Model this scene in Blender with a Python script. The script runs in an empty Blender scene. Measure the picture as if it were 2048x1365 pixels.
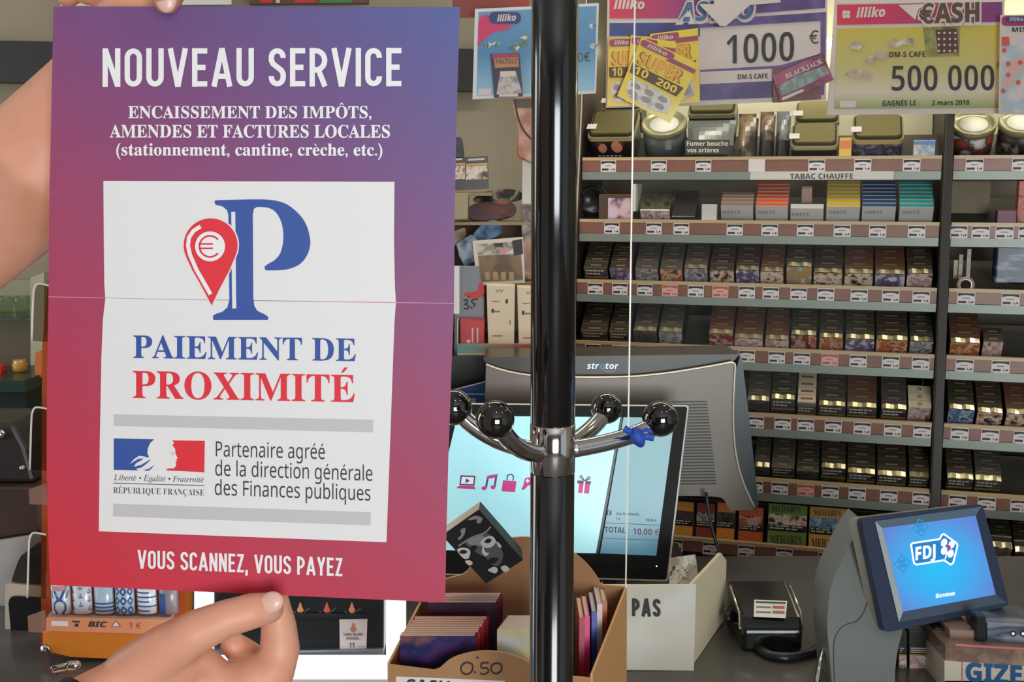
import bpy, bmesh, math, random
from mathutils import Vector, Matrix
from mathutils.geometry import tessellate_polygon

scene = bpy.context.scene
COL = scene.collection
random.seed(7)

# ---------------------------------------------------------------- camera
F, PITCH, CZ = 2196.0, math.radians(8.3), 1.55
cam_data = bpy.data.cameras.new('camera')
cam_data.sensor_width = 36.0
cam_data.lens = F / 2048 * 36
cam_data.clip_start = 0.05
camera = bpy.data.objects.new('camera', cam_data)
camera.location = (0, 0, CZ)
camera.rotation_euler = (math.pi / 2 - PITCH, 0, 0)
COL.objects.link(camera)
scene.camera = camera

# ---------------------------------------------------------------- world, lights, exposure
scene.view_settings.view_transform = 'Standard'
scene.view_settings.look = 'None'
scene.view_settings.exposure = 0.0
scene.view_settings.gamma = 1.0
scene.view_settings.use_curve_mapping = False
scene.cycles.transparent_max_bounces = 32
world = bpy.data.worlds.new('daylight')
scene.world = world
world.use_nodes = True
world.node_tree.nodes['Background'].inputs[0].default_value = (0.80, 0.88, 1.0, 1)
world.node_tree.nodes['Background'].inputs[1].default_value = 0.55


def area(name, loc, target, w, h, power, color):
    l = bpy.data.lights.new(name, 'AREA')
    l.shape = 'RECTANGLE'
    l.size, l.size_y, l.energy, l.color = w, h, power, color
    o = bpy.data.objects.new(name, l)
    o.location = loc
    o.rotation_euler = (Vector(target) - Vector(loc)).to_track_quat('-Z', 'Y').to_euler()
    COL.objects.link(o)
    return o


area('shop_window_daylight', (0.85, -2.6, 1.25), (0.1, 1.2, 1.35), 1.6, 1.5, 96, (0.93, 0.97, 1.0))
area('side_door_daylight', (-3.3, 0.2, 1.7), (0, 1.2, 1.3), 0.9, 1.9, 22, (0.92, 0.97, 1.0))
area('side_window_daylight', (-3.05, 1.9, 1.6), (0, 1.1, 1.3), 0.8, 1.5, 20, (0.95, 0.97, 1.0))
area('canopy_strip_light', (0.75, 2.12, 2.45), (0.72, 2.42, 1.3), 2.6, 0.10, 15, (1.0, 0.93, 0.80))


# ---------------------------------------------------------------- helpers
def lin(c):
    c = c / 255.0
    return c / 12.92 if c <= 0.04045 else ((c + 0.055) / 1.055) ** 2.4


def ray(px, py):
    x, y = (px - 1024) / F, -(py - 682.5) / F
    return Vector((x, math.cos(PITCH) + y * math.sin(PITCH), -math.sin(PITCH) + y * math.cos(PITCH)))


def P(px, py, d):
    r = ray(px, py)
    return Vector((0, 0, CZ)) + r * (d / r.y)


def dcount(py, z):
    """distance at which the level z is seen at image row py"""
    r = ray(1024, py)
    return r.y * (z - CZ) / r.z


class Plane:
    def __init__(s, p, n):
        s.p, s.n = Vector(p), Vector(n).normalized()
        if s.n.y > 0:
            s.n = -s.n

    @classmethod
    def of(cls, a, b, c):
        a, b, c = P(*a), P(*b), P(*c)
        return cls(a, (b - a).cross(c - a))

    def __call__(s, px, py, off=0.0):
        o = Vector((0, 0, CZ))
        r = ray(px, py)
        return o + r * ((s.p - o).dot(s.n) / r.dot(s.n)) + s.n * off


MATS = {}


def M(name, rgb, rough=0.5, metal=0.0, emit=0.0, alpha=1.0, spec=0.5, coat=0.0, bump=0.0, bscale=60.0, trans=0.0):
    if name in MATS:
        return MATS[name]
    m = bpy.data.materials.new(name)
    m.use_nodes = True
    nt = m.node_tree
    b = nt.nodes['Principled BSDF']
    c = (lin(rgb[0]), lin(rgb[1]), lin(rgb[2]), 1)
    b.inputs['Base Color'].default_value = c
    b.inputs['Roughness'].default_value = rough
    b.inputs['Metallic'].default_value = metal
    b.inputs['Specular IOR Level'].default_value = spec
    b.inputs['Coat Weight'].default_value = coat
    b.inputs['Coat Roughness'].default_value = 0.08
    b.inputs['Alpha'].default_value = alpha
    if emit:
        b.inputs['Emission Color'].default_value = c
        b.inputs['Emission Strength'].default_value = emit
    if bump:
        tc = nt.nodes.new('ShaderNodeTexCoord')
        n = nt.nodes.new('ShaderNodeTexNoise')
        n.inputs['Scale'].default_value = bscale
        n.inputs['Detail'].default_value = 4
        bp = nt.nodes.new('ShaderNodeBump')
        bp.inputs['Strength'].default_value = bump
        bp.inputs['Distance'].default_value = 0.01
        nt.links.new(tc.outputs['Object'], n.inputs['Vector'])
        nt.links.new(n.outputs['Fac'], bp.inputs['Height'])
        nt.links.new(bp.outputs['Normal'], b.inputs['Normal'])
    MATS[name] = m
    return m


def MIX(name, cols, scale=30.0, rough=0.5, metal=0.0, detail=3.0, sharp=False, stretch=(1, 1, 1), rand=True, coat=0.0, dist=0.0):
    """blotchy two to four colour surface (printed picture, marbling, cloth)"""
    if name in MATS:
        return MATS[name]
    m = M(name, cols[0], rough, metal, coat=coat)
    nt = m.node_tree
    b = nt.nodes['Principled BSDF']
    tc = nt.nodes.new('ShaderNodeTexCoord')
    mp = nt.nodes.new('ShaderNodeMapping')
    mp.inputs['Scale'].default_value = stretch
    n = nt.nodes.new('ShaderNodeTexNoise')
    n.inputs['Scale'].default_value = scale
    n.inputs['Detail'].default_value = detail
    n.inputs['Distortion'].default_value = dist
    r = nt.nodes.new('ShaderNodeValToRGB')
    e = r.color_ramp.elements
    k = len(cols)
    while len(e) < k:
        e.new(0.5)
    for i, c in enumerate(cols):
        e[i].position = 0.36 + 0.28 * i / (k - 1)
        e[i].color = (lin(c[0]), lin(c[1]), lin(c[2]), 1)
    if sharp:
        r.color_ramp.interpolation = 'CONSTANT'
    nt.links.new(tc.outputs['Object'], mp.inputs['Vector'])
    if rand:
        oi = nt.nodes.new('ShaderNodeObjectInfo')
        mu = nt.nodes.new('ShaderNodeMath')
        mu.operation = 'MULTIPLY'
        mu.inputs[1].default_value = 37.0
        nt.links.new(oi.outputs['Random'], mu.inputs[0])
        n.noise_dimensions = '4D'
        nt.links.new(mu.outputs[0], n.inputs['W'])
    nt.links.new(mp.outputs['Vector'], n.inputs['Vector'])
    nt.links.new(n.outputs['Fac'], r.inputs['Fac'])
    nt.links.new(r.outputs['Color'], b.inputs['Base Color'])
    return m


def GRAD(name, stops, rough=0.6, coat=0.0, emit=0.0):
    """printed or displayed colour gradient over the u coordinate of the uv map"""
    if name in MATS:
        return MATS[name]
    m = M(name, stops[0][1], rough, coat=coat)
    nt = m.node_tree
    b = nt.nodes['Principled BSDF']
    uv = nt.nodes.new('ShaderNodeUVMap')
    sx = nt.nodes.new('ShaderNodeSeparateXYZ')
    r = nt.nodes.new('ShaderNodeValToRGB')
    e = r.color_ramp.elements
    while len(e) < len(stops):
        e.new(0.5)
    for i, (p, c) in enumerate(stops):
        e[i].position = p
        e[i].color = (lin(c[0]), lin(c[1]), lin(c[2]), 1)
    nt.links.new(uv.outputs['UV'], sx.inputs[0])
    nt.links.new(sx.outputs['X'], r.inputs['Fac'])
    nt.links.new(r.outputs['Color'], b.inputs['Base Color'])
    if emit:
        nt.links.new(r.outputs['Color'], b.inputs['Emission Color'])
        b.inputs['Emission Strength'].default_value = emit
        b.inputs['Base Color'].default_value = (0.02, 0.02, 0.02, 1)
        nt.links.remove(b.inputs['Base Color'].links[0])
    return m


def CLEAR(name, rgb=(255, 255, 255), fac=0.06, rough=0.02):
    """thin clear plastic or glass sheet: mostly see-through with a mirror sheen"""
    if name in MATS:
        return MATS[name]
    m = bpy.data.materials.new(name)
    m.use_nodes = True
    nt = m.node_tree
    nt.nodes.clear()
    out = nt.nodes.new('ShaderNodeOutputMaterial')
    tr = nt.nodes.new('ShaderNodeBsdfTransparent')
    tr.inputs[0].default_value = (lin(rgb[0]), lin(rgb[1]), lin(rgb[2]), 1)
    gl = nt.nodes.new('ShaderNodeBsdfGlossy')
    gl.inputs['Roughness'].default_value = rough
    fr = nt.nodes.new('ShaderNodeFresnel')
    fr.inputs['IOR'].default_value = 1.45
    ad = nt.nodes.new('ShaderNodeMath')
    ad.operation = 'ADD'
    ad.use_clamp = True
    ad.inputs[1].default_value = fac
    mx = nt.nodes.new('ShaderNodeMixShader')
    ge = nt.nodes.new('ShaderNodeNewGeometry')
    fb = nt.nodes.new('ShaderNodeMath')
    fb.operation = 'SUBTRACT'
    fb.inputs[0].default_value = 1.0
    mu = nt.nodes.new('ShaderNodeMath')
    mu.operation = 'MULTIPLY'
    nt.links.new(fr.outputs[0], ad.inputs[0])
    nt.links.new(ge.outputs['Backfacing'], fb.inputs[1])
    nt.links.new(ad.outputs[0], mu.inputs[0])
    nt.links.new(fb.outputs[0], mu.inputs[1])
    nt.links.new(mu.outputs[0], mx.inputs[0])
    nt.links.new(tr.outputs[0], mx.inputs[1])
    nt.links.new(gl.outputs[0], mx.inputs[2])
    nt.links.new(mx.outputs[0], out.inputs['Surface'])
    MATS[name] = m
    return m


X, Y, Z = Vector((1, 0, 0)), Vector((0, 1, 0)), Vector((0, 0, 1))


def props(o, label=None, cat=None, group=None, kind=None):
    if label:
        o['label'] = label
    if cat:
        o['category'] = cat
    if group:
        o['group'] = group
    if kind:
        o['kind'] = kind
    return o


def root(name, loc, label, cat, group=None):
    o = bpy.data.objects.new(name, None)
    o.empty_display_size = 0.02
    o.location = loc
    COL.objects.link(o)
    return props(o, label, cat, group)


class MB:
    def __init__(s):
        s.v, s.f, s.m, s.mats, s.sm, s.uv = [], [], [], [], [], {}

    def mi(s, mat):
        if mat not in s.mats:
            s.mats.append(mat)
        return s.mats.index(mat)

    def face(s, pts, mat, smooth=False, uvs=None):
        i = len(s.v)
        s.v.extend([Vector(p) for p in pts])
        s.f.append(tuple(range(i, i + len(pts))))
        s.m.append(s.mi(mat))
        s.sm.append(smooth)
        if uvs:
            for k, u in enumerate(uvs):
                s.uv[i + k] = u
        return s

    def tri_mesh(s, verts, faces, mat, smooth=False, uvs=None):
        i = len(s.v)
        s.v.extend([Vector(p) for p in verts])
        k = s.mi(mat)
        for f in faces:
            s.f.append(tuple(i + j for j in f))
            s.m.append(k)
            s.sm.append(smooth)
        if uvs:
            for k, u in enumerate(uvs):
                s.uv[i + k] = u
        return s

    def box(s, c, size, mat, ax=None, faces=None):
        """faces: {'front','back','left','right','top','bottom'} -> material"""
        ax = ax or (X, Y, Z)
        c = Vector(c)
        h = [ax[i] * (size[i] / 2) for i in range(3)]
        g = lambda a, b, d: c + h[0] * a + h[1] * b + h[2] * d
        vs = [g(-1, -1, -1), g(1, -1, -1), g(1, 1, -1), g(-1, 1, -1), g(-1, -1, 1), g(1, -1, 1), g(1, 1, 1), g(-1, 1, 1)]
        i = len(s.v)
        s.v.extend(vs)
        for nm, q in (('bottom', (3, 2, 1, 0)), ('top', (4, 5, 6, 7)), ('front', (0, 1, 5, 4)), ('right', (1, 2, 6, 5)), ('back', (2, 3, 7, 6)), ('left', (3, 0, 4, 7))):
            s.f.append(tuple(i + j for j in q))
            s.m.append(s.mi((faces or {}).get(nm, mat)))
            s.sm.append(False)
        return s

    def prism(s, pts, ext, mat, side=None, back=None, smooth_side=False):
        """pts seen counter-clockwise from the front; ext points to the back"""
        side = side or mat
        n = len(pts)
        pts = [Vector(p) for p in pts]
        i = len(s.v)
        s.v.extend(pts)
        s.v.extend([p + ext for p in pts])
        tris = tessellate_polygon([pts])
        a0 = Vector((0, 0, 0))
        for t in tris:
            a0 += (pts[t[1]] - pts[t[0]]).cross(pts[t[2]] - pts[t[0]])
        flip = a0.dot(ext) > 0
        for t in tris:
            t = tuple(t) if not flip else tuple(reversed(t))
            s.f.append(tuple(i + j for j in t)); s.m.append(s.mi(mat)); s.sm.append(False)
            s.f.append(tuple(i + n + j for j in reversed(t))); s.m.append(s.mi(back or side)); s.sm.append(False)
        area2 = Vector((0, 0, 0))
        for k in range(n):
            area2 += pts[k].cross(pts[(k + 1) % n])
        ccw = area2.dot(ext) < 0
        for k in range(n):
            q = (i + k, i + n + k, i + n + (k + 1) % n, i + (k + 1) % n)
            s.f.append(q if ccw else tuple(reversed(q)))
            s.m.append(s.mi(side)); s.sm.append(smooth_side)
        return s

    def tube(s, path, rad, mat, n=12, round_caps=False, closed=False, squash=None):
        path = [Vector(p) for p in path]
        if not hasattr(rad, '__len__'):
            rad = [rad] * len(path)
        if round_caps:
            d0, d1 = (path[0] - path[1]).normalized(), (path[-1] - path[-2]).normalized()
            pre, post, rp, rq = [], [], [], []
            for a in (80, 60, 40, 20):
                a = math.radians(a)
                pre.append(path[0] + d0 * rad[0] * math.sin(a)); rp.append(rad[0] * math.cos(a))
                post.insert(0, path[-1] + d1 * rad[-1] * math.sin(a)); rq.insert(0, rad[-1] * math.cos(a))
            path, rad = pre + path + post, rp + list(rad) + rq
        rings = []
        k = len(path)
        up = None
        for i in range(k):
            if closed:
                t = (path[(i + 1) % k] - path[i - 1]).normalized()
            else:
                t = (path[min(i + 1, k - 1)] - path[max(i - 1, 0)]).normalized()
            if up is None:
                up = Z if abs(t.z) < 0.9 else X
            a = t.cross(up).normalized()
            b = a.cross(t).normalized()
            up = b
            base = len(s.v)
            for j in range(n):
                w = 2 * math.pi * j / n
                s.v.append(path[i] + (a * math.cos(w) * (squash[0] if squash else 1) + b * math.sin(w) * (squash[1] if squash else 1)) * rad[i])
            rings.append(base)
        mm = s.mi(mat)
        for i in range(k if closed else k - 1):
            r0, r1 = rings[i], rings[(i + 1) % k]
            for j in range(n):
                s.f.append((r0 + j, r0 + (j + 1) % n, r1 + (j + 1) % n, r1 + j)[::-1])
                s.m.append(mm); s.sm.append(True)
        if not closed:
            s.f.append(tuple(rings[0] + j for j in range(n))); s.m.append(mm); s.sm.append(False)
            s.f.append(tuple(rings[-1] + j for j in reversed(range(n)))); s.m.append(mm); s.sm.append(False)
        return s

    def lathe(s, prof, c, mat, n=32, ax=None, mats=None, smooth=True):
        """prof: (radius, height) from bottom up; open ends are closed by radius 0"""
        ax = ax or (X, Y, Z)
        c = Vector(c)
        rings = []
        for r, z in prof:
            rings.append(len(s.v))
            for j in range(n):
                w = 2 * math.pi * j / n
                s.v.append(c + ax[0] * (r * math.cos(w)) + ax[1] * (r * math.sin(w)) + ax[2] * z)
        for i in range(len(prof) - 1):
            mm = s.mi(mats[i] if mats else mat)
            for j in range(n):
                s.f.append((rings[i] + j, rings[i] + (j + 1) % n, rings[i + 1] + (j + 1) % n, rings[i + 1] + j))
                s.m.append(mm); s.sm.append(smooth)
        return s

    def ball(s, c, r, mat, n=32, sc=(1, 1, 1), ax=None):
        prof = [(max(1e-5, r * math.sin(math.pi * i / n * 2)) * 1.0, -r * math.cos(math.pi * i / n * 2) * sc[2]) for i in range(n // 2 + 1)]
        a = ax or (X, Y, Z)
        return s.lathe(prof, c, mat, n, (a[0] * sc[0], a[1] * sc[1], a[2]))

    def build(s, name, parent=None, label=None, cat=None, group=None, kind=None, bevel=0.0, seg=2, origin=None):
        me = bpy.data.meshes.new(name)
        if parent is not None:
            o0 = parent.matrix_basis.translation
            q = parent
            o0 = Vector(o0)
            while q.parent is not None:
                q = q.parent
                o0 = o0 + q.matrix_basis.translation
        elif origin is not None:
            o0 = Vector(origin)
        else:
            lo = [min(v[i] for v in s.v) for i in range(3)]
            hi = [max(v[i] for v in s.v) for i in range(3)]
            o0 = Vector(((lo[0] + hi[0]) / 2, (lo[1] + hi[1]) / 2, lo[2]))
        me.from_pydata([tuple(v - o0) for v in s.v], [], s.f)
        for m in s.mats:
            me.materials.append(m)
        me.polygons.foreach_set('material_index', s.m)
        me.polygons.foreach_set('use_smooth', s.sm)
        if s.uv:
            ul = me.uv_layers.new(name='print')
            for l in me.loops:
                ul.data[l.index].uv = s.uv.get(l.vertex_index, (0, 0))
        me.update()
        o = bpy.data.objects.new(name, me)
        COL.objects.link(o)
        if parent is not None:
            o.parent = parent
        else:
            o.location = o0
        if bevel:
            b = o.modifiers.new('soft_edges', 'BEVEL')
            b.width = bevel
            b.segments = seg
            b.limit_method = 'ANGLE'
            b.angle_limit = math.radians(40)
        return props(o, label, cat, group, kind)


# ---------------------------------------------------------------- lettering
BOLD = {}
for i in range(26):
    BOLD[chr(65 + i)] = (chr(0x1D400 + i), chr(0x1D434 + i), chr(0x1D5A0 + i), chr(0x1D5D4 + i), chr(0x1D63C + i))
    BOLD[chr(97 + i)] = (chr(0x1D41A + i), chr(0x1D44E + i), chr(0x1D5BA + i), chr(0x1D5EE + i), chr(0x1D656 + i))
BOLD['h'] = (BOLD['h'][0], chr(0x210E)) + BOLD['h'][2:]
for i in range(10):
    BOLD[chr(48 + i)] = (chr(0x1D7CE + i), chr(48 + i), chr(0x1D7E2 + i), chr(0x1D7EC + i), chr(0x1D7EC + i))
STY = {'serif': 0, 'italic': 1, 'sans': 2, 'bold': 3, 'bolditalic': 4}
ACC = {'é': ('e', 'a'), 'è': ('e', 'g'), 'ê': ('e', 'c'), 'É': ('E', 'a'), 'Ô': ('O', 'c'), 'Ç': ('C', 'd')}
_raw, _txt = {}, {}


def raw(st, offset=0.0):
    key = (st, offset)
    if key in _raw:
        return _raw[key]
    c = bpy.data.curves.new('lettering', 'FONT')
    c.body = st
    c.size = 1
    c.offset = offset
    c.resolution_u = 4
    o = bpy.data.objects.new('lettering', c)
    COL.objects.link(o)
    dg = bpy.context.evaluated_depsgraph_get()
    me = bpy.data.meshes.new_from_object(o.evaluated_get(dg))
    vs = [(v.co.x, v.co.y) for v in me.vertices]
    fs = [tuple(p.vertices) for p in me.polygons]
    out = []
    for f in fs:
        a = 0
        for i in range(len(f)):
            p, q = vs[f[i]], vs[f[(i + 1) % len(f)]]
            a += p[0] * q[1] - p[1] * q[0]
        out.append(f if a > 0 else tuple(reversed(f)))
    bpy.data.objects.remove(o)
    bpy.data.meshes.remove(me)
    bpy.data.curves.remove(c)
    _raw[key] = (vs, out)
    return _raw[key]


def styled(ch, style):
    if style is None:
        return ch
    return BOLD[ch][STY[style]] if ch in BOLD else ch


def glyphs(st, style=None, offset=0.0):
    """outline triangles of a line of text, x from 0 to 1, y in cap heights"""
    key = (st, style, offset)
    if key in _txt:
        return _txt[key]
    base = ''.join(styled(ACC.get(c, (c,))[0], style) for c in st)
    vs, fs = raw(base, offset)
    vs, fs = list(vs), list(fs)
    capv = raw(styled('E', style), offset)[0]
    cap = max(v[1] for v in capv)
    for i, c in enumerate(st):
        if c in ACC:
            pre = ''.join(styled(ACC.get(q, (q,))[0], style) for q in st[:i]) if i else ''
            g = raw(pre + styled(ACC[c][0], style), offset)[0]
            ow = raw(styled(ACC[c][0], style), offset)[0]
            xr = max(v[0] for v in g)
            w = max(v[0] for v in ow) - min(v[0] for v in ow)
            top = max(v[1] for v in ow)
            x = xr - w / 2
            k = ACC[c][1]
            n = len(vs)
            t = 0.035
            if k == 'a':
                q = [(x - .05, top + .06), (x + .02, top + .06), (x + .13, top + .19), (x + .04, top + .19)]
            elif k == 'g':
                q = [(x - .02, top + .06), (x + .05, top + .06), (x - .04, top + .19), (x - .13, top + .19)]
            elif k == 'c':
                q = [(x - .14, top + .05), (x - .08, top + .05), (x, top + .12), (x + .08, top + .05), (x + .14, top + .05), (x + .03, top + .18), (x - .03, top + .18)]
            else:
                q = [(x - .02, 0), (x - .06, -.19), (x + .08, -.17), (x + .09, -.08), (x + .04, 0)]
            vs += q
            fs.append(tuple(range(n, n + len(q))))
    x0, x1 = min(v[0] for v in vs), max(v[0] for v in vs)
    vs = [((v[0] - x0) / (x1 - x0), v[1] / cap) for v in vs]
    _txt[key] = (vs, fs, (x1 - x0) / cap)
    return _txt[key]


def text(mb, surf, st, x0, x1, yb0, yb1, cap, mat, style=None, off=0.0006, offset=0.0, cap1=None, lean=0.0):
    vs, fs, asp = glyphs(st, style, offset)
    if x1 is None:
        x1 = x0 + asp * cap
    if yb1 is None:
        yb1 = yb0
    cap1 = cap1 or cap
    pts = []
    for u, y in vs:
        h = cap + (cap1 - cap) * u
        pts.append(surf(x0 + u * (x1 - x0) + lean * y * h, yb0 + (yb1 - yb0) * u - y * h, off))
    mb.tri_mesh(pts, fs, mat)


def poly(mb, surf, pts, mat, off=0.0005):
    v2 = [Vector((p[0], -p[1], 0)) for p in pts]
    tris = tessellate_polygon([v2])
    fs = []
    for t in tris:
        a, b, c = (v2[i] for i in t)
        fs.append(tuple(t) if (b - a).cross(c - a).z > 0 else tuple(reversed(t)))
    mb.tri_mesh([surf(p[0], p[1], off) for p in pts], fs, mat)


def stroke(mb, surf, pts, w, mat, off=0.0006, closed=False, round_end=False):
    """ribbon of width w (px) along a px polyline"""
    pts = [p for i, p in enumerate(pts) if i == 0 or (Vector(p) - Vector(pts[i - 1])).length > 1e-3 * w]
    if closed and (Vector(pts[0]) - Vector(pts[-1])).length < 1e-3 * w:
        pts = pts[:-1]
    n = len(pts)
    L, R = [], []
    for i in range(n):
        p = Vector(pts[i])
        a = Vector(pts[i - 1]) if (i > 0 or closed) else None
        b = Vector(pts[(i + 1) % n]) if (i < n - 1 or closed) else None
        if a is not None and b is not None:
            t0, t1 = (p - a).normalized(), (b - p).normalized()
            t = (t0 + t1).normalized()
            k = 1 / max(0.35, t.dot(t1))
        else:
            t = (p - a).normalized() if a is not None else (b - p).normalized()
            k = 1
            if round_end:
                p = p + (t if a is not None else -t) * w * 0.2
        nn = Vector((t.y, -t.x)) * (w / 2 * k)
        L.append(p + nn)
        R.append(p - nn)
    vs = [surf(p.x, p.y, off) for p in L + R]
    fs = []
    for i in range(n if closed else n - 1):
        j = (i + 1) % n
        fs.append((i, n + i, n + j, j))
    mb.tri_mesh(vs, fs, mat)


def arc(cx, cy, r, a0, a1, n=24, ry=None):
    ry = r if ry is None else ry
    return [(cx + r * math.cos(math.radians(a0 + (a1 - a0) * i / n)), cy + ry * math.sin(math.radians(a0 + (a1 - a0) * i / n))) for i in range(n + 1)]


def rrect(x0, y0, x1, y1, r, n=5):
    return arc(x1 - r, y0 + r, r, -90, 0, n) + arc(x1 - r, y1 - r, r, 0, 90, n) + arc(x0 + r, y1 - r, r, 90, 180, n) + arc(x0 + r, y0 + r, r, 180, 270, n)


def din_glyph(ch, t):
    """centre lines of narrow sign lettering: list of (points, closed), width; y up, cap height 1"""
    h = t / 2
    w = {'I': t, 'E': .43, 'Z': .45, 'A': .58, 'V': .56, 'Y': .52, 'N': .50, 'P': .48, 'R': .50, 'S': .48, 'C': .47, ',': t, ' ': .24}.get(ch, .49)
    l, r = h, w - h
    rr = (r - l) / 2
    cx = (l + r) / 2
    up = lambda c, y, r_, a0, a1, n=10: [(c + r_ * math.cos(math.radians(a0 + (a1 - a0) * i / n)), y + r_ * math.sin(math.radians(a0 + (a1 - a0) * i / n))) for i in range(n + 1)]
    if ch == 'O':
        return [(up(cx, 1 - h - rr, rr, 0, 180) + up(cx, h + rr, rr, 180, 360), True)], w
    if ch == 'U':
        return [([(l, 1)] + up(cx, h + rr, rr, 180, 360) + [(r, 1)], False)], w
    if ch == 'C':
        return [([(r, .74)] + up(cx, 1 - h - rr, rr, 0, 180) + up(cx, h + rr, rr, 180, 360) + [(r, .26)], False)], w
    if ch == 'S':
        q = (1 - t) / 4
        return [([(r, .74)] + up(cx, 1 - h - rr, rr, 0, 180) + [(l, .68), (l + .05, .59), (r - .05, .42), (r, .33)] + up(cx, h + rr, rr, 0, -180) + [(l, .27)], False)], w
    if ch == 'N':
        return [([(l, 0), (l, 1)], False), ([(r, 0), (r, 1)], False), ([(l, 1 - h * .2), (r, h * .2)], False)], w
    if ch == 'V':
        return [([(l * .9, 1), (cx, 0)], False), ([(w - l * .9, 1), (cx, 0)], False)], w
    if ch == 'A':
        return [([(l * .9, 0), (cx, 1)], False), ([(w - l * .9, 0), (cx, 1)], False), ([(l + .07, .27), (r - .07, .27)], False)], w
    if ch == 'E':
        return [([(l, 0), (l, 1)], False), ([(l, 1 - h), (w, 1 - h)], False), ([(l, h), (w, h)], False), ([(l, .5), (w - .05, .5)], False)], w
    if ch == 'I':
        return [([(l, 0), (l, 1)], False)], w
    if ch in 'RP':
        b = .43 if ch == 'R' else .40
        r2 = (1 - h - b) / 2
        o = [([(l, 0), (l, 1)], False), ([(l, 1 - h), (r - r2, 1 - h)] + up(r - r2, b + r2, r2, 90, -90) + [(l, b)], False)]
        if ch == 'R':
            o.append(([(cx, b), (r + .01, 0)], False))
        return o, w
    if ch == 'Z':
        return [([(0.02, 1 - h), (w, 1 - h)], False), ([(0, h), (w, h)], False), ([(r - .01, 1 - h), (l + .01, h)], False)], w
    if ch == 'Y':
        return [([(l * .9, 1), (cx, .42)], False), ([(w - l * .9, 1), (cx, .42)], False), ([(cx, .46), (cx, 0)], False)], w
    if ch == ',':
        return [([(h, t), (h * .6, -.16)], False)], w
    return [], w


def din(mb, surf, st, x0, x1, yb0, yb1, cap, mat, t=.135, gap=.10, off=0.0006):
    xs, x = [], 0
    for c in st:
        g, w = din_glyph(c, t)
        xs.append((x, g))
        x += w + (gap if c != ' ' else 0.06)
    W = x - gap
    sx = (x1 - x0) / W
    k_ = 0
    for xx, g in xs:
        for pts, cl in g:
            k_ = (k_ + 1) % 4
            pp = []
            for a, b in pts:
                u = (xx + a) / W
                pp.append((x0 + u * (x1 - x0), yb0 + (yb1 - yb0) * u - b * cap))
            stroke(mb, surf, pp, t * (cap + sx) / 2, mat, off + .00005 * k_, cl)


def curve(pts, n=6, closed=False):
    out = []
    k = len(pts)
    for i in range(k if closed else k - 1):
        p0, p1, p2, p3 = pts[(i - 1) % k if closed else max(i - 1, 0)], pts[i], pts[(i + 1) % k], pts[(i + 2) % k if closed else min(i + 2, k - 1)]
        for j in range(n):
            t = j / n
            out.append(tuple(.5 * (2 * p1[c] + (p2[c] - p0[c]) * t + (2 * p0[c] - 5 * p1[c] + 4 * p2[c] - p3[c]) * t * t + (3 * p1[c] - p0[c] - 3 * p2[c] + p3[c]) * t ** 3) for c in range(len(p1))))
    if not closed:
        out.append(tuple(pts[-1]))
    return out


ORD = ['first', 'second', 'third', 'fourth', 'fifth', 'sixth', 'seventh', 'eighth', 'ninth', 'tenth', 'eleventh', 'twelfth', 'thirteenth', 'fourteenth', 'fifteenth']

# ================================================================ the room
ZC = 0.90                                     # counter top level
m_wall = M('painted_wall', (176, 163, 138), 0.8, bump=0.05, bscale=90)
m_ceil = M('ceiling_paint', (205, 202, 196), 0.9)
m_floor = MIX('floor_tiles', [(92, 84, 78), (110, 100, 92)], 8, 0.45, rand=False)
b = MB(); b.box((0, 0.4, -0.05), (6.4, 6.2, 0.1), m_floor); b.build('floor', kind='structure')
b = MB(); b.box((0, 0.4, 2.80), (6.4, 6.2, 0.1), m_ceil); b.build('ceiling', kind='structure')
b = MB(); b.box((0, 3.40, 1.375), (6.4, 0.1, 2.75), m_wall); b.build('wall_back', kind='structure')
b = MB(); b.box((-3.15, 2.2, 1.375), (0.1, 2.3, 2.75), m_wall); b.build('wall_left', kind='structure')
b = MB(); b.box((3.15, 1.6, 1.375), (0.1, 3.5, 2.75), m_wall); b.build('wall_right', kind='structure')

m_wf = M('wall_front_paint', (110, 98, 86), 0.8)
b = MB(); b.box((0, -2.85, 1.375), (6.4, 0.1, 2.75), m_wf); b.build('wall_front', kind='structure')

# recessed ceiling spots, mirrored in the lacquered balls of the coat stand
m_lens = M('spot_lens', (255, 236, 205), 0.4, emit=38)
m_ring = M('spot_ring', (225, 225, 222), 0.35, 0.2)
for i, (x, y) in enumerate([(-0.9, 0.2), (0.25, 0.0), (1.2, 0.3), (-0.6, 1.25), (0.65, 1.45), (1.7, 1.3)]):
    r = root('ceiling_spot', (x, y, 2.72), 'recessed round ceiling spot, warm white, %s over the shop' % ORD[i], 'lamp', 'recessed ceiling spots')
    b = MB(); b.lathe([(0.055, 0.0), (0.07, 0.0), (0.07, 0.03), (0.055, 0.03), (0.055, 0.0)], (x, y, 2.72), m_ring, 24); b.build('trim_ring', r)
    b = MB(); b.lathe([(0.0001, 0.012), (0.05, 0.012), (0.05, 0.03), (0.0001, 0.03)][::1], (x, y, 2.72), m_lens, 24); b.build('lens', r)

# counter
m_top = M('counter_laminate', (86, 82, 79), 0.25, spec=0.5)
m_front = MIX('counter_front_wood', [(96, 72, 52), (120, 92, 66)], 12, 0.5, stretch=(1, 1, 12), rand=False)
ct = root('shop_counter', (0, 1.4, 0), 'long dark grey glossy sales counter under all the displays', 'counter')
b = MB(); b.box((0.1, 1.43, ZC - 0.02), (4.4, 0.84, 0.04), m_top); b.build('worktop', ct, bevel=0.004)
b = MB(); b.box((0.1, 1.50, (ZC - 0.04) / 2), (4.3, 0.70, ZC - 0.04), m_front); b.build('base_cabinet', ct)

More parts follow.
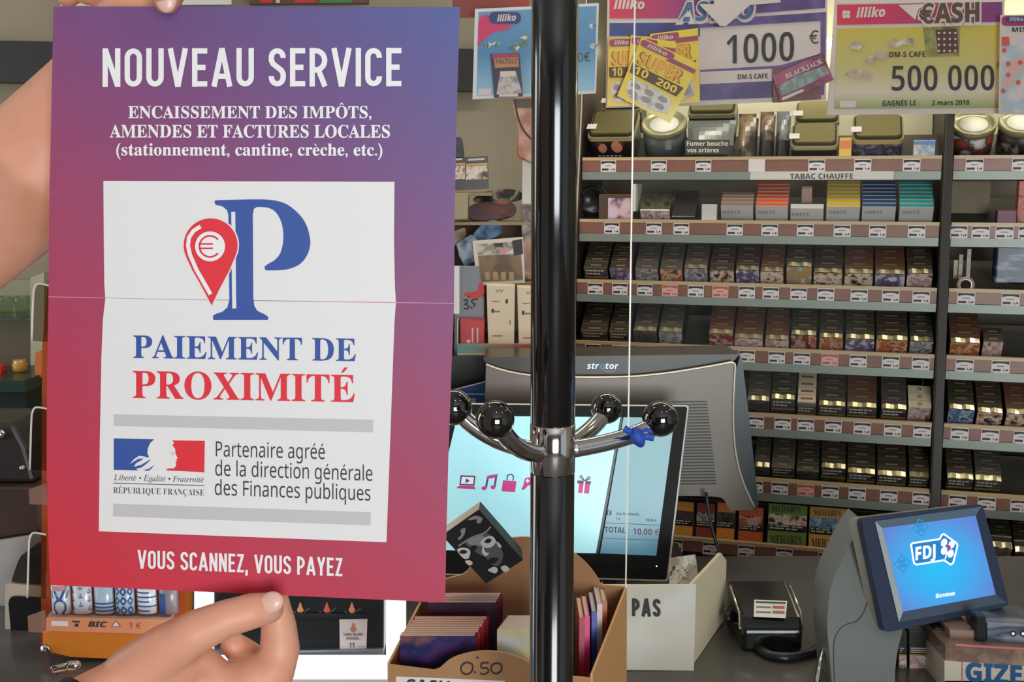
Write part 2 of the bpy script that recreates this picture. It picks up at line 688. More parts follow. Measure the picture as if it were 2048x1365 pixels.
# ================================================================ the poster
m_paper_back = M('paper_back', (236, 234, 230), 0.7)
m_grad = GRAD('poster_print', [(0, (212, 46, 56)), (.3, (180, 60, 88)), (.5, (157, 68, 104)), (.7, (123, 72, 124)), (.86, (98, 80, 138)), (1, (78, 90, 152))], 0.5)
m_pw = M('poster_white', (232, 230, 229), 0.6)
m_ink_w = M('poster_white_ink', (240, 238, 238), 0.6)
m_pblue = M('poster_blue_ink', (48, 82, 158), 0.55)
m_pred = M('poster_red_ink', (226, 42, 56), 0.55)
m_pgrey = M('poster_grey_ink', (198, 196, 195), 0.6)
m_pdark = M('poster_dark_ink', (52, 50, 52), 0.6)
PA = Plane.of((95, 600, .797), (908, 610, .797), (510, 13, .803))
PB = Plane.of((95, 600, .797), (908, 610, .797), (500, 1190, .806))


def sheet(px, py, off=0.0):
    a, c = PA(px, py, off), PB(px, py, off)
    return a if a.y > c.y else c


poster = root('poster', sheet(495, 1190), 'large red to purple poster with white panel, creased across, held up by hands', 'poster')
LE = [(13, 107), (200, 103), (330, 100), (455, 98), (592, 97), (760, 94), (910, 93), (1040, 95), (1171, 100)]
RE = [(14, 920), (200, 914), (330, 911), (455, 909), (610, 908), (760, 902), (910, 897), (1060, 893), (1206, 890)]
NC = 20
vs, uvs, fs = [], [], []
for back in (0, 1):
    for (yl, xl), (yr, xr) in zip(LE, RE):
        for j in range(NC + 1):
            u = j / NC
            x, y = xl + (xr - xl) * u, yl + (yr - yl) * u
            vs.append(sheet(x, y, 0.0 if not back else -0.0004))
            uvs.append((.3 * (x - 100) / 815 + .7 * (1 - (y - 13) / 1185), 0))
nr = len(LE)
N1 = nr * (NC + 1)
front, backf, rim = [], [], []
for i in range(nr - 1):
    for j in range(NC):
        a = i * (NC + 1) + j
        front.append((a, a + NC + 1, a + NC + 2, a + 1))
        backf.append((N1 + a, N1 + a + 1, N1 + a + NC + 2, N1 + a + NC + 1))
loop = [j for j in range(NC + 1)] + [i * (NC + 1) + NC for i in range(1, nr)] + [(nr - 1) * (NC + 1) + j for j in range(NC - 1, -1, -1)] + [i * (NC + 1) for i in range(nr - 2, 0, -1)]
for k in range(len(loop)):
    a, c = loop[k], loop[(k + 1) % len(loop)]
    rim.append((a, c, N1 + c, N1 + a))
b = MB()
b.tri_mesh(vs, front, m_grad, uvs=uvs)
k0 = len(b.f)
i = b.mi(m_paper_back)
for f in backf + rim:
    b.f.append(f); b.m.append(i); b.sm.append(False)
b.build('paper_sheet', poster)
b = MB()
stroke(b, sheet, [(97, 594), (300, 598), (600, 603), (908, 607)], 1.6, M('crease_line', (206, 140, 165), 0.6), 0.0003)
b.build('crease', poster)
# white panel in rows so that it follows the crease
b = MB()
rows = [((207, 362), (789, 364)), ((208, 480), (788, 482)), ((209, 570), (790, 575)), ((211, 598), (792, 605)), ((206, 640), (789, 645)), ((203, 720), (786, 728)), ((200, 880), (780, 895)), ((198, 1063), (773, 1085))]
for (a, c), (d, e) in zip(rows[:-1], rows[1:]):
    b.face([sheet(d[0], d[1], .0003), sheet(e[0], e[1], .0003), sheet(c[0], c[1], .0003), sheet(a[0], a[1], .0003)], m_pw)
b.build('white_panel', poster)


def print_part(name, fn, label=None):
    q = MB()
    fn(q)
    return q.build(name, poster, label)


print_part('headline', lambda q: din(q, sheet, 'NOUVEAU SERVICE', 206, 803, 174, 173, 77, m_ink_w, t=.145, gap=.125), 'white headline NOUVEAU SERVICE')


def sub(q):
    text(q, sheet, 'ENCAISSEMENT DES IMPÔTS,', 257, 743, 236.5, 236.5, 24, m_ink_w, 'serif', .0006, .006)
    text(q, sheet, 'AMENDES ET FACTURES LOCALES', 220, 780, 275, 275.5, 25, m_ink_w, 'serif', .0006, .006)
    text(q, sheet, '(stationnement, cantine, crèche, etc.)', 233, 765, 311, 311.5, 24, m_ink_w, 'serif', .0006, .006)


print_part('subtitle', sub, 'three white serif lines about taxes, fines and local bills')
LP = [(431, 401), (500, 399), (540, 400), (570, 407), (595, 425), (612, 448), (620, 475), (620, 495), (612, 515), (598, 530), (575, 539), (552, 541), (531, 541), (529, 534), (535, 529), (548, 522), (559, 510), (565, 493), (567, 470), (563, 445), (552, 425), (537, 416), (515, 414), (508, 418), (506, 430), (507, 595), (509, 612), (515, 622), (530, 629), (537, 634), (536, 640), (480, 640), (427, 640), (426, 632), (432, 628), (445, 624), (455, 615), (459, 600), (457, 430), (454, 420), (445, 413), (432, 410), (429, 405)]


def logo_p(q):
    poly(q, sheet, curve(LP[:13], 4) + LP[13:15] + curve(LP[15:23], 4) + LP[23:], m_pblue, .0005)
    stroke(q, sheet, [(467, 424), (467.5, 470), (468, 520), (468.3, 560), (468.6, 590), (468.8, 598), (468.9, 603), (469, 617)], 8, m_pw, .0007)


print_part('letter_emblem', logo_p, 'big blue serif letter P')


def pin(q):
    body = arc(422, 491, 54, 155, 385, 30) + [(460, 540), (440, 578), (424, 611), (405, 575), (385, 540)]
    big = [((x - 422) * 1.05 + 422, (y - 500) * 1.04 + 500) for x, y in body]
    poly(q, sheet, big, m_pw, .0008)
    poly(q, sheet, body, m_pred, .0010)
    stroke(q, sheet, [(402, 453), (388, 462), (379, 475), (377, 492), (381, 510), (394, 540), (409, 566), (422, 589)], 8, m_ink_w, .0012)
    poly(q, sheet, arc(421, 493, 30, 0, 359, 28), m_ink_w, .0012)
    stroke(q, sheet, arc(421, 493, 21, 40, 320, 22), 3.6, m_pred, .0014)
    stroke(q, sheet, [(399, 488), (427, 488)], 3.2, m_pred, .0014)
    stroke(q, sheet, [(399, 497), (427, 497)], 3.2, m_pred, .0014)


print_part('location_pin', pin, 'red map pin with a euro sign')
print_part('blue_wording', lambda q: text(q, sheet, 'PAIEMENT DE', 267, 712, 716, 722.5, 45, m_pblue, 'serif', .0006, .002), 'blue serif words PAIEMENT DE')
print_part('red_wording', lambda q: text(q, sheet, 'PROXIMITÉ', 266, 710, 796, 804.5, 54, m_pred, 'serif', .0006, .002), 'red serif word PROXIMITÉ')
print_part('grey_bar', lambda q: poly(q, sheet, [(228, 829), (747, 840), (746, 865), (228, 852)], m_pgrey))
print_part('grey_bar', lambda q: poly(q, sheet, [(227, 1008), (742, 1025), (741, 1051), (226, 1033)], m_pgrey))


def flag(q):
    poly(q, sheet, [(228, 877), (309, 879), (301, 886), (296, 897), (295, 906), (299, 916), (288, 913), (278, 912), (268, 919), (260, 928), (264, 926), (277, 918), (288, 917), (281, 922), (272, 927), (268, 934), (283, 930), (298, 921), (303, 919), (292, 929), (284, 935), (272, 938), (277, 941), (228, 940)], m_pblue)
    poly(q, sheet, [(286, 941), (298, 938), (309, 930), (303, 938), (297, 942)], m_pblue)
    poly(q, sheet, [(345, 881), (410, 882), (409, 945), (332, 941), (336, 937.5), (348, 937), (352, 933), (353, 927), (351, 925), (354, 922), (353, 919), (356, 917), (351, 907), (351, 899), (345, 890), (349, 887)], m_pred)
    stroke(q, sheet, [(342, 907), (346, 905), (347, 909), (344, 911)], 1.6, m_pgrey)


print_part('flag_emblem', flag, 'blue white red flag emblem with a profile')


def motto(q):
    text(q, sheet, 'Liberté • Égalité • Fraternité', 228, 408, 960.5, 965, 11, m_pdark, 'italic')
    stroke(q, sheet, [(227, 966.5), (409, 971.5)], 1.3, m_pdark)
    text(q, sheet, 'RÉPUBLIQUE FRANÇAISE', 227, 409, 986.5, 991.5, 12, m_pdark, 'serif', .0006, -.012)


print_part('motto', motto)


def partner(q):
    text(q, sheet, 'Partenaire agréé', 432, 650, 913, 918.5, 30, m_pdark, 'sans', .0006)
    text(q, sheet, 'de la direction générale', 431, 745, 951.5, 962, 30, m_pdark, 'sans', .0006)
    text(q, sheet, 'des Finances publiques', 430, 741, 990, 1001.5, 30, m_pdark, 'sans', .0006)


print_part('partner_text', partner)
print_part('slogan', lambda q: din(q, sheet, 'VOUS SCANNEZ, VOUS PAYEZ', 276, 685, 1137, 1153, 37, m_ink_w, t=.15, gap=.11), 'white slogan VOUS SCANNEZ, VOUS PAYEZ')

# ================================================================ the person holding it
m_skin = MIX('skin', [(216, 152, 122), (226, 164, 136), (222, 154, 128)], 14, 0.48, rand=False)
m_skin.node_tree.nodes['Principled BSDF'].inputs['Subsurface Weight'].default_value = 0.12
m_skin.node_tree.nodes['Principled BSDF'].inputs['Subsurface Radius'].default_value = (0.010, 0.004, 0.002)
m_nail = M('nail', (232, 186, 170), 0.28)
m_shirt = M('navy_cotton', (38, 42, 52), 0.9, bump=0.15, bscale=300)
m_trouser = M('denim', (52, 62, 84), 0.9, bump=0.2, bscale=350)
m_hair = M('dark_hair', (44, 34, 28), 0.6, bump=0.6, bscale=180)


def pd(px, py, d, r):
    p = P(px, py, d)
    return (p, r * d / F)


def chain(b, pts, n=18):
    b.tube([p for p, r in pts], [r for p, r in pts], m_skin, n, True)


def solid(b, name, voxel, mat, iters, parent=None, fac=0.5):
    o = b.build(name)
    r = o.modifiers.new('blend', 'REMESH'); r.mode = 'VOXEL'; r.voxel_size = voxel; r.use_smooth_shade = True
    s = o.modifiers.new('soft', 'SMOOTH'); s.factor = fac; s.iterations = iters
    dg = bpy.context.evaluated_depsgraph_get()
    me = bpy.data.meshes.new_from_object(o.evaluated_get(dg))
    me.name = name
    o.modifiers.clear()
    old = o.data
    o.data = me
    bpy.data.meshes.remove(old)
    me.materials.clear(); me.materials.append(mat)
    me.polygons.foreach_set('use_smooth', [True] * len(me.polygons))
    if parent is not None:
        o.location = o.location - parent.location
        o.parent = parent
    return o


b = MB()
# lower hand: thumb in front of the sheet, fingers curled up behind it
chain(b, [pd(-20, 1590, .70, 92), pd(90, 1480, .735, 84), pd(185, 1420, .765, 79), pd(250, 1388, .785, 78)], 24)                    # forearm to wrist
chain(b, [pd(215, 1405, .785, 76), pd(280, 1365, .79, 84), pd(350, 1385, .80, 86), pd(425, 1392, .805, 66)], 20)
chain(b, [pd(330, 1340, .79, 60), pd(385, 1322, .79, 44), pd(412, 1322, .793, 30), pd(430, 1345, .798, 34)], 18)                                           # palm, thumb side
chain(b, [pd(230, 1420, .80, 74), pd(330, 1420, .815, 84), pd(400, 1440, .825, 76)], 20)
chain(b, [pd(262, 1352, .782, 62), pd(330, 1302, .778, 56), pd(395, 1263, .774, 47), pd(455, 1237, .777, 40), pd(505, 1223, .783, 38), pd(537, 1217, .791, 34)], 20)   # thumb
chain(b, [pd(360, 1400, .80, 70), pd(445, 1388, .803, 60), pd(510, 1360, .812, 54), pd(550, 1338, .818, 49), pd(560, 1300, .823, 43), pd(558, 1255, .822, 38), pd(550, 1210, .821, 32), pd(547, 1180, .8185, 27)], 18)    # index
chain(b, [pd(370, 1430, .825, 56), pd(450, 1430, .838, 44), pd(520, 1400, .85, 38), pd(532, 1360, .853, 34), pd(508, 1322, .848, 34), pd(484, 1305, .838, 32), pd(466, 1290, .830, 28)], 16)   # middle
chain(b, [pd(370, 1460, .835, 54), pd(450, 1470, .86, 40), pd(520, 1445, .872, 35), pd(535, 1405, .875, 31), pd(510, 1360, .868, 28), pd(490, 1345, .86, 24)], 16)      # ring
chain(b, [pd(350, 1480, .84, 50), pd(430, 1500, .875, 35), pd(495, 1485, .89, 30), pd(510, 1450, .892, 27), pd(495, 1415, .888, 22)], 16)                              # little
# upper arm with the hand that pinches the top edge
chain(b, [pd(-150, 590, .90, 84), pd(0, 452, .89, 96), pd(95, 328, .88, 138), pd(200, 190, .87, 108), pd(262, 70, .855, 74), pd(285, 20, .845, 66)], 24)
chain(b, [pd(285, 20, .845, 62), pd(300, -60, .842, 80), pd(320, -120, .84, 84), pd(340, -160, .84, 70)], 20)
chain(b, [pd(265, -40, .835, 48), pd(262, -90, .81, 42), pd(300, -80, .78, 38), pd(325, -45, .772, 34), pd(331, -8, .785, 31), pd(332, 2, .789, 27)], 18)        # thumb
for k, (x, dd) in enumerate([(250, .0), (215, .006), (178, .012), (140, .018)]):
    chain(b, [pd(310 - k * 6, -130 + k * 10, .84 + dd, 42), pd(x + 20, -110 + k * 8, .85 + dd, 36), pd(x, -70 + k * 6, .845 + dd, 30), pd(x - 4, -26 + k * 5, .83 + dd, 26)], 14)
# body beside the picture
E1, E2 = P(-150, 560, .90), P(-20, 1590, .70)
SL, SR = Vector((-.66, .88, 1.46)), Vector((-.66, .52, 1.46))
b.tube([E1, (E1 + SL) / 2 + Vector((-.02, .01, -.02)), SL], [.038, .048, .056], m_skin, 18, True)
b.tube([E2, E2 + Vector((-.09, -.05, -.04)), SR + Vector((.05, .0, -.14)), SR], [.033, .042, .047, .056], m_skin, 18, True)
b.tube([E2, P(90, 1480, .735)], [.032, .030], m_skin, 18, True)
b.tube([SL, (SL + SR) / 2 + Vector((-.02, 0, .02)), SR], [.06, .075, .06], m_skin, 18, True)
b.tube([(-.70, .70, 1.42), (-.70, .70, 1.25), (-.70, .70, 1.08), (-.70, .70, .95)], [.12, .135, .125, .135], m_skin, 24, True, squash=(1, 1.0))
b.tube([(-.69, .70, 1.46), (-.66, .70, 1.62)], [.062, .056], m_skin, 18, True)
b.ball((-.645, .70, 1.71), .088, m_skin, 24, (1.0, .86, 1.28))
b.tube([(-.565, .70, 1.70), (-.545, .70, 1.685)], [.016, .014], m_skin, 10, True)
for sy in (-1, 1):
    b.ball((-.655, .70 + sy * .078, 1.70), .028, m_skin, 12, (.8, .35, 1.1))
    b.tube([(-.70, .70 + sy * .09, .95), (-.69, .70 + sy * .10, .50), (-.70, .70 + sy * .10, .09)], [.088, .062, .042], m_skin, 18, True)
    b.tube([(-.72, .70 + sy * .10, .045), (-.55, .70 + sy * .11, .032)], [.044, .034], m_skin, 14, True)
person = bpy.data.objects.new('person', None)
person.location = (-.70, .70, 0)
person.empty_display_size = 0.02
COL.objects.link(person)
props(person, 'person reaching in from the left, two bare arms holding the poster by top and bottom', 'person')
solid(b, 'body', 0.0032, m_skin, 5, person)
# nails, bracelet and clothes
b = MB()
tn = P(536, 1212, .7735)
ax1 = (P(560, 1203, .765) - P(500, 1226, .765)).normalized()
axn = Vector((-.05, -.96, .30)); axn = (axn - ax1 * axn.dot(ax1)).normalized()
b.ball(tn + Vector((0, .0045, 0)) - axn * .0035, .0100, m_nail, 20, (1.0, .82, .42), (ax1, axn.cross(ax1), axn))
b.build('thumbnail', person, 'pale pink thumbnail')
b = MB()
tn = P(331, -4, .777)
b.ball(tn - Vector((0, -.0012, 0)), .0088, m_nail, 20, (.85, 1.15, .40), (X, Vector((0, .1, .99)), Vector((0, -.99, .1))))
b.build('thumbnail', person, 'pale pink thumbnail')
wc = P(170, 1427, .758)
wd = (P(185, 1412, .765) - P(90, 1480, .735)).normalized()
wa = wd.cross(Y).normalized(); wb = wa.cross(wd).normalized()
m_cord = M('dark_cord', (30, 29, 38), 0.7)
m_chrome = M('chrome', (214, 212, 210), 0.10, 1.0)
b = MB()
b.tube([wc + (wa * math.cos(2 * math.pi * i / 28) + wb * math.sin(2 * math.pi * i / 28)) * .0284 for i in range(28)], .0022, m_cord, 8, closed=True)
br = b.build('bracelet', person, 'dark cord bracelet')
b = MB()
cl = P(126, 1339, .726)
b.tube([cl - X * .006, cl + X * .003 + Z * .002], .0028, m_chrome, 10, True)
b.tube([cl + X * .005 + Z * .0025, cl + X * .009 + Z * .003], .0035, m_chrome, 10, True)
b.build('clasp', br, 'small silver clasp')
b = MB()
b.tube([(-.70, .70, 1.44), (-.70, .70, 1.25), (-.70, .70, 1.06), (-.70, .70, .90)], [.135, .15, .145, .152], m_shirt, 28, False)
b.tube([SL + Vector((0, .01, 0)), (SL + SR) / 2 + Vector((-.02, 0, .02)), SR - Vector((0, .01, 0))], [.078, .092, .078], m_shirt, 20, True)
b.tube([SL, SL * .45 + (E1 + SL) / 2 * .55], [.074, .068], m_shirt, 18, False)
b.tube([SR, SR * .2 + (SR + Vector((.05, .0, -.14))) * .8], [.074, .066], m_shirt, 18, False)
solid(b, 'shirt', 0.011, m_shirt, 3, person)
b = MB()
b.tube([(-.70, .70, .96), (-.70, .70, .86)], [.146, .15], m_trouser, 24, True)
for sy in (-1, 1):
    b.tube([(-.70, .70 + sy * .085, .90), (-.69, .70 + sy * .10, .50), (-.70, .70 + sy * .10, .10)], [.105, .082, .072], m_trouser, 18, False)
solid(b, 'trousers', 0.011, m_trouser, 3, person)
b = MB()
b.ball((-.668, .70, 1.742), .092, m_hair, 24, (.98, .93, 1.12))
b.build('hair', person)
m_shoe = M('shoe_leather', (30, 28, 27), 0.4)
for sy in (-1, 1):
    b = MB()
    b.tube([(-.74, .70 + sy * .10, .054), (-.65, .70 + sy * .105, .052), (-.53, .70 + sy * .112, .040)], [.052, .050, .040], m_shoe, 16, True)
    b.build('shoe', person)

# ================================================================ the coat stand
m_lacq = M('black_lacquer', (14, 13, 14), 0.16, spec=0.6, coat=0.6)
m_ballm = M('black_ball', (12, 9, 9), 0.06, spec=0.6, coat=1.0)
DS = 0.95
cs = root('coat_stand', (.036, DS, 0), 'black coat stand post with chrome collar and four ball hooks right of poster', 'coat stand')
zt, zb = P(1107, 857, DS - .02).z, P(1107, 956, DS - .02).z
RP = .0197


def ringprof(z0, z1, r, e=.0008):
    return [(0.0001, z0), (r - e, z0), (r, z0 + e), (r, z1 - e), (r - e, z1), (0.0001, z1)]


b = MB(); b.lathe(ringprof(zt, 1.86, RP), (.036, DS, 0), m_lacq, 48); b.build('upper_post', cs)
b = MB(); b.lathe(ringprof(0.03, zb, RP), (.036, DS, 0), m_lacq, 48); b.build('lower_post', cs)
b = MB(); b.lathe(ringprof(zb, zt, RP + .0004), (.036, DS, 0), m_chrome, 48); b.build('collar', cs, 'chrome collar')
b = MB(); b.lathe([(0.0001, 0), (.17, 0), (.17, .012), (.05, .022), (.024, .04), (0.0001, .04)], (.036, DS, 0), m_lacq, 48); b.build('base_disc', cs)
b = MB(); b.ball((.036, DS, 1.875), .026, m_ballm, 24); b.build('finial', cs)
HK = [(990, 840, .888, 40), (908, 815, .955, 37), (1213, 817, 1.02, 32), (1320, 838, .985, 37)]
for px, py, d, rp in HK:
    c = P(px, py, d)
    r = rp * d / F
    a = Vector((.036, DS, (zt + zb) / 2 - .004))
    h = Vector((c.x - a.x, c.y - a.y, 0)).normalized()
    e = c - h * r * .35 - Z * r * .35
    p1 = a + h * ((c - a).dot(h) * .62) + Z * .002
    path = [a * (1 - t) ** 2 + p1 * 2 * t * (1 - t) + e * t * t for t in [.12 + .88 * i / 14 for i in range(15)]]
    b = MB(); b.tube(path, .0079, m_chrome, 18); arm = b.build('hook_arm', cs, 'curved chrome arm')
    b = MB(); b.ball(c, r, m_ballm, 40); b.build('ball_end', arm, 'shiny black ball')
# blue ribbon knotted round the right hook
m_rib = MIX('blue_ribbon_cloth', [(28, 62, 160), (44, 88, 190)], 90, 0.6, rand=False)
rb = root('ribbon', P(1284, 888, .965), 'short blue ribbon knotted round the right chrome hook', 'ribbon')
RS = Plane(P(1284, 872, .955), (0.1, -1, .1))


def strip(b, pts, w, mat, thick=.0012):
    q = MB()
    vs = []
    n = len(pts)
    for i, (x, y) in enumerate(pts):
        t = Vector(pts[min(i + 1, n - 1)]) - Vector(pts[max(i - 1, 0)])
        t.normalize()
        nn = Vector((t.y, -t.x)) * w / 2
        vs += [RS(x + nn.x, y + nn.y, .002 * math.sin(i * 1.7)), RS(x - nn.x, y - nn.y, .002 * math.cos(i * 1.3))]
    m = len(vs)
    vs += [v + Vector((0, thick, 0)) for v in vs]
    fs = []
    for i in range(n - 1):
        a = 2 * i
        fs += [(a, a + 1, a + 3, a + 2), (m + a, m + a + 2, m + a + 3, m + a + 1), (a, a + 2, m + a + 2, m + a), (a + 1, m + a + 1, m + a + 3, a + 3)]
    b.tri_mesh(vs, fs, mat, True)


b = MB(); strip(b, [(1248, 857), (1262, 866), (1276, 872), (1284, 878)], 13, m_rib); strip(b, [(1276, 874), (1292, 874), (1309, 878)], 13, m_rib); strip(b, [(1268, 866), (1280, 864), (1294, 860), (1305, 866)], 8, m_rib); b.build('tails', rb)
b = MB(); b.tube([P(1272, 868, .956), P(1278, 880, .953), P(1281, 887, .957)], [.006, .0068, .004], m_rib, 12, True); b.build('knot', rb)

# ================================================================ the tobacco wall
PHI = math.radians(15.7)
LEAN = math.radians(10)
EX = Vector((math.cos(PHI), -math.sin(PHI), 0))
EB = Vector((math.sin(PHI), math.cos(PHI), 0))
p0 = P(1500, 444, 2.45)
SP = Plane(p0, EX.cross(Z * math.cos(LEAN) + EB * math.sin(LEAN)))
O0 = SP(1500, 1089); O0 = Vector((O0.x, O0.y, 0))


def loc(px, py):
    v = SP(px, py) - O0
    return Vector((v.dot(EX), v.dot(EB), v.z))


def W(x, y, z):
    return O0 + EX * x + EB * y + Z * z


SLOPE = lambda y: .00012 * (y - 360)
ROWY = {'A': 316, 'B': 444, 'C': 570, 'D': 698, 'E': 829, 'F': 958, 'G': 1089, 'H': 1222}
ROWN = {'A': 'top', 'B': 'second', 'C': 'third', 'D': 'fourth', 'E': 'fifth', 'F': 'sixth', 'G': 'seventh', 'H': 'lowest'}
RZ = {k: loc(1500, y) for k, y in ROWY.items()}


def rx(row, px):
    y = ROWY[row]
    return loc(px, y + SLOPE(y) * (px - 1500)).x


m_rail = MIX('brown_rail', [(134, 88, 74), (142, 96, 82)], 20, 0.35, rand=False)
m_lip = M('beige_lip', (196, 166, 128), 0.35)
m_grey = M('grey_metal_edge', (140, 146, 138), 0.4, 0.25)
m_tray = M('tray_dark', (70, 66, 60), 0.5)
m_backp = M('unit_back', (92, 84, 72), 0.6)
m_backlit = M('unit_back_glow', (226, 220, 190), 0.6)  # paler copy of the unit back, the glow put into its colour
m_div = M('divider_brown', (46, 37, 32), 0.5)
m_dedge = M('divider_edge', (186, 172, 146), 0.35)
m_led = M('led_tube', (255, 244, 214), 0.4, emit=7.0)

C36, S36 = math.cos(math.radians(36)), math.sin(math.radians(36))
TB = EB * C36 + Z * S36              # along the tray, away from the shop
TN = -EB * S36 + Z * C36             # square to the tray
BAYS = {'main': (rx('D', 1148), rx('D', 1869)), 'right': (rx('D', 1893), rx('D', 2048) + .62)}
for bay, (xa, xb) in BAYS.items():
    xm, wd = (xa + xb) / 2, xb - xa
    base = W(xm, 0.1, 0)
    un = root('shelving_unit', base, 'tall tobacco shelving behind the counter, %s' % ('wide bay left of the dark divider' if bay == 'main' else 'bay right of the dark divider'), 'shelving', 'tobacco shelving')
    for k in ROWY:
        if k == 'H' and bay == 'main':
            continue
        if k == 'G' and False:
            continue
        y0, z0 = RZ[k].y, RZ[k].z
        b = MB()
        # sloping tray
        c = W(xm, y0 + .012, z0 - .049) + TB * .085
        b.box(c, (wd, .17, .004), m_tray, (EX, TB, TN))
        sh = b.build('shelf', un)
        b = MB()
        b.box(W(xm, y0 + .002, z0 - .016), (wd, .004, .026), m_rail, (EX, EB, Z))
        b.build('price_rail', sh, 'brown price rail')
        b = MB()
        b.box(W(xm, y0 + .005, z0 - .0005), (wd, .012, .007), m_lip, (EX, EB, Z))
        b.build('front_lip', sh, 'beige front lip')
        if k not in ('G',):
            b = MB()
            b.box(W(xm, y0 + .004, z0 - .039), (wd, .012, .018), m_grey, (EX, EB, Z))
            b.build('front_edge', sh, 'grey metal front edge')
    # side cheeks follow the lean of the shelves
    zb, zt = 0.35, RZ['A'].z + .62
    yy = lambda z: RZ['D'].y + (z - RZ['D'].z) * math.tan(LEAN)
    for side, x in (('side_panel', xa - .006), ('side_panel', xb + .006)):
        b = MB()
        b.prism([W(x - .004, yy(zb) - .004, zb), W(x - .004, yy(zt) - .004, zt), W(x - .004, yy(zt) + .26, zt), W(x - .004, yy(zb) + .26, zb)], EX * .008, m_div)
        pn = b.build(side, un)
        b = MB()
        b.box((W(x, yy(zb) - .006, zb) + W(x, yy(zt) - .006, zt)) / 2, (.003, .004, (zt - zb) / math.cos(LEAN)), m_dedge, (EX, EB * math.cos(LEAN) - Z * math.sin(LEAN), Z * math.cos(LEAN) + EB * math.sin(LEAN)))
        b.build('edge_strip', pn)
    b = MB()
    za = RZ['A'].z - .03
    b.prism([W(xa, yy(zb) + .25, zb), W(xb, yy(zb) + .25, zb), W(xb, yy(za) + .25, za), W(xa, yy(za) + .25, za)], EB * .01, m_backp)
    b.build('back_panel', un)
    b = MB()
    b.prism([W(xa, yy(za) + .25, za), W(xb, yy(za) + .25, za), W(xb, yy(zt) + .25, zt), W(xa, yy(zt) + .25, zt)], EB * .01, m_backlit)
    b.build('back_panel', un, 'back of the top shelf, glow in its cream colour')
    b = MB()
    b.tube([W(xa + .02, yy(za + .30) + .19, za + .30), W(xb - .02, yy(za + .30) + .19, za + .30)], .012, m_led, 12)
    b.build('light_tube', un, 'glowing tube behind the signs')
    b = MB()
    b.box(W(xm, RZ['G'].y + .16, (RZ['G'].z - .06) / 2), (wd, .30, RZ['G'].z - .06 if bay == 'main' else .5), M('unit_base', (122, 126, 118), 0.5), (EX, EB, Z)) if bay == 'main' else b.box(W(xm, RZ['H'].y + .2, .2), (wd, .30, .4), M('unit_base', (122, 126, 118), 0.5), (EX, EB, Z))
    b.build('base', un)
# dark divider post between the bays
b = MB()
xd0, xd1 = rx('D', 1874), rx('D', 1888)
yy = lambda z: RZ['D'].y + (z - RZ['D'].z) * math.tan(LEAN)
b.prism([W(xd0, yy(.35) - .012, .35), W(xd0, yy(2.2) - .012, 2.2), W(xd0, yy(2.2) + .2, 2.2), W(xd0, yy(.35) + .2, .35)], EX * (xd1 - xd0), m_div)
b.build('upright_post', bpy.data.objects['shelving_unit'])

# ---------------------------------------------------------------- price tickets
m_tk = M('ticket_white', (228, 214, 214), 0.45)
m_tkp = M('ticket_pink', (226, 168, 156), 0.45)
m_tkd = M('ticket_black', (44, 36, 36), 0.5)
m_tkr = M('ticket_red', (176, 84, 74), 0.5)


def ticket_mesh(pink):
    b = MB()
    w, h = .0355, .0285
    ink, body = (m_tkr, m_tkp) if pink else (m_tkd, m_tk)
    b.box((0, 0, h / 2), (w, .0010, h), m_tk if not pink else m_tkp)
    S = lambda x, z, o=0: Vector((x, -.0006 - o, z))
    q = lambda x0, z0, x1, z1, m: b.face([S(x0, z0), S(x1, z0), S(x1, z1), S(x0, z1)], m)
    # black header with the white arch cut into it
    n = 8
    for i in range(n):
        a0, a1 = -w * .46 + w * .92 * i / n, -w * .46 + w * .92 * (i + 1) / n
        f = lambda a: h * (.80 - .10 * (a / (w * .46)) ** 2)
        b.face([S(a0, f(a0)), S(a1, f(a1)), S(a1, h * .94), S(a0, h * .94)], ink)
    q(-w * .22, h * .54, w * .2, h * .60, ink if pink else M('ticket_grey', (110, 100, 104), .5))
    q(-w * .42, h * .20, w * .02, h * .36, ink)
    q(w * .16, h * .20, w * .20, h * .38, ink); q(w * .25, h * .20, w * .31, h * .30, ink); q(w * .33, h * .22, w * .42, h * .36, ink if not pink else m_tkr)
    q(-w * .43, h * .06, -w * .36, h * .12, ink)
    return b.build('price_ticket', origin=(0, 0, 0))


TK = {'A': [1217, 1318, 1407, 1634, 1726, 1824, 1950, 2043], 'B': [1224, 1308, 1363, 1470, 1540, 1611, 1685, 1756, 1834, 1918, 1962, 2010, 2056],
      'C': [1191, 1240, 1290, -1340, 1392, -1441, 1494, 1542, 1598, 1652, 1719, 1782, 1843, 1933, 2022],
      'D': [1186, 1240, 1289, 1336, 1387, 1437, 1494, 1554, 1604, -1660, 1717, 1782, 1842, 1930, 2002],
      'E': [1512, 1566, 1612, 1667, 1725, 1786, 1845, 1920, 1981, 2046],
      'F': [1510, 1560, -1612, 1661, 1715, 1778, 1843, 1916, 1974, 2040],
      'G': [1350, 1422, 1493, 1569, 1654, 2054]}
tproto = {}
RM = Matrix((EX, EB, Z)).transposed()
for row, xs in TK.items():
    for bay in ('main', 'right'):
        lst = [x for x in xs if (abs(x) < 1880) == (bay == 'main')]
        for i, x in enumerate(lst):
            pink = x < 0
            if pink not in tproto:
                o = tproto[pink] = ticket_mesh(pink)
            else:
                o = tproto[pink].copy(); COL.objects.link(o)
            o.matrix_world = Matrix.Translation(W(rx(row, abs(x)), RZ[row].y - .0008, RZ[row].z - .0325 + random.uniform(-.0006, .0006))) @ RM.to_4x4()
            where = 'wide bay' if bay == 'main' else 'bay right of the divider'
            props(o, '%s price ticket, %s from left on the %s rail, %s' % ('pink' if pink else 'white', ORD[i], ROWN[row], where), 'price ticket', 'price tickets on the shelf rails')
b = MB()
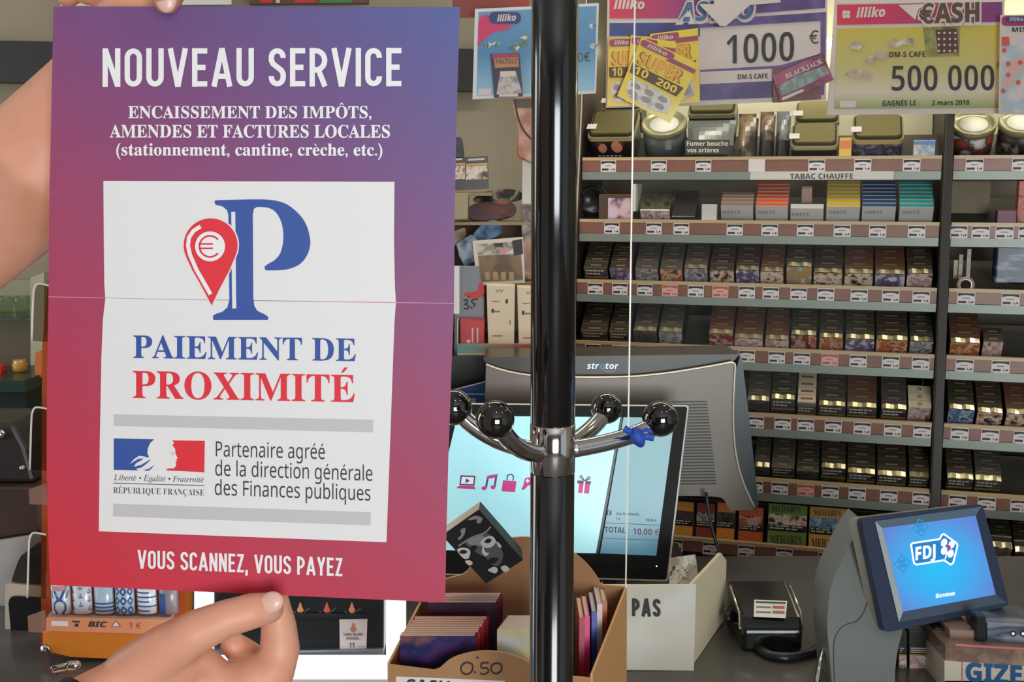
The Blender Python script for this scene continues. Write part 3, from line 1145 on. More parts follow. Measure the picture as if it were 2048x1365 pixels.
b.box(W(rx('A', 1514), RZ['A'].y - .0014, RZ['A'].z - .018), (.036, .001, .030), m_tk, (EX, EB, Z))
b.build('blank_ticket', label='blank white ticket on the top rail above TABAC CHAUFFE', cat='price ticket')
r = root('shelf_sign', W(rx('A', 1643), RZ['A'].y - .006, RZ['A'].z - .049), 'long white strip reading TABAC CHAUFFE below the top shelf', 'sign')
b = MB(); b.box(W(rx('A', 1643), RZ['A'].y - .0042, RZ['A'].z - .039), (rx('A', 1787) - rx('A', 1500), .002, .0185), M('sign_white', (214, 206, 196), .5), (EX, EB, Z)); b.build('plate', r)
b = MB(); SG = Plane(W(rx('A', 1643), RZ['A'].y - .0052, RZ['A'].z), EB); text(b, SG, 'TABAC CHAUFFE', 1580, 1706, 358.2, 357.5, 10.5, m_pdark, 'bold', .0003); b.build('lettering', r)

# ---------------------------------------------------------------- cigarette packs
PH, PD = .054, .0215
m_film = {'brown': M('pack_top_brown', (66, 54, 44), 0.22, coat=0.7), 'olive': M('pack_top_olive', (60, 58, 44), 0.22, coat=0.7), 'grey': M('pack_top_grey', (78, 72, 66), 0.22, coat=0.7), 'rust': M('pack_top_rust', (98, 66, 50), 0.22, coat=0.7)}
m_foil = M('pack_foil', (190, 178, 140), 0.20, 0.85)
m_pside = M('pack_side', (40, 34, 30), 0.4)
m_gold = M('pack_gold', (176, 140, 70), 0.35, 0.3)
m_wtxt = M('pack_white_text', (196, 190, 182), 0.5)
m_ptxt_glint = M('pack_top_text_glint', (120, 104, 86), 0.4)  # title print, also the painted highlight on the top edge
PICS = {
    'purple': MIX('picture_purple', [(196, 190, 208), (126, 112, 150), (74, 62, 92), (214, 206, 214)], 55, .35, coat=.3),
    'orange': MIX('picture_orange', [(196, 120, 74), (160, 80, 50), (222, 176, 140), (90, 46, 34)], 55, .35, coat=.3),
    'grey': MIX('picture_grey', [(150, 148, 152), (110, 108, 112), (190, 186, 186), (72, 68, 70)], 60, .35, coat=.3),
    'face': MIX('picture_face', [(38, 30, 28), (196, 150, 124), (226, 214, 196), (70, 52, 44)], 60, .35, coat=.3),
    'pink': MIX('picture_pink', [(206, 172, 168), (176, 128, 122), (222, 206, 202), (120, 78, 74)], 50, .35, coat=.3),
    'red': MIX('picture_red', [(150, 52, 40), (110, 34, 28), (206, 170, 158), (176, 90, 70)], 45, .35, coat=.3),
    'blue': MIX('picture_blue', [(120, 150, 196), (70, 96, 140), (176, 190, 212), (60, 66, 88)], 55, .35, coat=.3),
    'green': MIX('picture_green', [(190, 196, 172), (150, 150, 120), (208, 140, 80), (216, 218, 200)], 50, .35, coat=.3),
    'white': M('picture_white', (206, 196, 182), .35, coat=.3),
    'dark': MIX('picture_dark', [(50, 46, 46), (84, 78, 78), (34, 30, 30)], 60, .35, coat=.3),
}


def pack_mesh(name, w, front, top, foil=False, h=PH, d=PD, warn=False, stripe=None):
    b = MB()
    b.box((0, d / 2, h / 2), (w, d, h), m_pside, faces={'top': top, 'front': front, 'left': m_pside, 'right': m_pside})
    q = lambda x0, z0, x1, z1, m: b.face([Vector((x0, -.0003, z0)), Vector((x1, -.0003, z0)), Vector((x1, -.0003, z1)), Vector((x0, -.0003, z1))], m)
    qt = lambda x0, y0, x1, y1, m: b.face([Vector((x0, y0, h + .0003)), Vector((x1, y0, h + .0003)), Vector((x1, y1, h + .0003)), Vector((x0, y1, h + .0003))], m)
    if warn:
        for i, z in enumerate((h - .010, h - .019)):
            x = -w * .42
            for k in range(5 - i):
                ww = w * (.10 + .07 * ((k * 7 + i * 3) % 3) / 2)
                q(x, z, x + ww, z + .0042, m_wtxt)
                x += ww + w * .03
        q(-w * .5, h - .030, w * .5, h - .0255, m_gold)
    if foil:
        for k in range(6):                       # crumpled clear film folded over the top
            x0, x1 = -w * .48 + w * .96 * k / 6, -w * .48 + w * .96 * (k + 1) / 6
            za, zb = h + .0006 + .0014 * ((k * 5) % 3), h + .0006 + .0014 * ((k * 5 + 5) % 3)
            b.face([Vector((x0, .001, za * .5 + h * .5)), Vector((x1, .001, zb * .5 + h * .5)), Vector((x1, d * .62, zb)), Vector((x0, d * .62, za))], m_foil, True)
    else:
        qt(-w * .22, d * .38, w * .22, d * .58, m_ptxt_glint)
        qt(-w * .48, d * .04, w * .48, d * .10, m_ptxt_glint)  # pale line painted as the highlight along the top's front edge
    return b.build(name, origin=(0, 0, 0))


TM = Matrix((EX, TB, TN)).transposed()
PROTO = {}


def stack(row, px0, px1, front, film, ranks, foil=True, warn=False, up=0.0, what='', kind='cigarette_pack', fl=None, extra=None):
    """one column of packs: the front one and those queued behind it"""
    xa, xb = rx(row, px0), rx(row, px1)
    if px0 < 1880:
        xa, xb = max(xa, BAYS['main'][0]), min(xb, BAYS['main'][1])
    else:
        xa = max(xa, BAYS['right'][0])
    w = xb - xa - .0022
    x = (xa + xb) / 2
    y0, z0 = RZ[row].y + .010, RZ[row].z + .029 + up
    n_here = STK.setdefault((row, px0 > 1880), 0)
    STK[(row, px0 > 1880)] += 1
    where = 'right bay' if px0 > 1880 else 'wide bay'
    for k in range(ranks):
        first = k == 0
        key = (front if first else 'rear', film, foil and first, warn and first)
        if key not in PROTO:
            o = pack_mesh(kind, .05, PICS[front] if first else m_pside, m_film[film], foil and first, warn=warn and first)
            PROTO[key] = o
        else:
            o = PROTO[key].copy(); COL.objects.link(o)
        hh = (.076 + up) * C36 - .010 * S36 - .0012
        base = W(x, y0, z0) + TB * (k * (PD + .0006)) - TN * hh
        jit = random.uniform(-.0006, .0006)
        o.matrix_world = Matrix.Translation(base + EX * jit) @ TM.to_4x4() @ Matrix.Diagonal((w / .05, 1, hh / PH, 1))
        if first:
            lab = '%s front cigarette pack, %s column of the %s shelf, %s' % (what, ORD[n_here], ROWN[row], where)
        else:
            lab = 'cigarette pack %s behind the front, %s column, %s shelf, %s' % (ORD[k - 1], ORD[n_here], ROWN[row], where)
        props(o, lab, 'cigarette pack', 'cigarette packs on the tobacco shelves')


STK = {}
for a in [
    ('C', 1164, 1213, 'dark', 'olive', 6, False, True, 0, 'black text-band'), ('C', 1216, 1261, 'purple', 'brown', 4, False, False, 0, 'mauve picture'),
    ('C', 1267, 1314, 'grey', 'grey', 6, False, False, 0, 'grey picture'), ('C', 1317, 1363, 'orange', 'grey', 6, False, False, 0, 'orange brown picture'),
    ('C', 1366, 1414, 'grey', 'grey', 6, True, False, .003, 'grey face picture'), ('C', 1417, 1467, 'face', 'brown', 5, False, False, 0, 'dark two-face picture'),
    ('C', 1469, 1517, 'purple', 'brown', 5, True, False, .002, 'violet picture'), ('C', 1519, 1567, 'face', 'rust', 5, True, False, 0, 'pale portrait picture'),
    ('C', 1571, 1623, 'green', 'olive', 6, True, False, .012, 'gold-topped green'), ('C', 1626, 1685, 'face', 'brown', 6, True, False, 0, 'face picture'),
    ('C', 1688, 1747, 'face', 'rust', 6, True, False, 0, 'dark portrait picture'), ('C', 1749, 1811, 'purple', 'rust', 6, True, False, 0, 'purple picture'),
    ('C', 1813, 1866, 'pink', 'brown', 6, True, False, .003, 'pink picture'),
    ('D', 1158, 1213, 'dark', 'brown', 6, False, True, -.004, 'black text-band'), ('D', 1215, 1258, 'dark', 'olive', 6, False, True, -.004, 'black gold-line'),
    ('D', 1264, 1312, 'dark', 'grey', 6, True, False, 0, 'dark grey'), ('D', 1315, 1363, 'grey', 'grey', 6, True, False, 0, 'light grey picture'),
    ('D', 1415, 1465, 'red', 'rust', 6, True, False, 0, 'dark red picture'), ('D', 1467, 1526, 'pink', 'rust', 6, True, False, -.008, 'pale pink picture'),
    ('D', 1528, 1577, 'pink', 'rust', 5, True, False, -.008, 'mauve scar picture'), ('D', 1580, 1633, 'red', 'olive', 6, True, False, .004, 'red and grey picture'),
    ('D', 1637, 1686, 'orange', 'brown', 6, True, False, 0, 'brown picture'), ('D', 1689, 1749, 'purple', 'olive', 6, True, False, 0, 'purple picture'),
    ('D', 1751, 1816, 'orange', 'brown', 6, True, False, 0, 'orange picture'), ('D', 1819, 1868, 'grey', 'olive', 6, True, False, 0, 'pale grey'),
    ('E', 1492, 1538, 'dark', 'grey', 6, True, False, 0, 'dark'), ('E', 1540, 1590, 'dark', 'olive', 6, True, True, .006, 'gold and black'),
    ('E', 1592, 1632, 'dark', 'brown', 1, False, True, -.006, 'black base'), ('E', 1635, 1691, 'dark', 'brown', 6, True, True, -.003, 'black text-band'),
    ('E', 1693, 1754, 'dark', 'rust', 6, True, True, -.003, 'gold-line'), ('E', 1761, 1814, 'dark', 'grey', 6, True, True, -.003, 'black gold-line'),
    ('F', 1507, 1539, 'dark', 'grey', 6, True, False, -.004, 'dark'), ('F', 1541, 1589, 'dark', 'grey', 6, False, True, -.002, 'black text-band'),
    ('F', 1591, 1638, 'dark', 'olive', 6, False, False, -.006, 'film-topped dark'), ('F', 1640, 1691, 'dark', 'brown', 6, True, True, .004, 'bright-topped black'),
    ('F', 1693, 1751, 'dark', 'olive', 6, True, True, -.003, 'black gold-line'), ('F', 1753, 1813, 'dark', 'brown', 6, True, True, -.004, 'silver-topped black'),
    ('F', 1817, 1867, 'dark', 'olive', 6, True, True, -.003, 'black text-band'),
    ('D', 1900, 1962, 'orange', 'rust', 6, True, False, 0, 'orange picture'), ('D', 1966, 2008, 'pink', 'brown', 2, False, False, .004, 'red and pink picture'),
    ('E', 1896, 1950, 'blue', 'olive', 6, True, False, .004, 'blue picture'), ('E', 1954, 2007, 'face', 'brown', 6, True, False, 0, 'face picture'), ('E', 2012, 2064, 'face', 'rust', 6, True, False, 0, 'portrait picture'),
    ('F', 1893, 1948, 'dark', 'brown', 6, True, True, 0, 'gold-topped black'), ('F', 1950, 2005, 'dark', 'grey', 6, True, True, 0, 'black gold-line'),
    ('G', 1982, 2026, 'grey', 'olive', 6, True, False, .006, 'gold and beige'), ('G', 2029, 2076, 'dark', 'brown', 6, True, False, 0, 'dark'),
]:
    stack(*a)


def tilted(name, row, px0, px1, label, cat, group=None):
    """a thing standing square on the sloping tray of a row; gives its axes and the point of its front top edge"""
    xa, xb = rx(row, px0), rx(row, px1)
    return (xa + xb) / 2, xb - xa


# tall stack of pale packs with lettered ends and the three ringed ones on the fifth shelf
m_cream = M('pack_cream', (206, 188, 160), .4)
m_brownink = M('pack_brown_ink', (140, 88, 56), .5)
for k in range(5):
    x, w = tilted('', 'E', 1592, 1632, '', '')
    c = W(x, RZ['E'].y + .013, RZ['E'].z + .031) + TB * (k * .0222) + TN * .0005
    b = MB()
    b.box(c + TB * .0105 - TN * .022, (w - .004, .0205, .044), m_cream if k else M('pack_white_foil', (226, 214, 190), .25, .3), (EX, TB, TN))
    t = TB * .006
    b.box(c + TB * .0105 + TN * .0003, (w * .62, .006, .0006), m_brownink, (EX, TB, TN))
    b.build('cigarette_pack', label='cream pack with brown lettering, %s from the front in its column, fifth shelf' % ORD[k], cat='cigarette pack', group='cream packs on the fifth shelf')
for k in range(3):
    x, w = tilted('', 'E', 1815, 1864, '', '')
    c = W(x, RZ['E'].y + .012, RZ['E'].z + .032) + TB * (k * .0222)
    b = MB()
    b.box(c + TB * .0105 - TN * .027, (w - .003, .0205, .054), m_cream, (EX, TB, TN), faces={'front': PICS['pink'] if k == 0 else m_cream, 'right': m_pside, 'left': m_pside})
    b.lathe([(.0028, 0), (.0042, 0), (.0042, .0005), (.0028, .0005)], c + TB * .0105 + TN * .0002, m_pdark, 16, (EX, TB, TN))
    b.build('cigarette_pack', label='cream pack with ring mark, %s from the front, beside divider, fifth shelf' % ORD[k], cat='cigarette pack', group='ring-marked packs on the fifth shelf')

# ---------------------------------------------------------------- second shelf: coloured cartons
HEET = [(1438, 1506, (150, 122, 104), 'grey brown', 4), (1508, 1576, (226, 98, 54), 'orange red', 7), (1650, 1721, (226, 186, 50), 'yellow', 8), (1722, 1793, (58, 84, 130), 'dark blue', 7), (1797, 1869, (60, 168, 168), 'turquoise', 7)]
m_heet = M('carton_white', (200, 194, 194), .4, coat=.3)
m_htxt = M('carton_grey_text', (140, 138, 142), .5)
m_edge = M('carton_edge', (214, 206, 200), .3, .3)
for ci, (a, c_, rgb, cn, nk) in enumerate(HEET):
    mt = M('carton_' + cn.replace(' ', '_'), rgb, .2, .15, coat=.8)
    x, w = tilted('', 'B', a, c_, '', '')
    w -= .004
    for k in range(nk):
        hh, dd = .052, .0125
        c = W(x, RZ['B'].y + .012, RZ['B'].z + .034) + TB * (k * .0135)
        b = MB()
        b.box(c + TB * dd / 2 - TN * hh / 2, (w, dd, hh), m_heet, (EX, TB, TN), faces={'top': mt, 'front': m_heet, 'back': m_heet})
        b.box(c + TB * .0008 + TN * .0001, (w, .0012, .0006), m_edge, (EX, TB, TN))
        if k == 0:
            S_ = Plane(c - TN * .01, TB)
            yv = 444 - 20
            text(b, S_, 'HEETS', a + 8, a + 42, yv + 4, yv + 4, 6.5, m_htxt, 'bold', .0004)
        b.build('tobacco_carton', label='%s topped white carton, %s from the front under TABAC CHAUFFE' % (cn, ORD[k]), cat='carton', group='coloured cartons on the second shelf')
x, w = tilted('', 'B', 1578, 1648, '', '')
b = MB()
c = W(x, RZ['B'].y + .012, RZ['B'].z + .030)
b.box(c + TB * .008 - TN * .025, (w - .004, .016, .05), m_heet, (EX, TB, TN)); S_ = Plane(c - TN * .01, TB); text(b, S_, 'HEETS', 1584, 1618, 432, 432, 6.5, m_htxt, 'bold', .0004)
b.build('tobacco_carton', label='single low white carton between the orange and yellow cartons', cat='carton')
b = MB(); x, w = tilted('', 'B', 1605, 1626, '', ''); b.box(c - EX * .002 + TB * .05 + TN * .0, (.022, .008, .04), M('cardboard_pink', (190, 160, 140), .6), (EX, TB, TN)); b.build('pusher_tab', label='beige pusher tab behind the single white carton', cat='tab')


def tin(row, px0, px1, dz, back, label, hgt, dep, side, face=None, tag_=True, lid=(150, 140, 92), rb=.012):
    """lidded tin with rounded corners on a sloping tray"""
    x, w = tilted('', row, px0, px1, '', '')
    c = W(x, RZ[row].y + .012, RZ[row].z + dz) + TB * back
    hgt = (dz + .047) * C36 - .012 * S36 - .001
    m_lid = M('lid_%d_%d_%d' % lid, lid, .32, .55)
    m_lrim = M('lid_rim_dark', (40, 36, 26), .35)
    ml = M('lid_bead', (196, 188, 140), .28, .6)
    def rr(wx, dy, z, r):
        return [c + EX * (px) + TB * (py) + TN * z for px, py in [(u - wx / 2, v) for u, v in rrect(0, (dep - dy) / 2, wx, (dep + dy) / 2, r)]]
    rt = root('storage_tin', c + TB * dep / 2 - TN * hgt, label, 'tin', 'lidded tins on the top shelf')
    b = MB(); b.prism(rr(w, dep, -.012, rb), -TN * (hgt - .012), side)
    if face:
        f = lambda u, v, o: c + EX * (w * (u - .5)) - TN * v - TB * o
        face(b, f)
    b.build('body', rt)
    b = MB(); b.prism(rr(w + .003, dep + .003, -.004, rb), -TN * .010, ml); b.prism(rr(w - .004, dep - .004, .000, rb), -TN * .004, m_lrim); b.prism(rr(w - .012, dep - .012, .004, rb * .8), -TN * .004, m_lid); b.build('lid', rt, 'gold lid')
    if tag_:
        b = MB(); b.box(c - EX * (w * .44) + TB * dep * .28 + TN * .007, (.022, .020, .001), m_tk, (EX, TB, TN)); b.build('tag', rt, 'small white tag')
    return rt


def twofaces(b, f):
    m = M('print_skin', (196, 130, 100), .5)
    for u, v, s in ((.30, .034, .011), (.62, .030, .014)):
        b.ball(f(u, v, .000), s, m, 12, (1, .05, 1.2), (EX, TB, TN))
        b.ball(f(u + (.07 if u > .5 else -.06), v - .006, -.0001), s * .9, M('print_hair', (86, 48, 34), .5), 12, (.8, .04, 1.2), (EX, TB, TN))
    for i in range(6):
        b.box(f(.22 + i * .09, .055, .0004), (.006, .0006, .003), m_wtxt, (EX, TB, TN))


m_tblack = M('tin_black', (30, 26, 24), .35)
tin('A', 1172, 1264, .052, 0, 'gold lidded black tin with two portraits, left end of the top shelf', .075, .105, m_tblack, twofaces, lid=(140, 132, 88))
tin('A', 1186, 1264, .052, .115, 'gold lidded tin behind the portrait tin at the left end', .075, .09, m_tblack, None)
tin('A', 1581, 1674, .028, 0, 'gold lidded tin below the sign reading 1000, front one', .07, .085, m_tblack)
tin('A', 1585, 1676, .028, .092, 'gold lidded tin right behind the front one, below the pink scratch card', .07, .085, m_tblack)
tin('A', 1705, 1806, .040, 0, 'gold lidded tin below the green sign, left of the pale pack', .07, .095, MIX('tin_lilac', [(150, 146, 170), (60, 50, 56), (120, 112, 140)], 40, .4))
tin('A', 1366, 1462, .060, .075, 'gold lidded tin behind the pouch about arteries', .07, .09, m_tblack, None, False)
m_line = M('lid_print', (220, 210, 160), .4)


def drum(px0, px1, dz, back, label, side, hgt=.085, mats_=None):
    x, w = tilted('', 'A', px0, px1, '', '')
    r_ = w / 2
    c = W(x, RZ['A'].y + .014, RZ['A'].z + dz) + TB * (back + r_)
    hgt = (dz + .047) * C36 - .014 * S36 - .001
    rt = root('round_tin', c - TN * hgt, label, 'tin', 'round tins on the top shelf')
    b = MB(); b.lathe([(.0001, -hgt), (r_ * .95, -hgt), (r_ * .95, -.012), (.0001, -.012)], c, side, 40, (EX, TB, TN)); b.build('body', rt)
    b = MB(); b.lathe([(r_ * .94, -.014), (r_, -.013), (r_, 0), (r_ * .97, .002), (r_ * .90, .001), (r_ * .86, -.004), (r_ * .66, -.004), (.0001, -.004)], c, M('drum_rim', (178, 172, 132), .3, .5), 40, (EX, TB, TN)); b.build('lid', rt, 'beige metal lid')
    b = MB(); b.lathe([(r_ * .64, -.0034), (r_ * .64, -.0026), (.0001, -.0026)], c, M('drum_label', (240, 236, 222), .5), 40, (EX, TB, TN)); b.build('lid_label', rt, 'round white label')
    return rt, c, r_


rt, c, r_ = drum(1274, 1366, .052, 0, 'round dark tin with white lid under the yellow scratch cards', M('tin_slate', (84, 84, 84), .4))
b = MB(); b.box(c - TB * (r_ * .97) - TN * .028 + EX * .014, (.014, .001, .024), M('tag_slate', (150, 148, 144), .5), (EX, TB, TN)); b.build('tag', rt)
drum(1903, 1996, .046, 0, 'round dark tin with white lid, first right of the divider', MIX('tin_print_red', [(40, 34, 34), (160, 72, 52), (60, 46, 48), (206, 200, 200)], 26, .4))
drum(2000, 2096, .046, .004, 'round dark tin with white lid at the right edge of the picture', MIX('tin_print_dark', [(56, 44, 44), (36, 30, 30), (190, 186, 180)], 30, .4))
# soft pouches
m_pouch = M('pouch_slate', (120, 122, 116), .25, .2, coat=.4)


def pouch(px0, px1, top, label, mat, band=None, back=.0, words=(), thick=.03):
    x, w = tilted('', 'A', px0, px1, '', '')
    f0 = W(x, RZ['A'].y + .014 + back, RZ['A'].z - .006)
    up = (Z * .93 + EB * .36).normalized(); bk = EX.cross(up) * 1.0
    bk = (EB - up * EB.dot(up)).normalized()
    rt = root('tobacco_pouch', f0 + bk * thick / 2, label, 'pouch', 'tobacco pouches on the top shelf')
    b = MB()
    n, m_ = 8, 10
    grid = lambda s: [[f0 + EX * (w * (i / n - .5) * (1 - .06 * math.sin(math.pi * j / m_))) + up * (top * j / m_) + bk * (thick / 2 - s * thick / 2 * (1 - abs(2 * i / n - 1) ** 3) * math.sin(math.pi * min(1, .15 + j / m_ * .85)) ** .5) for i in range(n + 1)] for j in range(m_ + 1)]
    for s in (1, -1):
        g = grid(s)
        for j in range(m_):
            for i in range(n):
                q = [g[j][i], g[j][i + 1], g[j + 1][i + 1], g[j + 1][i]]
                b.face(q if s > 0 else q[::-1], band if (band and j < 4 and s > 0) else mat, True)
    b.build('pouch_body', rt)
    if words:
        b = MB()
        S_ = Plane(f0 - bk * .0022, bk)
        poly(b, S_, [(px0 + 3, 280), (px1 - 6, 280), (px1 - 8, 309), (px0 + 4, 309)], m_tblack, .0002)
        for wd_, a, c_, y in words:
            text(b, S_, wd_, a, c_, y, y, 9, m_wtxt, 'bold', .0005)
        b.build('lettering', rt)


pouch(1367, 1466, .105, 'grey soft pouch reading Fumer bouche vos artères, on the top shelf', m_pouch, m_tblack, 0, (('Fumer bouche', 1374, 1456, 292), ('vos artères', 1374, 1438, 305)))
m_pb = MIX('pouch_black', [(34, 30, 28), (58, 52, 46), (150, 120, 84), (28, 26, 26)], 16, .25, coat=.5)
pouch(1470, 1512, .12, 'narrow dark pouch right of the pouch about arteries', m_pb, None, .004)
pouch(1514, 1546, .125, 'dark leaning pouch with pale writing, middle of three', m_pb, m_tblack, .012)
pouch(1548, 1578, .125, 'black and grey pouch left of the stacked gold tins', MIX('pouch_stripe', [(40, 38, 38), (130, 132, 136), (60, 58, 56)], 20, .25, coat=.5), m_tblack, .006)
b = MB(); x, w = tilted('', 'A', 1678, 1702, '', ''); c = W(x, RZ['A'].y + .02, RZ['A'].z + .01); b.box(c, (w, .02, .066), M('pack_yellow', (232, 186, 70), .4), (EX, EB, Z)); b.box(c + Z * .018 - EB * .0102, (w * .9, .0006, .016), M('pack_orange', (224, 130, 76), .4), (EX, EB, Z)); b.build('rolling_paper_box', label='small yellow box between two gold lidded tins, top shelf', cat='box')
b = MB(); x, w = tilted('', 'A', 1827, 1870, '', ''); c = W(x, RZ['A'].y + .02, RZ['A'].z + .008); b.box(c, (w, .022, .056), MIX('pack_pale_blue', [(190, 196, 200), (130, 150, 186), (206, 190, 180)], 60, .4), (EX, EB, Z)); b.box(c + Z * .022 - EB * .0112, (w, .0006, .007), M('pack_blue_band', (90, 130, 190), .4), (EX, EB, Z)); b.build('cigarette_pack', label='pale blue and white pack alone at the right end, top shelf', cat='cigarette pack')

# second shelf, left end
x, w = tilted('', 'B', 1162, 1190, '', ''); c = W(x, RZ['B'].y + .06, RZ['B'].z + .045)
b = MB(); b.lathe([(.0001, -.01), (.034, -.01), (.036, 0), (.034, .012), (.026, .013), (.024, .008), (.0001, .008)], c, M('tin_lid_black', (34, 32, 30), .3), 32, (EX, Z, -EB)); b.build('round_tin', label='black round tin on edge beside the coat stand, second shelf', cat='tin')
x, w = tilted('', 'B', 1205, 1262, '', ''); c = W(x, RZ['B'].y + .035, RZ['B'].z + .022)
r = root('picture_box', c - Z * .045, 'brown box with a blue and pink picture, left end of second shelf', 'box')
b = MB(); b.box(c - EX * .008 + EB * .01 + Z * .008, (w + .012, .04, .060), M('box_brown', (86, 62, 46), .5), (EX, EB, Z)); b.build('carton', r, bevel=.001)
b = MB(); b.box(c + EX * .004 - EB * .0105 - Z * .004, (w - .008, .001, .066), MIX('picture_blue_pink', [(120, 150, 190), (206, 196, 214), (214, 170, 170), (70, 80, 120)], 28, .4), (EX, EB, Z)); b.build('picture', r)
x, w = tilted('', 'B', 1264, 1270, '', ''); b = MB(); b.box(W(x, RZ['B'].y + .05, RZ['B'].z + .052), (.006, .09, .062), M('acrylic_white', (226, 224, 214), .2), (EX, EB, Z)); b.build('divider_plate', label='pale upright divider plate right of the brown picture box', cat='divider')
x, w = tilted('', 'B', 1278, 1337, '', ''); c = W(x, RZ['B'].y + .013, RZ['B'].z + .024)
b = MB(); b.box(c + TB * .03 - TN * .025, (w, .06, .05), m_foil, (EX, TB, TN), faces={'front': PICS['pink'], 'top': MIX('crumpled_foil', [(190, 186, 150), (230, 228, 206), (140, 130, 90)], 40, .18, .9)}); b.build('cigarette_carton', label='silver topped carton with pink picture, second shelf', cat='carton', bevel=.001)
x, w = tilted('', 'B', 1341, 1388, '', ''); c = W(x, RZ['B'].y + .013, RZ['B'].z + .010)
b = MB(); b.box(c + TB * .05 - TN * .02, (w, .10, .04), M('carton_dark', (58, 52, 48), .22, coat=.5), (EX, TB, TN)); b.build('cigarette_carton', label='low dark carton right of the silver topped one', cat='carton', bevel=.001)
x, w = tilted('', 'B', 1402, 1432, '', ''); c = W(x, RZ['B'].y + .02, RZ['B'].z + .016)
b = MB(); b.box(c, (w, .02, .042), m_heet, (EX, EB, Z)); b.box(c + Z * .0212 - EB * .0, (w, .02, .0006), M('white_top', (240, 236, 230), .3), (EX, EB, Z)); b.build('small_box', label='small plain white box standing alone left of the cartons', cat='box', bevel=.001)
# right bay, second and third shelves
x, w = tilted('', 'B', 1903, 1990, '', ''); b = MB(); b.box(W(x, RZ['B'].y + .1, RZ['B'].z + .056), (w, .006, .072), M('panel_beige', (132, 116, 92), .6), (EX, EB, Z)); b.build('backing_card', label='plain beige backing card, second shelf right of divider', cat='card')
x, w = tilted('', 'B', 1995, 2034, '', ''); b = MB(); b.box(W(x, RZ['B'].y + .025, RZ['B'].z + .012), (w, .03, .034), MIX('maroon_print', [(112, 36, 62), (84, 30, 66)], 30, .4), (EX, EB, Z)); b.build('small_box', label='maroon box right of the beige backing card', cat='box', bevel=.001)
x, w = tilted('', 'B', 2037, 2080, '', ''); b = MB(); b.box(W(x, RZ['B'].y + .04, RZ['B'].z + .045), (w, .03, .09), MIX('red_print', [(150, 50, 50), (196, 96, 80), (120, 40, 60)], 40, .4, stretch=(1, 1, 3)), (EX, EB, Z)); b.build('small_box', label='tall red striped box at the picture edge, second shelf', cat='box', bevel=.001)
for i, px in enumerate((1914, 1924, 1940)):
    x = rx('C', px)
    b = MB(); b.box(W(x, RZ['C'].y + .05, RZ['C'].z + .040 + .006 * i), (.008, .006, .04 + .012 * i), MIX('cigar_tube', [(170, 150, 110), (120, 110, 96), (196, 150, 80)], 90, .3), (EX, EB, Z)); b.build('filter_tube', label='slim upright tube, %s from left beside the divider, third shelf' % ORD[i], cat='tube', group='slim tubes on the third shelf')
x = rx('C', 1932); b = MB(); b.lathe([(.011, 0), (.018, 0), (.018, .002), (.011, .002)], W(x, RZ['C'].y + .012, RZ['C'].z + .010), M('ring_silver', (170, 150, 146), .3, .4), 24, (EX, Z, -EB)); b.build('ring_tag', label='silver ring shaped tag under the slim tubes', cat='tag')
x, w = tilted('', 'C', 1993, 2066, '', ''); b = MB(); b.box(W(x, RZ['C'].y + .06, RZ['C'].z + .052), (w, .05, .080), MIX('blue_pack_print', [(26, 36, 74), (16, 22, 46), (34, 48, 92), (120, 126, 140)], 24, .3, stretch=(1, 1, 3)), (EX, EB, Z)); b.build('tobacco_pouch', label='dark blue pouch at the picture edge, third shelf', cat='pouch', bevel=.004)

# ---------------------------------------------------------------- seventh shelf: cigarillo tins
def cigarillo(px0, px1, rgb, name, label, band=.55, h=.112, drop=.024, pic='dark'):
    x, w = tilted('', 'G', px0, px1, '', '')
    w -= .003
    up = (Z * .975 + EB * .22).normalized(); bk = (EB - up * EB.dot(up)).normalized()
    f0 = W(x, RZ['G'].y + .0135, RZ['G'].z - drop)
    mc = M('tin_' + label.split()[0] + str(rgb[0]), rgb, .35, coat=.3)
    rt = root('cigarillo_tin', f0 + bk * .009, label, 'tin', 'cigarillo tins on the seventh shelf')
    b = MB(); b.box(f0 + up * h / 2 + bk * .009, (w, .018, h), mc, (EX, bk, up)); b.build('case', rt, bevel=.001)
    q = lambda u0, v0, u1, v1, m, o=.0004: b.face([f0 + EX * w * (u - .5) + up * (h * v) - bk * o for u, v in ((u0, v0), (u1, v0), (u1, v1), (u0, v1))], m)
    b = MB(); q(.01, .47, .99, .60, m_tblack)
    for j, v in enumerate((.56, .51)):
        u = .05
        for k in range(6 - j):
            q(u, v, u + .08 + .03 * ((k + j) % 3), v + .025, m_wtxt, .0007); u += .14
    b.build('warning_band', rt, 'black text band')
    b = MB(); q(.01, .60, .99, .80, PICS[pic]); b.build('picture', rt)
    if name:
        b = MB(); S_ = Plane(f0 - bk * .0002, bk)
        y = ROWY['G'] + SLOPE(ROWY['G']) * (px0 - 1500)
        text(b, S_, name, px0 + 8, px1 - 10, y - 4, y - 2.5, 17, m_pdark, 'serif', .0004)
        text(b, S_, name, px0 + 12, px1 - 12, y - 68, y - 66, 11, M('faint_ink', (50, 54, 34), .5), 'serif', .0004)
        b.build('lettering', rt)
    return rt


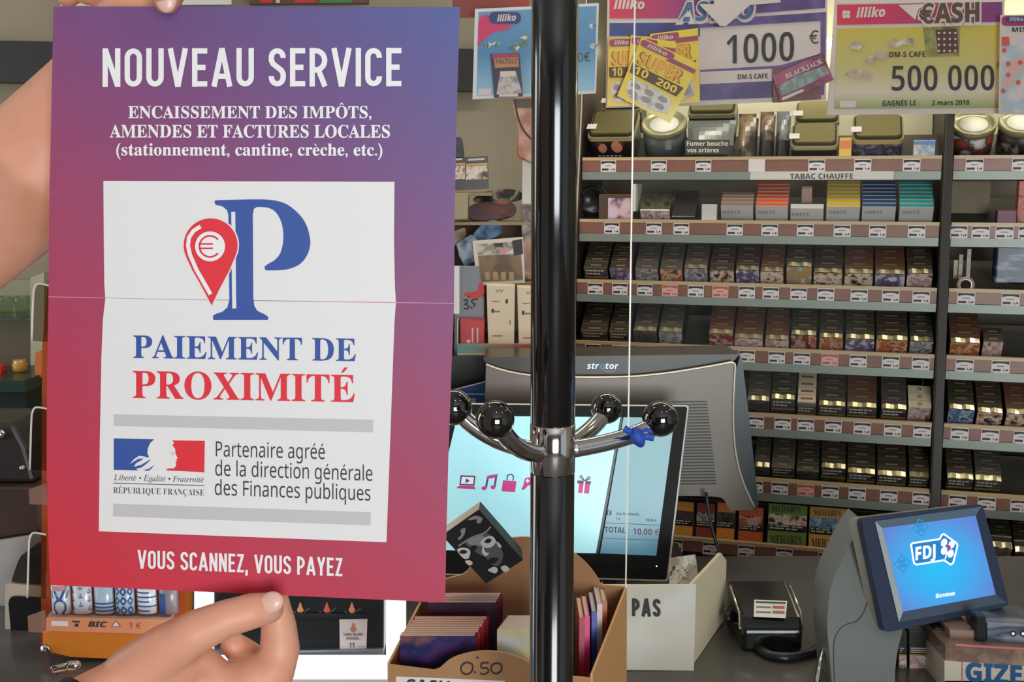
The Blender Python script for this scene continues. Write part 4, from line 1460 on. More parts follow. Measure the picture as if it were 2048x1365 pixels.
cigarillo(1532, 1613, (112, 140, 66), "MEHARI'S", 'green cigarillo tin with black lettering and two faces', pic='face')
cigarillo(1615, 1694, (214, 158, 66), "MEHARI'S", 'yellow cigarillo tin with black lettering, right of the green one', pic='blue')
cigarillo(1473, 1525, (200, 96, 46), None, 'orange cigarillo tin left of the green tin', pic='red', h=.10)
cigarillo(1429, 1468, (222, 136, 60), None, 'narrow amber cigarillo tin with a black panel', pic='dark', h=.105)
cigarillo(1388, 1427, (150, 64, 56), None, 'red cigarillo tin behind the black cable', pic='grey', h=.10)
cigarillo(1340, 1384, (216, 150, 62), None, 'amber cigarillo tin half hidden by the customer screen', pic='dark', h=.10)
cigarillo(1697, 1745, (78, 50, 44), None, 'dark brown cigarillo tin left of the blue lottery screen', pic='dark', h=.10)
cigarillo(1747, 1795, (70, 44, 40), None, 'dark brown cigarillo tin behind the lottery screen', pic='dark', h=.10)
# green package in the recess under the seventh shelf
b = MB(); pc = Plane(W(0, RZ['G'].y + .005, 0), EB)
pts = [pc(1475, 1128), pc(1557, 1134), pc(1556, 1160), pc(1474, 1154)]
b.prism([pts[3], pts[2], pts[1], pts[0]], EB * .03, M('green_card', (66, 92, 48), .6)); 
poly(b, pc, [(1482, 1146), (1502, 1147), (1502, 1151), (1482, 1150)], m_pdark, .0006); poly(b, pc, [(1522, 1147), (1543, 1148), (1543, 1152), (1522, 1151)], m_pdark, .0006)
b.build('hanging_card', label='dull green card below the seventh price rail', cat='card')

# ================================================================ things on the counter
def FP(d, tilt=0.0, yaw=0.0, at=(1024, 682)):
    """plane facing the shop at distance d; tilt leans the top back, yaw turns it to the right"""
    t, w = math.radians(tilt), math.radians(yaw)
    return Plane(P(at[0], at[1], d), (math.sin(w) * math.cos(t), -math.cos(w) * math.cos(t), math.sin(t)))


def slab(b, pl, pts, thick, mat, side=None, off=0.0, smooth=False):
    b.prism([pl(p[0], p[1], off) for p in pts], -pl.n * thick, mat, side, smooth_side=smooth)


def quad(x0, y0, x1, y1):
    return [(x0, y0), (x1, y0), (x1, y1), (x0, y1)]


m_black = M('black_plastic', (24, 24, 25), .35)
m_bgloss = M('black_gloss_plastic', (16, 16, 18), .12, coat=.5)
m_white = M('white_plastic', (226, 224, 218), .4)
m_clear = CLEAR('clear_acrylic', (246, 246, 244), .0)
m_edgeline = M('acrylic_edge_glint', (232, 226, 214), .2)  # pale colour stands in for light caught by the acrylic edges

# ---------------------------------------------------------------- hygiene screen
DP = 1.305
pn = root('acrylic_screen', (P(1600, 682, DP).x, DP, ZC), 'large clear acrylic screen standing on the counter right of the coat stand', 'screen')
xl, xr_ = P(1259, 682, DP).x, P(2600, 682, DP).x
b = MB(); b.box(((xl + xr_) / 2, DP, ZC + .725), (xr_ - xl - .004, .004, 1.44), CLEAR('pane_acrylic', (248, 250, 249), -.0329, .10)); b.build('pane', pn)
b = MB(); b.box((xl, DP, ZC + .725), (.0016, .0042, 1.44), m_edgeline); b.build('polished_edge', pn, 'left edge, caught light in its pale colour')
b = MB(); b.box((xr_ - .1, DP, ZC + .006), (.12, .06, .012), m_white); b.build('foot', pn)

# ---------------------------------------------------------------- cardboard box of small books
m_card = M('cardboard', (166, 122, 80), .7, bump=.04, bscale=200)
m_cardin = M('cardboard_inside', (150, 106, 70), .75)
m_cedge = M('cardboard_edge', (206, 164, 112), .8)
cb = root('display_carton', (-.01, 1.18, ZC), 'open brown cardboard display box of little books marked 0.50', 'box')
FPf, FPb = FP(1.10), FP(1.27)
arch = [(778, 1331), (868, 1342)] + curve([(880, 1338), (905, 1318), (945, 1306), (985, 1304), (1025, 1311), (1060, 1328), (1082, 1350)], 4) + [(1182, 1358)]
yb = 1578
b = MB(); slab(b, FPf, arch + [(1182, yb + 3), (778, yb)], .003, m_card, m_cedge); b.build('front_panel', cb)
backp = [(842, 1205), (842, 1172), (893, 1158), (925, 1150)] + curve([(935, 1143), (958, 1112), (1000, 1084), (1040, 1075), (1085, 1079), (1130, 1096), (1165, 1120), (1190, 1148), (1203, 1171)], 4) + [(1250, 1174), (1252, 1200)]
yb2 = 1413
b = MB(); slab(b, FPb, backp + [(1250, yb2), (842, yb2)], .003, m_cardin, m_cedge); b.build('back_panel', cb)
for nm, f, k in (('side_panel', [FPf(1181, 1352), FPf(1181, yb), FPb(1249, yb2), FPb(1249, 1176)], 1), ('side_panel', [FPf(779, 1330), FPf(779, yb), FPb(843, yb2), FPb(843, 1205)], -1)):
    b = MB()
    f = [Vector((p.x, p.y + (.0035 if i < 2 else -.0005), max(p.z, ZC + .002))) for i, p in enumerate(f)]
    nrm = (f[1] - f[0]).cross(f[3] - f[0]).normalized()
    if nrm.x * k < 0:
        nrm = -nrm
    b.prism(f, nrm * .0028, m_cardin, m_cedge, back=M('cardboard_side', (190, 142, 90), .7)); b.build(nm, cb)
b = MB()
b.face([Vector((p.x, p.y, ZC + .004)) for p in (FPf(785, yb), FPf(1175, yb), FPb(1245, yb2), FPb(848, yb2))], m_cardin); b.build('bottom', cb)
b = MB(); slab(b, FPf, [(792, 1353), (1010, 1362), (1010, 1440), (792, 1430)], .0004, M('label_white', (222, 218, 212), .6), off=.0008); text(b, FPf, 'CASH', 812, 900, 1386, 1390, 28, m_pdark, 'bold', .0012); b.build('label', cb, 'white printed label')
m_pen = M('marker_ink', (30, 22, 34), .6)
b = MB()
stroke(b, FPf, curve([(933, 1325), (925, 1330), (922, 1340), (928, 1348), (938, 1348), (945, 1340), (944, 1329), (933, 1325)], 4), 3.2, m_pen, .0008)
stroke(b, FPf, [(950, 1343), (950, 1347)], 3.6, m_pen, .0008)
stroke(b, FPf, curve([(978, 1326), (964, 1327), (963, 1336), (974, 1337), (977, 1344), (968, 1349), (960, 1347)], 4), 3, m_pen, .0008)
stroke(b, FPf, curve([(995, 1326), (984, 1331), (983, 1342), (992, 1348), (1002, 1342), (1003, 1331), (995, 1326)], 4), 3.2, m_pen, .0008)
stroke(b, FPf, [(953, 1314), (957, 1317)], 3, m_pen, .0008)
b.build('handwriting', cb, 'handwritten 0.50')

# the books
m_pages = M('book_pages', (222, 202, 178), .8)
BKU = Vector((0, -math.sin(math.radians(8)), math.cos(math.radians(8))))
BKN = Vector((0, math.cos(math.radians(8)), math.sin(math.radians(8))))


def book(p, w, h, t, cover, spine, label, up=BKU, nb=BKN, rot=0.0, group='small books in the cardboard box'):
    """p: front top left corner"""
    ax = (X * math.cos(rot) + nb * math.sin(rot)).normalized()
    n2 = up.cross(-ax).normalized()
    if n2.y < 0:
        n2 = -n2
    c = p + ax * w / 2 - up * h / 2 + n2 * t / 2
    r = root('book', c - up * h / 2, label, 'book', group)
    q = MB(); q.box(c - ax * .001, (w - .003, max(t - .0012, .001), h - .0006), m_pages, (ax, n2, up)); q.build('pages', r)
    q = MB()
    q.box(c - n2 * (t / 2 - .0003) , (w, .0006, h), cover, (ax, n2, up)); q.box(c + n2 * (t / 2 - .0003), (w, .0006, h), cover, (ax, n2, up)); q.box(c + ax * (w / 2 - .0004), (.0008, t, h), spine, (ax, n2, up)); q.build('cover', r)
    return r


m_navy = MIX('cover_night_blue', [(36, 28, 66), (70, 44, 96), (30, 40, 84), (130, 80, 80)], 22, .35, coat=.3)
m_redc = M('cover_red', (176, 44, 58), .4)
m_wine = M('cover_wine', (150, 52, 84), .4)
m_purp = M('cover_purple_dark', (62, 44, 58), .4)
p = P(801, 1273, 1.122)
for k in range(11):
    book(p + Y * (.0049 * k) + X * (.0011 * k + random.uniform(-.001, .001)), .083, .125, .0044, m_navy if k == 0 else m_redc, m_redc, ('little book with a night-blue cover at the front of the left pile' if k == 0 else 'little red-backed book, %s behind the night-blue one, left pile' % ORD[k - 1]))
p = P(856, 1206, 1.196)
for k in range(6):
    book(p + Y * (.0049 * k) + X * (.0010 * k), .080, .115, .0044, m_purp if k == 0 else m_wine, m_wine, ('little book with a dark purple cover, front of the rear left pile' if k == 0 else 'little wine-backed book, %s behind the dark purple one' % ORD[k - 1]))
p = P(994, 1263, 1.125)
m_pastel = MIX('cover_pastel', [(214, 220, 226), (226, 214, 160), (200, 206, 222), (206, 160, 190)], 20, .35, coat=.3)
for k in range(8):
    book(p + Y * (.0053 * k) + X * (.0016 * k), .060, .12, .0046, m_pastel if k == 0 else M('cover_cream', (216, 196, 190), .5), m_redc, ('little book with a pale pastel cover just left of the post' if k == 0 else 'little cream book, %s behind the pastel one' % ORD[k - 1]))
for k, (x, y, rgb, cn) in enumerate([(1158, 1236, (150, 40, 54), 'dark red'), (1169, 1232, (214, 40, 120), 'magenta'), (1183, 1223, (40, 74, 160), 'blue'), (1194, 1208, (222, 206, 182), 'cream'), (1204, 1202, (170, 84, 50), 'rust brown')]):
    m = M('cover_' + cn.replace(' ', '_'), rgb, .4)
    u = (Z + Y * .10).normalized()
    c0 = P(x, y, 1.165 + .016 * k)
    nb = (X + Y * .1).normalized()
    r = root('book', c0 - u * .12 + Y * .03, '%s little book standing on end at the right of the cardboard box' % cn, 'book', 'upright books in the cardboard box')
    q = MB(); q.box(c0 + X * .0028 + Y * .032 - u * .06, (.0050, .060, .117), m_pages, (X, Y, u)); q.build('pages', r)
    q = MB(); q.box(c0 + X * .0003 + Y * .031 - u * .06, (.0006, .064, .12), m, (X, Y, u)); q.box(c0 + X * .0056 + Y * .031 - u * .06, (.0006, .064, .12), m, (X, Y, u)); q.box(c0 + X * .003 - Y * .001 - u * .06, (.0060, .0008, .12), m, (X, Y, u)); q.build('cover', r)

# carton with a painted mask leaning in the box
MP = FP(1.235, 18)
mk = root('picture_carton', MP(972, 1166), 'black carton with a grey painted mask, tilted at the back of the cardboard box', 'carton')
A_, B_, C_, D_ = (884, 1072), (958, 1020), (1046, 1121), (972, 1168)
b = MB(); b.prism([MP(*A_), MP(*B_), MP(*C_), MP(*D_)], (P(961, 1004, 1.262) - MP(*B_)), M('mask_black', (20, 18, 19), .6, spec=.2), M('mask_side', (40, 36, 34), .6, spec=.2)); b.build('box', mk)
b = MB()
e1, e2 = Vector(B_) - Vector(A_), Vector(D_) - Vector(A_)
uv = lambda u, v: tuple(Vector(A_) + e1 * u + e2 * v)
side = [MP(*A_, .0004), MP(*B_, .0004)]
ext_ = (P(961, 1004, 1.262) - MP(*B_))
nb_ = Vector((-.5, -.1, .8)).normalized() * .0004
b.face([MP(*A_) + nb_, MP(*B_) + nb_, MP(*B_) + ext_ + nb_, MP(*A_) + ext_ + nb_], M('mask_top', (196, 182, 164), .5)); b.build('pale_side', mk)
m_g1, m_g2, m_g3 = M('mask_grey', (132, 130, 128), .6, spec=.2), M('mask_light', (190, 186, 182), .6, spec=.2), M('mask_mid', (84, 82, 82), .6, spec=.2)
m_mk = MATS['mask_black']
cq = lambda pts: [(780 + x / 2.935, 900 + y / 2.935) for x, y in pts]
mpoly = lambda pts, m, o: poly(b, MP, curve(cq(pts), 3, True), m, o)
b = MB()
mpoly([(440, 545), (480, 510), (540, 490), (590, 500), (640, 560), (665, 620), (640, 680), (590, 672), (560, 630), (515, 610), (470, 575)], m_g3, .0004)
mpoly([(455, 540), (500, 512), (545, 500), (555, 545), (530, 570), (515, 560), (480, 560)], m_g1, .0006)
mpoly([(394, 590), (424, 575), (462, 583), (472, 608), (458, 640), (428, 636)], m_g2, .0008)
mpoly([(405, 602), (430, 588), (455, 600), (430, 613)], m_mk, .0010)
mpoly([(470, 577), (490, 562), (511, 572), (500, 592), (478, 598)], m_mk, .0010)
mpoly([(530, 547), (560, 515), (600, 508), (622, 540), (600, 570), (560, 577)], m_g2, .0008)
mpoly([(553, 542), (575, 522), (597, 530), (580, 549)], m_mk, .0010)
mpoly([(545, 560), (560, 600), (582, 608), (562, 626), (540, 605)], m_g2, .0010)
mpoly([(440, 655), (470, 650), (486, 668), (465, 680)], m_g2, .0008)
mpoly([(622, 540), (640, 548), (655, 570), (640, 574)], m_g2, .0008)
mpoly([(567, 655), (600, 635), (637, 640), (612, 667), (580, 671)], m_mk, .0010)
mpoly([(575, 706), (608, 688), (632, 700), (622, 726), (590, 718)], m_g2, .0008)
mpoly([(650, 690), (680, 680), (702, 704), (672, 720)], m_g2, .0008)
mpoly([(413, 472), (442, 460), (436, 500), (408, 530), (398, 520), (420, 498)], m_g1, .0006)
mpoly([(455, 412), (500, 388), (542, 402), (530, 432), (508, 428), (510, 408), (480, 414)], m_g1, .0006)
stroke(b, MP, curve(cq([(402, 566), (470, 522), (555, 488), (592, 452)]), 4), 3.2, m_g1, .0006)
b.build('mask_picture', mk, 'grey painted mask face')

# ---------------------------------------------------------------- white carton reading PAS
m_wc = MIX('white_carton', [(206, 194, 182), (222, 214, 206), (212, 200, 190)], 6, .6, rand=False)
m_wce = M('white_carton_edge', (222, 206, 176), .7)
pb = root('paper_carton', (.19, 1.47, ZC), 'worn white carton reading PAS behind the acrylic screen', 'box')
PF = FP(1.392)
b = MB(); slab(b, PF, [(1172, 1172), (1393, 1170), (1388, 1343), (1172, 1341)], .004, m_wc, m_wce); din(b, PF, 'PAS', 1264, 1321, 1233, 1234.5, 36, m_pdark, .2, .12, .0005); b.build('front_panel', pb, bevel=.001)
q = [P(1394, 1170, 1.394), P(1389, 1342, 1.394), P(1410, 1330, 1.41), P(1459, 1240, 1.560), P(1472, 1190, 1.565), P(1472, 1121, 1.565), P(1440, 1106, 1.535)]
q = [Vector((.2335 + (v.y - 1.394) * .47, v.y, v.z)) for v in q]
b = MB(); b.prism(q, Vector((.004, -.002, 0)), M('white_carton_inside', (226, 222, 216), .6), m_wce); b.build('side_panel', pb)
b = MB(); b.box((.16, 1.562, ZC + .028), (.30, .004, .056), m_wc); b.build('back_panel', pb)
b = MB(); b.prism([Vector((x, y, ZC + .005)) for x, y in ((.02, 1.397), (.232, 1.397), (.308, 1.558), (.02, 1.558))], Z * -.004, m_wc); b.build('bottom', pb)
b = MB()
NW, rng = 12, random.Random(5)
gd = {}
for i in range(NW + 1):
    for j in range(NW + 1):
        u, v = i / NW, j / NW
        x, y = 1339 + 52 * u + 8 * v * u, 1118 - 7 * u + 58 * v
        gd[i, j] = (x, y, 1.50 + .030 * math.sin(u * 5 + v * 3) * (1 - .4 * v) + rng.uniform(-.006, .006))
mp_ = MIX('crumpled_paper', [(216, 206, 192), (196, 184, 168), (226, 220, 210)], 18, .7)
for i in range(NW):
    for j in range(NW):
        b.face([P(*gd[q]) for q in ((i, j + 1), (i + 1, j + 1), (i + 1, j), (i, j))], mp_)
        b.face([P(*gd[q]) + Y * .003 for q in ((i, j), (i + 1, j), (i + 1, j + 1), (i, j + 1))], mp_)
b.build('crumpled_paper', label='crumpled cream paper sticking out of the white carton', cat='paper')

# ---------------------------------------------------------------- customer screen of the till
CS = Plane.of((1378, 812, 1.690), (850, 806, 1.690), (1336, 1163, 1.635))
cm = root('customer_screen', (.02, 1.66, ZC), 'flat till screen showing pink icons and TOTAL 10,00 on light blue', 'monitor')
outer = [(872, 806), (1374, 811), (1378, 815), (1337, 1160), (1333, 1164), (838, 1149)]
b = MB(); slab(b, CS, outer, .016, m_white, m_white, smooth=False); b.build('frame', cm, 'thin pale frame', bevel=.001)
m_bez = M('bezel_black', (14, 14, 15), .55, spec=.25)
b = MB(); slab(b, CS, [(875, 809), (1372, 814), (1374, 818), (1333, 1157), (1329, 1160), (842, 1146)], .0012, m_bez, off=.0016); b.build('bezel', cm, 'black bezel')
m_cyan = M('screen_light_blue', (158, 214, 224), .25, emit=.62)
m_pane2 = GRAD('screen_receipt_blue', [(0, (156, 214, 226)), (.6, (120, 186, 206)), (1, (84, 146, 176))], .25, emit=.62)
sx = lambda y: (1240 + (1193 - 1240) * (y - 845) / 255.0)
b = MB(); poly(b, CS, [(915, 832), (1244, 835), (1193, 1107), (851, 1100)], m_cyan, .0020); b.build('display', cm, 'light blue picture')
b = MB()
for i in range(10):
    t0, t1 = i / 10, (i + 1) / 10
    L = lambda t: (1247 + (1200 - 1247) * t, 835 + (1107 - 835) * t)
    R = lambda t: (1349 + (1312 - 1349) * t, 836 + (1112 - 836) * t)
    pts = [L(t1), R(t1), R(t0), L(t0)]
    b.face([CS(*p, .0020) for p in pts], m_pane2, uvs=[(t1, 0), (t1, 0), (t0, 0), (t0, 0)])
b.build('display', cm, 'darker blue receipt pane')
b = MB(); stroke(b, CS, [(1243, 835), (1194, 1107)], 5, M('screen_line', (10, 40, 60), .3), .0024); b.build('divider_line', cm)
m_mag = M('icon_magenta', (196, 52, 132), .4, emit=.35)
m_ico = M('icon_dark', (98, 52, 104), .4, emit=.2)
m_icw = M('icon_pale', (214, 226, 238), .4, emit=.5)
m_stx = M('screen_ink', (18, 52, 74), .4)
b = MB()
poly(b, CS, [(921, 951), (951, 952), (949, 972), (919, 971)], m_ico, .0024); poly(b, CS, [(924, 954), (948, 955), (946, 969), (922, 968)], m_icw, .0027); poly(b, CS, [(932, 957), (940, 962), (931, 967)], m_ico, .003); poly(b, CS, [(918, 972), (949, 973), (951, 979), (912, 977)], m_mag, .0024)
b.build('icon', cm, 'pink laptop icon')
b = MB()
stroke(b, CS, [(972, 976), (976, 954), (993, 951), (989, 974)], 4, m_ico, .0024); poly(b, CS, [(974, 953), (994, 949), (993, 955), (974, 959)], m_mag, .0027)
for x, y in ((968, 977), (986, 975)):
    poly(b, CS, arc(x, y, 5, 0, 350, 12, 4), m_mag, .0027)
b.build('icon', cm, 'pink music note icon')
b = MB(); poly(b, CS, [(1006, 961), (1033, 963), (1030, 985), (1003, 983)], m_mag, .0024); stroke(b, CS, [(1014, 961), (1015, 951), (1023, 949), (1027, 953), (1026, 962)], 2.4, m_ico, .0027); b.build('icon', cm, 'pink shopping bag icon')
b = MB(); poly(b, CS, curve([(1046, 972), (1050, 958), (1058, 955), (1066, 958), (1078, 958), (1086, 970), (1082, 977), (1070, 971), (1058, 971), (1048, 980), (1043, 978)], 3, True), m_mag, .0024); stroke(b, CS, [(1051, 962), (1059, 962)], 2.4, m_icw, .0027); stroke(b, CS, [(1055, 958), (1055, 966)], 2.4, m_icw, .0027); b.build('icon', cm, 'pink game pad icon')
b = MB(); poly(b, CS, [(1158, 966), (1180, 968), (1178, 988), (1156, 986)], m_mag, .0024); poly(b, CS, [(1155, 961), (1182, 963), (1181, 969), (1154, 967)], m_ico, .0026); stroke(b, CS, [(1169, 962), (1166, 987)], 3, m_icw, .003); stroke(b, CS, curve([(1169, 962), (1160, 955), (1163, 952), (1169, 962), (1177, 954), (1179, 958), (1169, 962)], 3), 2, m_ico, .003); b.build('icon', cm, 'pink gift icon')
b = MB()
poly(b, CS, [(1214, 1021), (1223, 1022), (1222, 1031), (1213, 1030)], m_stx, .0026); text(b, CS, 'C', 1216, 1220, 1029, 1029, 6, m_icw, 'bold', .003)
text(b, CS, 'Jeux Instantanés', 1232, 1278, 1030, 1031.5, 5.5, m_stx, 'bold', .0026)
text(b, CS, '1 X', 1232, 1240, 1041, 1041, 5.5, m_stx, 'bold', .0026); text(b, CS, '10,00 €', 1291, 1312, 1043, 1044, 5.5, m_stx, 'bold', .0026)
stroke(b, CS, [(1209, 1046), (1320, 1051)], 1, m_stx, .0026); stroke(b, CS, [(1203, 1077), (1317, 1081)], .8, m_stx, .0026)
text(b, CS, 'TOTAL :', 1209, 1257, 1065, 1067, 11.5, m_stx, 'bold', .0026)
b.build('lettering', cm, 'dark receipt text')
b = MB(); text(b, CS, '10,00 €', 1266, 1318, 1069, 1071, 12, M('total_purple', (120, 44, 96), .4, emit=.1), 'bold', .0026); b.build('lettering', cm, 'purple total 10,00 €')
b = MB(); b.ball(CS(1313, 1133, .0012), .0012, M('power_led', (255, 250, 240), .4, emit=3), 10); b.build('power_light', cm)
b = MB(); b.box((.06, 1.695, ZC + .06), (.06, .03, .12), m_black); b.box((.06, 1.665, ZC + .006), (.22, .11, .012), m_black); b.build('stand', cm, bevel=.003)

# ---------------------------------------------------------------- till seen from behind
TL = FP(1.79)
tr = [(972, 729), (1000, 739), (1040, 748), (1090, 753), (1160, 754.5), (1210, 754.5), (1260, 753.5), (1310, 749), (1350, 744), (1400, 736), (1440, 729), (1462, 724.5)]
rs = [(1467, 727), (1470, 733), (1468, 770), (1466, 830), (1469, 890), (1478, 940), (1492, 980), (1508, 1014)]
trim = curve(tr, 3) + curve(rs, 3)
till = root('cash_till', (.15, 1.80, ZC), 'grey and black till casing with white trim line and cooling slots', 'till')
m_tg = M('till_grey', (114, 104, 97), .36, .35, bump=.02, bscale=900)
m_tb = M('till_brown_black', (50, 42, 36), .3)
m_ts = M('till_slate', (66, 70, 76), .35, .2)
b = MB(); slab(b, TL, trim + [(1505, 1021), (1462, 1022), (1455, 1014), (1449, 1001), (1440, 995), (1425, 993), (985, 990), (970, 800)], .045, m_tg, m_ts); b.build('face_plate', till, 'satin grey face', bevel=.002)
b = MB(); slab(b, FP(1.80), [(967, 719), (972, 715), (1476, 709), (1480, 711), (1474, 735)] + curve(tr, 3)[::-1], .10, m_tb); b.build('top_band', till, 'dark band above the trim')
b = MB(); slab(b, FP(1.80), [(1466, 724), (1479, 710), (1484, 716), (1500, 850), (1517, 1010), (1513, 1020), (1504, 1021)] + curve(rs, 3)[::-1], .08, m_ts); b.build('side_band', till, 'slate right flank')
b = MB(); b.tube([TL(x, y, .0016) for x, y in trim], .0019, M('trim_silver', (226, 212, 190), .25, .5), 8); b.build('trim_line', till, 'pale trim line')
b = MB()
for i in range(28):
    y = 803 + i * 6.08
    f = (y - 803) / 165
    slab(b, TL, [(1345 + 12 * f, y), (1414 + 19 * f, y - 1), (1414 + 19 * f, y + 1.8), (1345 + 12 * f, y + 2.8)], .0006, m_tblack, off=.0008)
b.build('cooling_slots', till, 'black cooling slots')
b = MB(); text(b, FP(1.80), 'str', 1174, 1198, 738, 738, 12, m_icw, 'bolditalic', .0006); text(b, FP(1.80), 'tor', 1211, 1237, 738, 738, 12, m_icw, 'bolditalic', .0006); text(b, FP(1.80), 'a', 1199, 1211, 738, 738, 12, M('logo_blue', (96, 150, 190), .4), 'bolditalic', .0006); stroke(b, FP(1.80), curve([(1205, 738), (1216, 744), (1232, 741)], 4), 2, M('logo_blue', (96, 150, 190), .4), .0006); b.build('lettering', till, 'small white logo lettering')
b = MB(); b.box((.16, 1.83, ZC + .12), (.10, .04, .24), m_black); b.box((.16, 1.80, ZC + .012), (.26, .10, .024), m_black); b.build('pedestal', till, bevel=.003)
b = MB(); b.tube([P(*q) for q in curve([(1412, 985, 1.77), (1420, 1040, 1.76), (1432, 1085, 1.75), (1444, 1118, 1.745), (1447, 1138, 1.745), (1442, 1148, 1.745)], 5)], .0028, m_black, 8); b.build('cable', till, 'thin black cable')

# ---------------------------------------------------------------- card reader
cr = root('card_reader', (P(1545, 1310, 1.45).x, 1.51, ZC), 'black card reader with a small red and white sticker, cable in front', 'card reader')
x0, x1 = P(1484, 1300, 1.45).x, P(1606, 1300, 1.45).x
prof = [(1.450, ZC), (1.450, ZC + .034), (1.462, ZC + .047), (1.545, ZC + .068), (1.562, ZC + .062), (1.566, ZC)]
b = MB(); b.prism([Vector((x0, y, z)) for y, z in prof], X * (x1 - x0), m_bgloss, m_bgloss); b.build('body', cr, bevel=.006, seg=3)
slope = Plane((0, 1.462, ZC + .047), Vector((0, -.245, .97)))
b = MB(); slab(b, slope, [(1508, 1204), (1574, 1207), (1571, 1241), (1507, 1238)], .0005, m_white, off=.0035)
poly(b, slope, [(1511, 1208), (1571, 1210), (1571, 1213), (1511, 1211)], m_pdark, .0042)
for y in (1217, 1227):
    poly(b, slope, [(1545, y), (1569, y + 1), (1568, y + 6), (1544, y + 5)], m_tkr, .0042); poly(b, slope, [(1512, y + 1), (1541, y + 2), (1541, y + 4.5), (1512, y + 3.5)], M('ticket_grey', (110, 100, 104), .5), .0042)
b.build('sticker', cr, 'white sticker with red boxes')
for x in (x0 - .001, x1 + .001):
    b = MB(); b.tube([Vector((x, 1.462, ZC + .03)), Vector((x, 1.47, ZC + .05)), Vector((x, 1.535, ZC + .064))], .0016, m_chrome, 8, True); b.build('side_trim', cr, 'silver side strip')
b = MB(); b.tube([P(1500, 1216, 1.55), P(1470, 1225, 1.53), P(1456, 1236, 1.51)], [.014, .013, .008], m_black, 12, True); b.build('cable_socket', cr)
pth = [P(*q) for q in curve([(1515, 1302, 1.452), (1535, 1318, 1.43), (1570, 1327, 1.42), (1610, 1315, 1.43), (1640, 1293, 1.45), (1648, 1286, 1.46)], 6)]
pth = [Vector((v.x, v.y, max(v.z, ZC + .006))) for v in pth]
b = MB(); b.tube(pth, [.0062 + (.0012 if (i % 2 == 0 and i < 14) else 0) for i in range(len(pth))], m_black, 10, True); b.build('cable', cr, 'thick black cable')
b = MB(); b.tube([P(1646, 1299, 1.40), P(1640, 1330, 1.372), P(1634, 1364, 1.362)], .0028, m_chrome, 8, True); b.tube([P(1634, 1364, 1.362), Vector((P(1634, 1364, 1.362).x, 1.362, ZC))], .004, m_chrome, 8); b.build('chrome_rod', label='short chrome rod beside the foot of the lottery screen', cat='rod')

# ---------------------------------------------------------------- lottery customer terminal
FD = Plane.of((1722, 1037, 1.405), (1962, 1009, 1.445), (1772, 1265, 1.368))
fd = root('lottery_screen', P(1725, 1374, 1.345 + .04), 'tilted navy framed lottery screen reading FDJ Bienvenue on a grey foot', 'screen')
m_nv = M('navy_plastic', (44, 52, 80), .35)
m_shell = M('warm_grey_plastic', (142, 136, 124), .45)
m_shell2 = M('cool_grey_plastic', (118, 120, 118), .45)
rq = lambda A, B, C, D, r: [tuple(v) for k in range(4) for v in curve([tuple(Vector((A, B, C, D)[k]).lerp(Vector((A, B, C, D)[k - 1]), r)), tuple(Vector((A, B, C, D)[k]).lerp((Vector((A, B, C, D)[k - 1]) + Vector((A, B, C, D)[(k + 1) % 4])) / 2, r * .35)), tuple(Vector((A, B, C, D)[k]).lerp(Vector((A, B, C, D)[(k + 1) % 4]), r))], 3)]
bez = rq((1722, 1037), (1965, 1008), (2019, 1213), (1770, 1267), .07)
b = MB(); slab(b, FD, bez, .014, m_nv, m_nv); b.build('bezel', fd, 'navy bezel', bevel=.0015)
b = MB(); b.prism([FD(x + 3, y, -.014) for x, y in bez], -FD.n * .016 + X * -.004, m_shell, m_shell); b.build('rear_shell', fd, 'warm grey rear shell', bevel=.002)
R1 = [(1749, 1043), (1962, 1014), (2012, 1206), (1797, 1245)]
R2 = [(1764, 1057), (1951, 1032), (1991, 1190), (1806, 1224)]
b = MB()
for i, m in enumerate((M('bevel_half_lit', (96, 112, 132), .35), M('bevel_shaded', (40, 48, 74), .35), M('bevel_half_shaded', (74, 86, 106), .35), M('bevel_lit', (196, 200, 204), .3, .3))):  # one frame; light and shade on each side put into its tone
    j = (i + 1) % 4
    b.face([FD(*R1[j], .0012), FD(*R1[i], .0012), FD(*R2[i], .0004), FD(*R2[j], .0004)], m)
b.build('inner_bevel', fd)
m_fs = GRAD('lottery_blue', [(0, (8, 186, 244)), (.45, (40, 168, 236)), (1, (92, 124, 206))], .25, emit=1.15)
b = MB()
NN = 14
g = lambda u, v: tuple(Vector(R2[0]).lerp(Vector(R2[1]), u).lerp(Vector(R2[3]).lerp(Vector(R2[2]), u), v))
for i in range(NN):
    for j in range(NN):
        c4 = [(i / NN, (j + 1) / NN), ((i + 1) / NN, (j + 1) / NN), ((i + 1) / NN, j / NN), (i / NN, j / NN)]
        b.face([FD(*g(*c), .0006) for c in c4], m_fs, uvs=[(min(1, 1.5 * math.hypot(c[0] - .47, (c[1] - .55) * .95)), 0) for c in c4])
b.build('display', fd, 'glowing blue picture')
m_fw = M('screen_white', (240, 246, 250), .4, emit=1.0)
m_fb = M('screen_logo_blue', (22, 122, 196), .4, emit=.5)
lg = [(1821, 1090), (1824, 1087), (1878, 1079), (1883, 1070), (1887, 1069), (1912, 1087), (1914, 1092), (1905, 1127), (1900, 1130), (1887, 1121), (1832, 1130), (1827, 1127)]
b = MB(); poly(b, FD, lg, m_fb, .0010); stroke(b, FD, lg, 3.4, m_fw, .0013, True); text(b, FD, 'FDJ', 1830, 1870, 1121, 1115, 26, m_fw, 'bold', .0013, .012)
for dx, dy, r in ((-8, -10, 8), (7, -6, 8), (-8, 6, 8), (5, 12, 8)):
    poly(b, FD, [(1895 + dx + r * (.85 * math.cos(a) - .2 * math.sin(a)) * .9, 1096 + dy + r * math.sin(a)) for a in [i * .42 for i in range(15)]], m_fw, .0013)
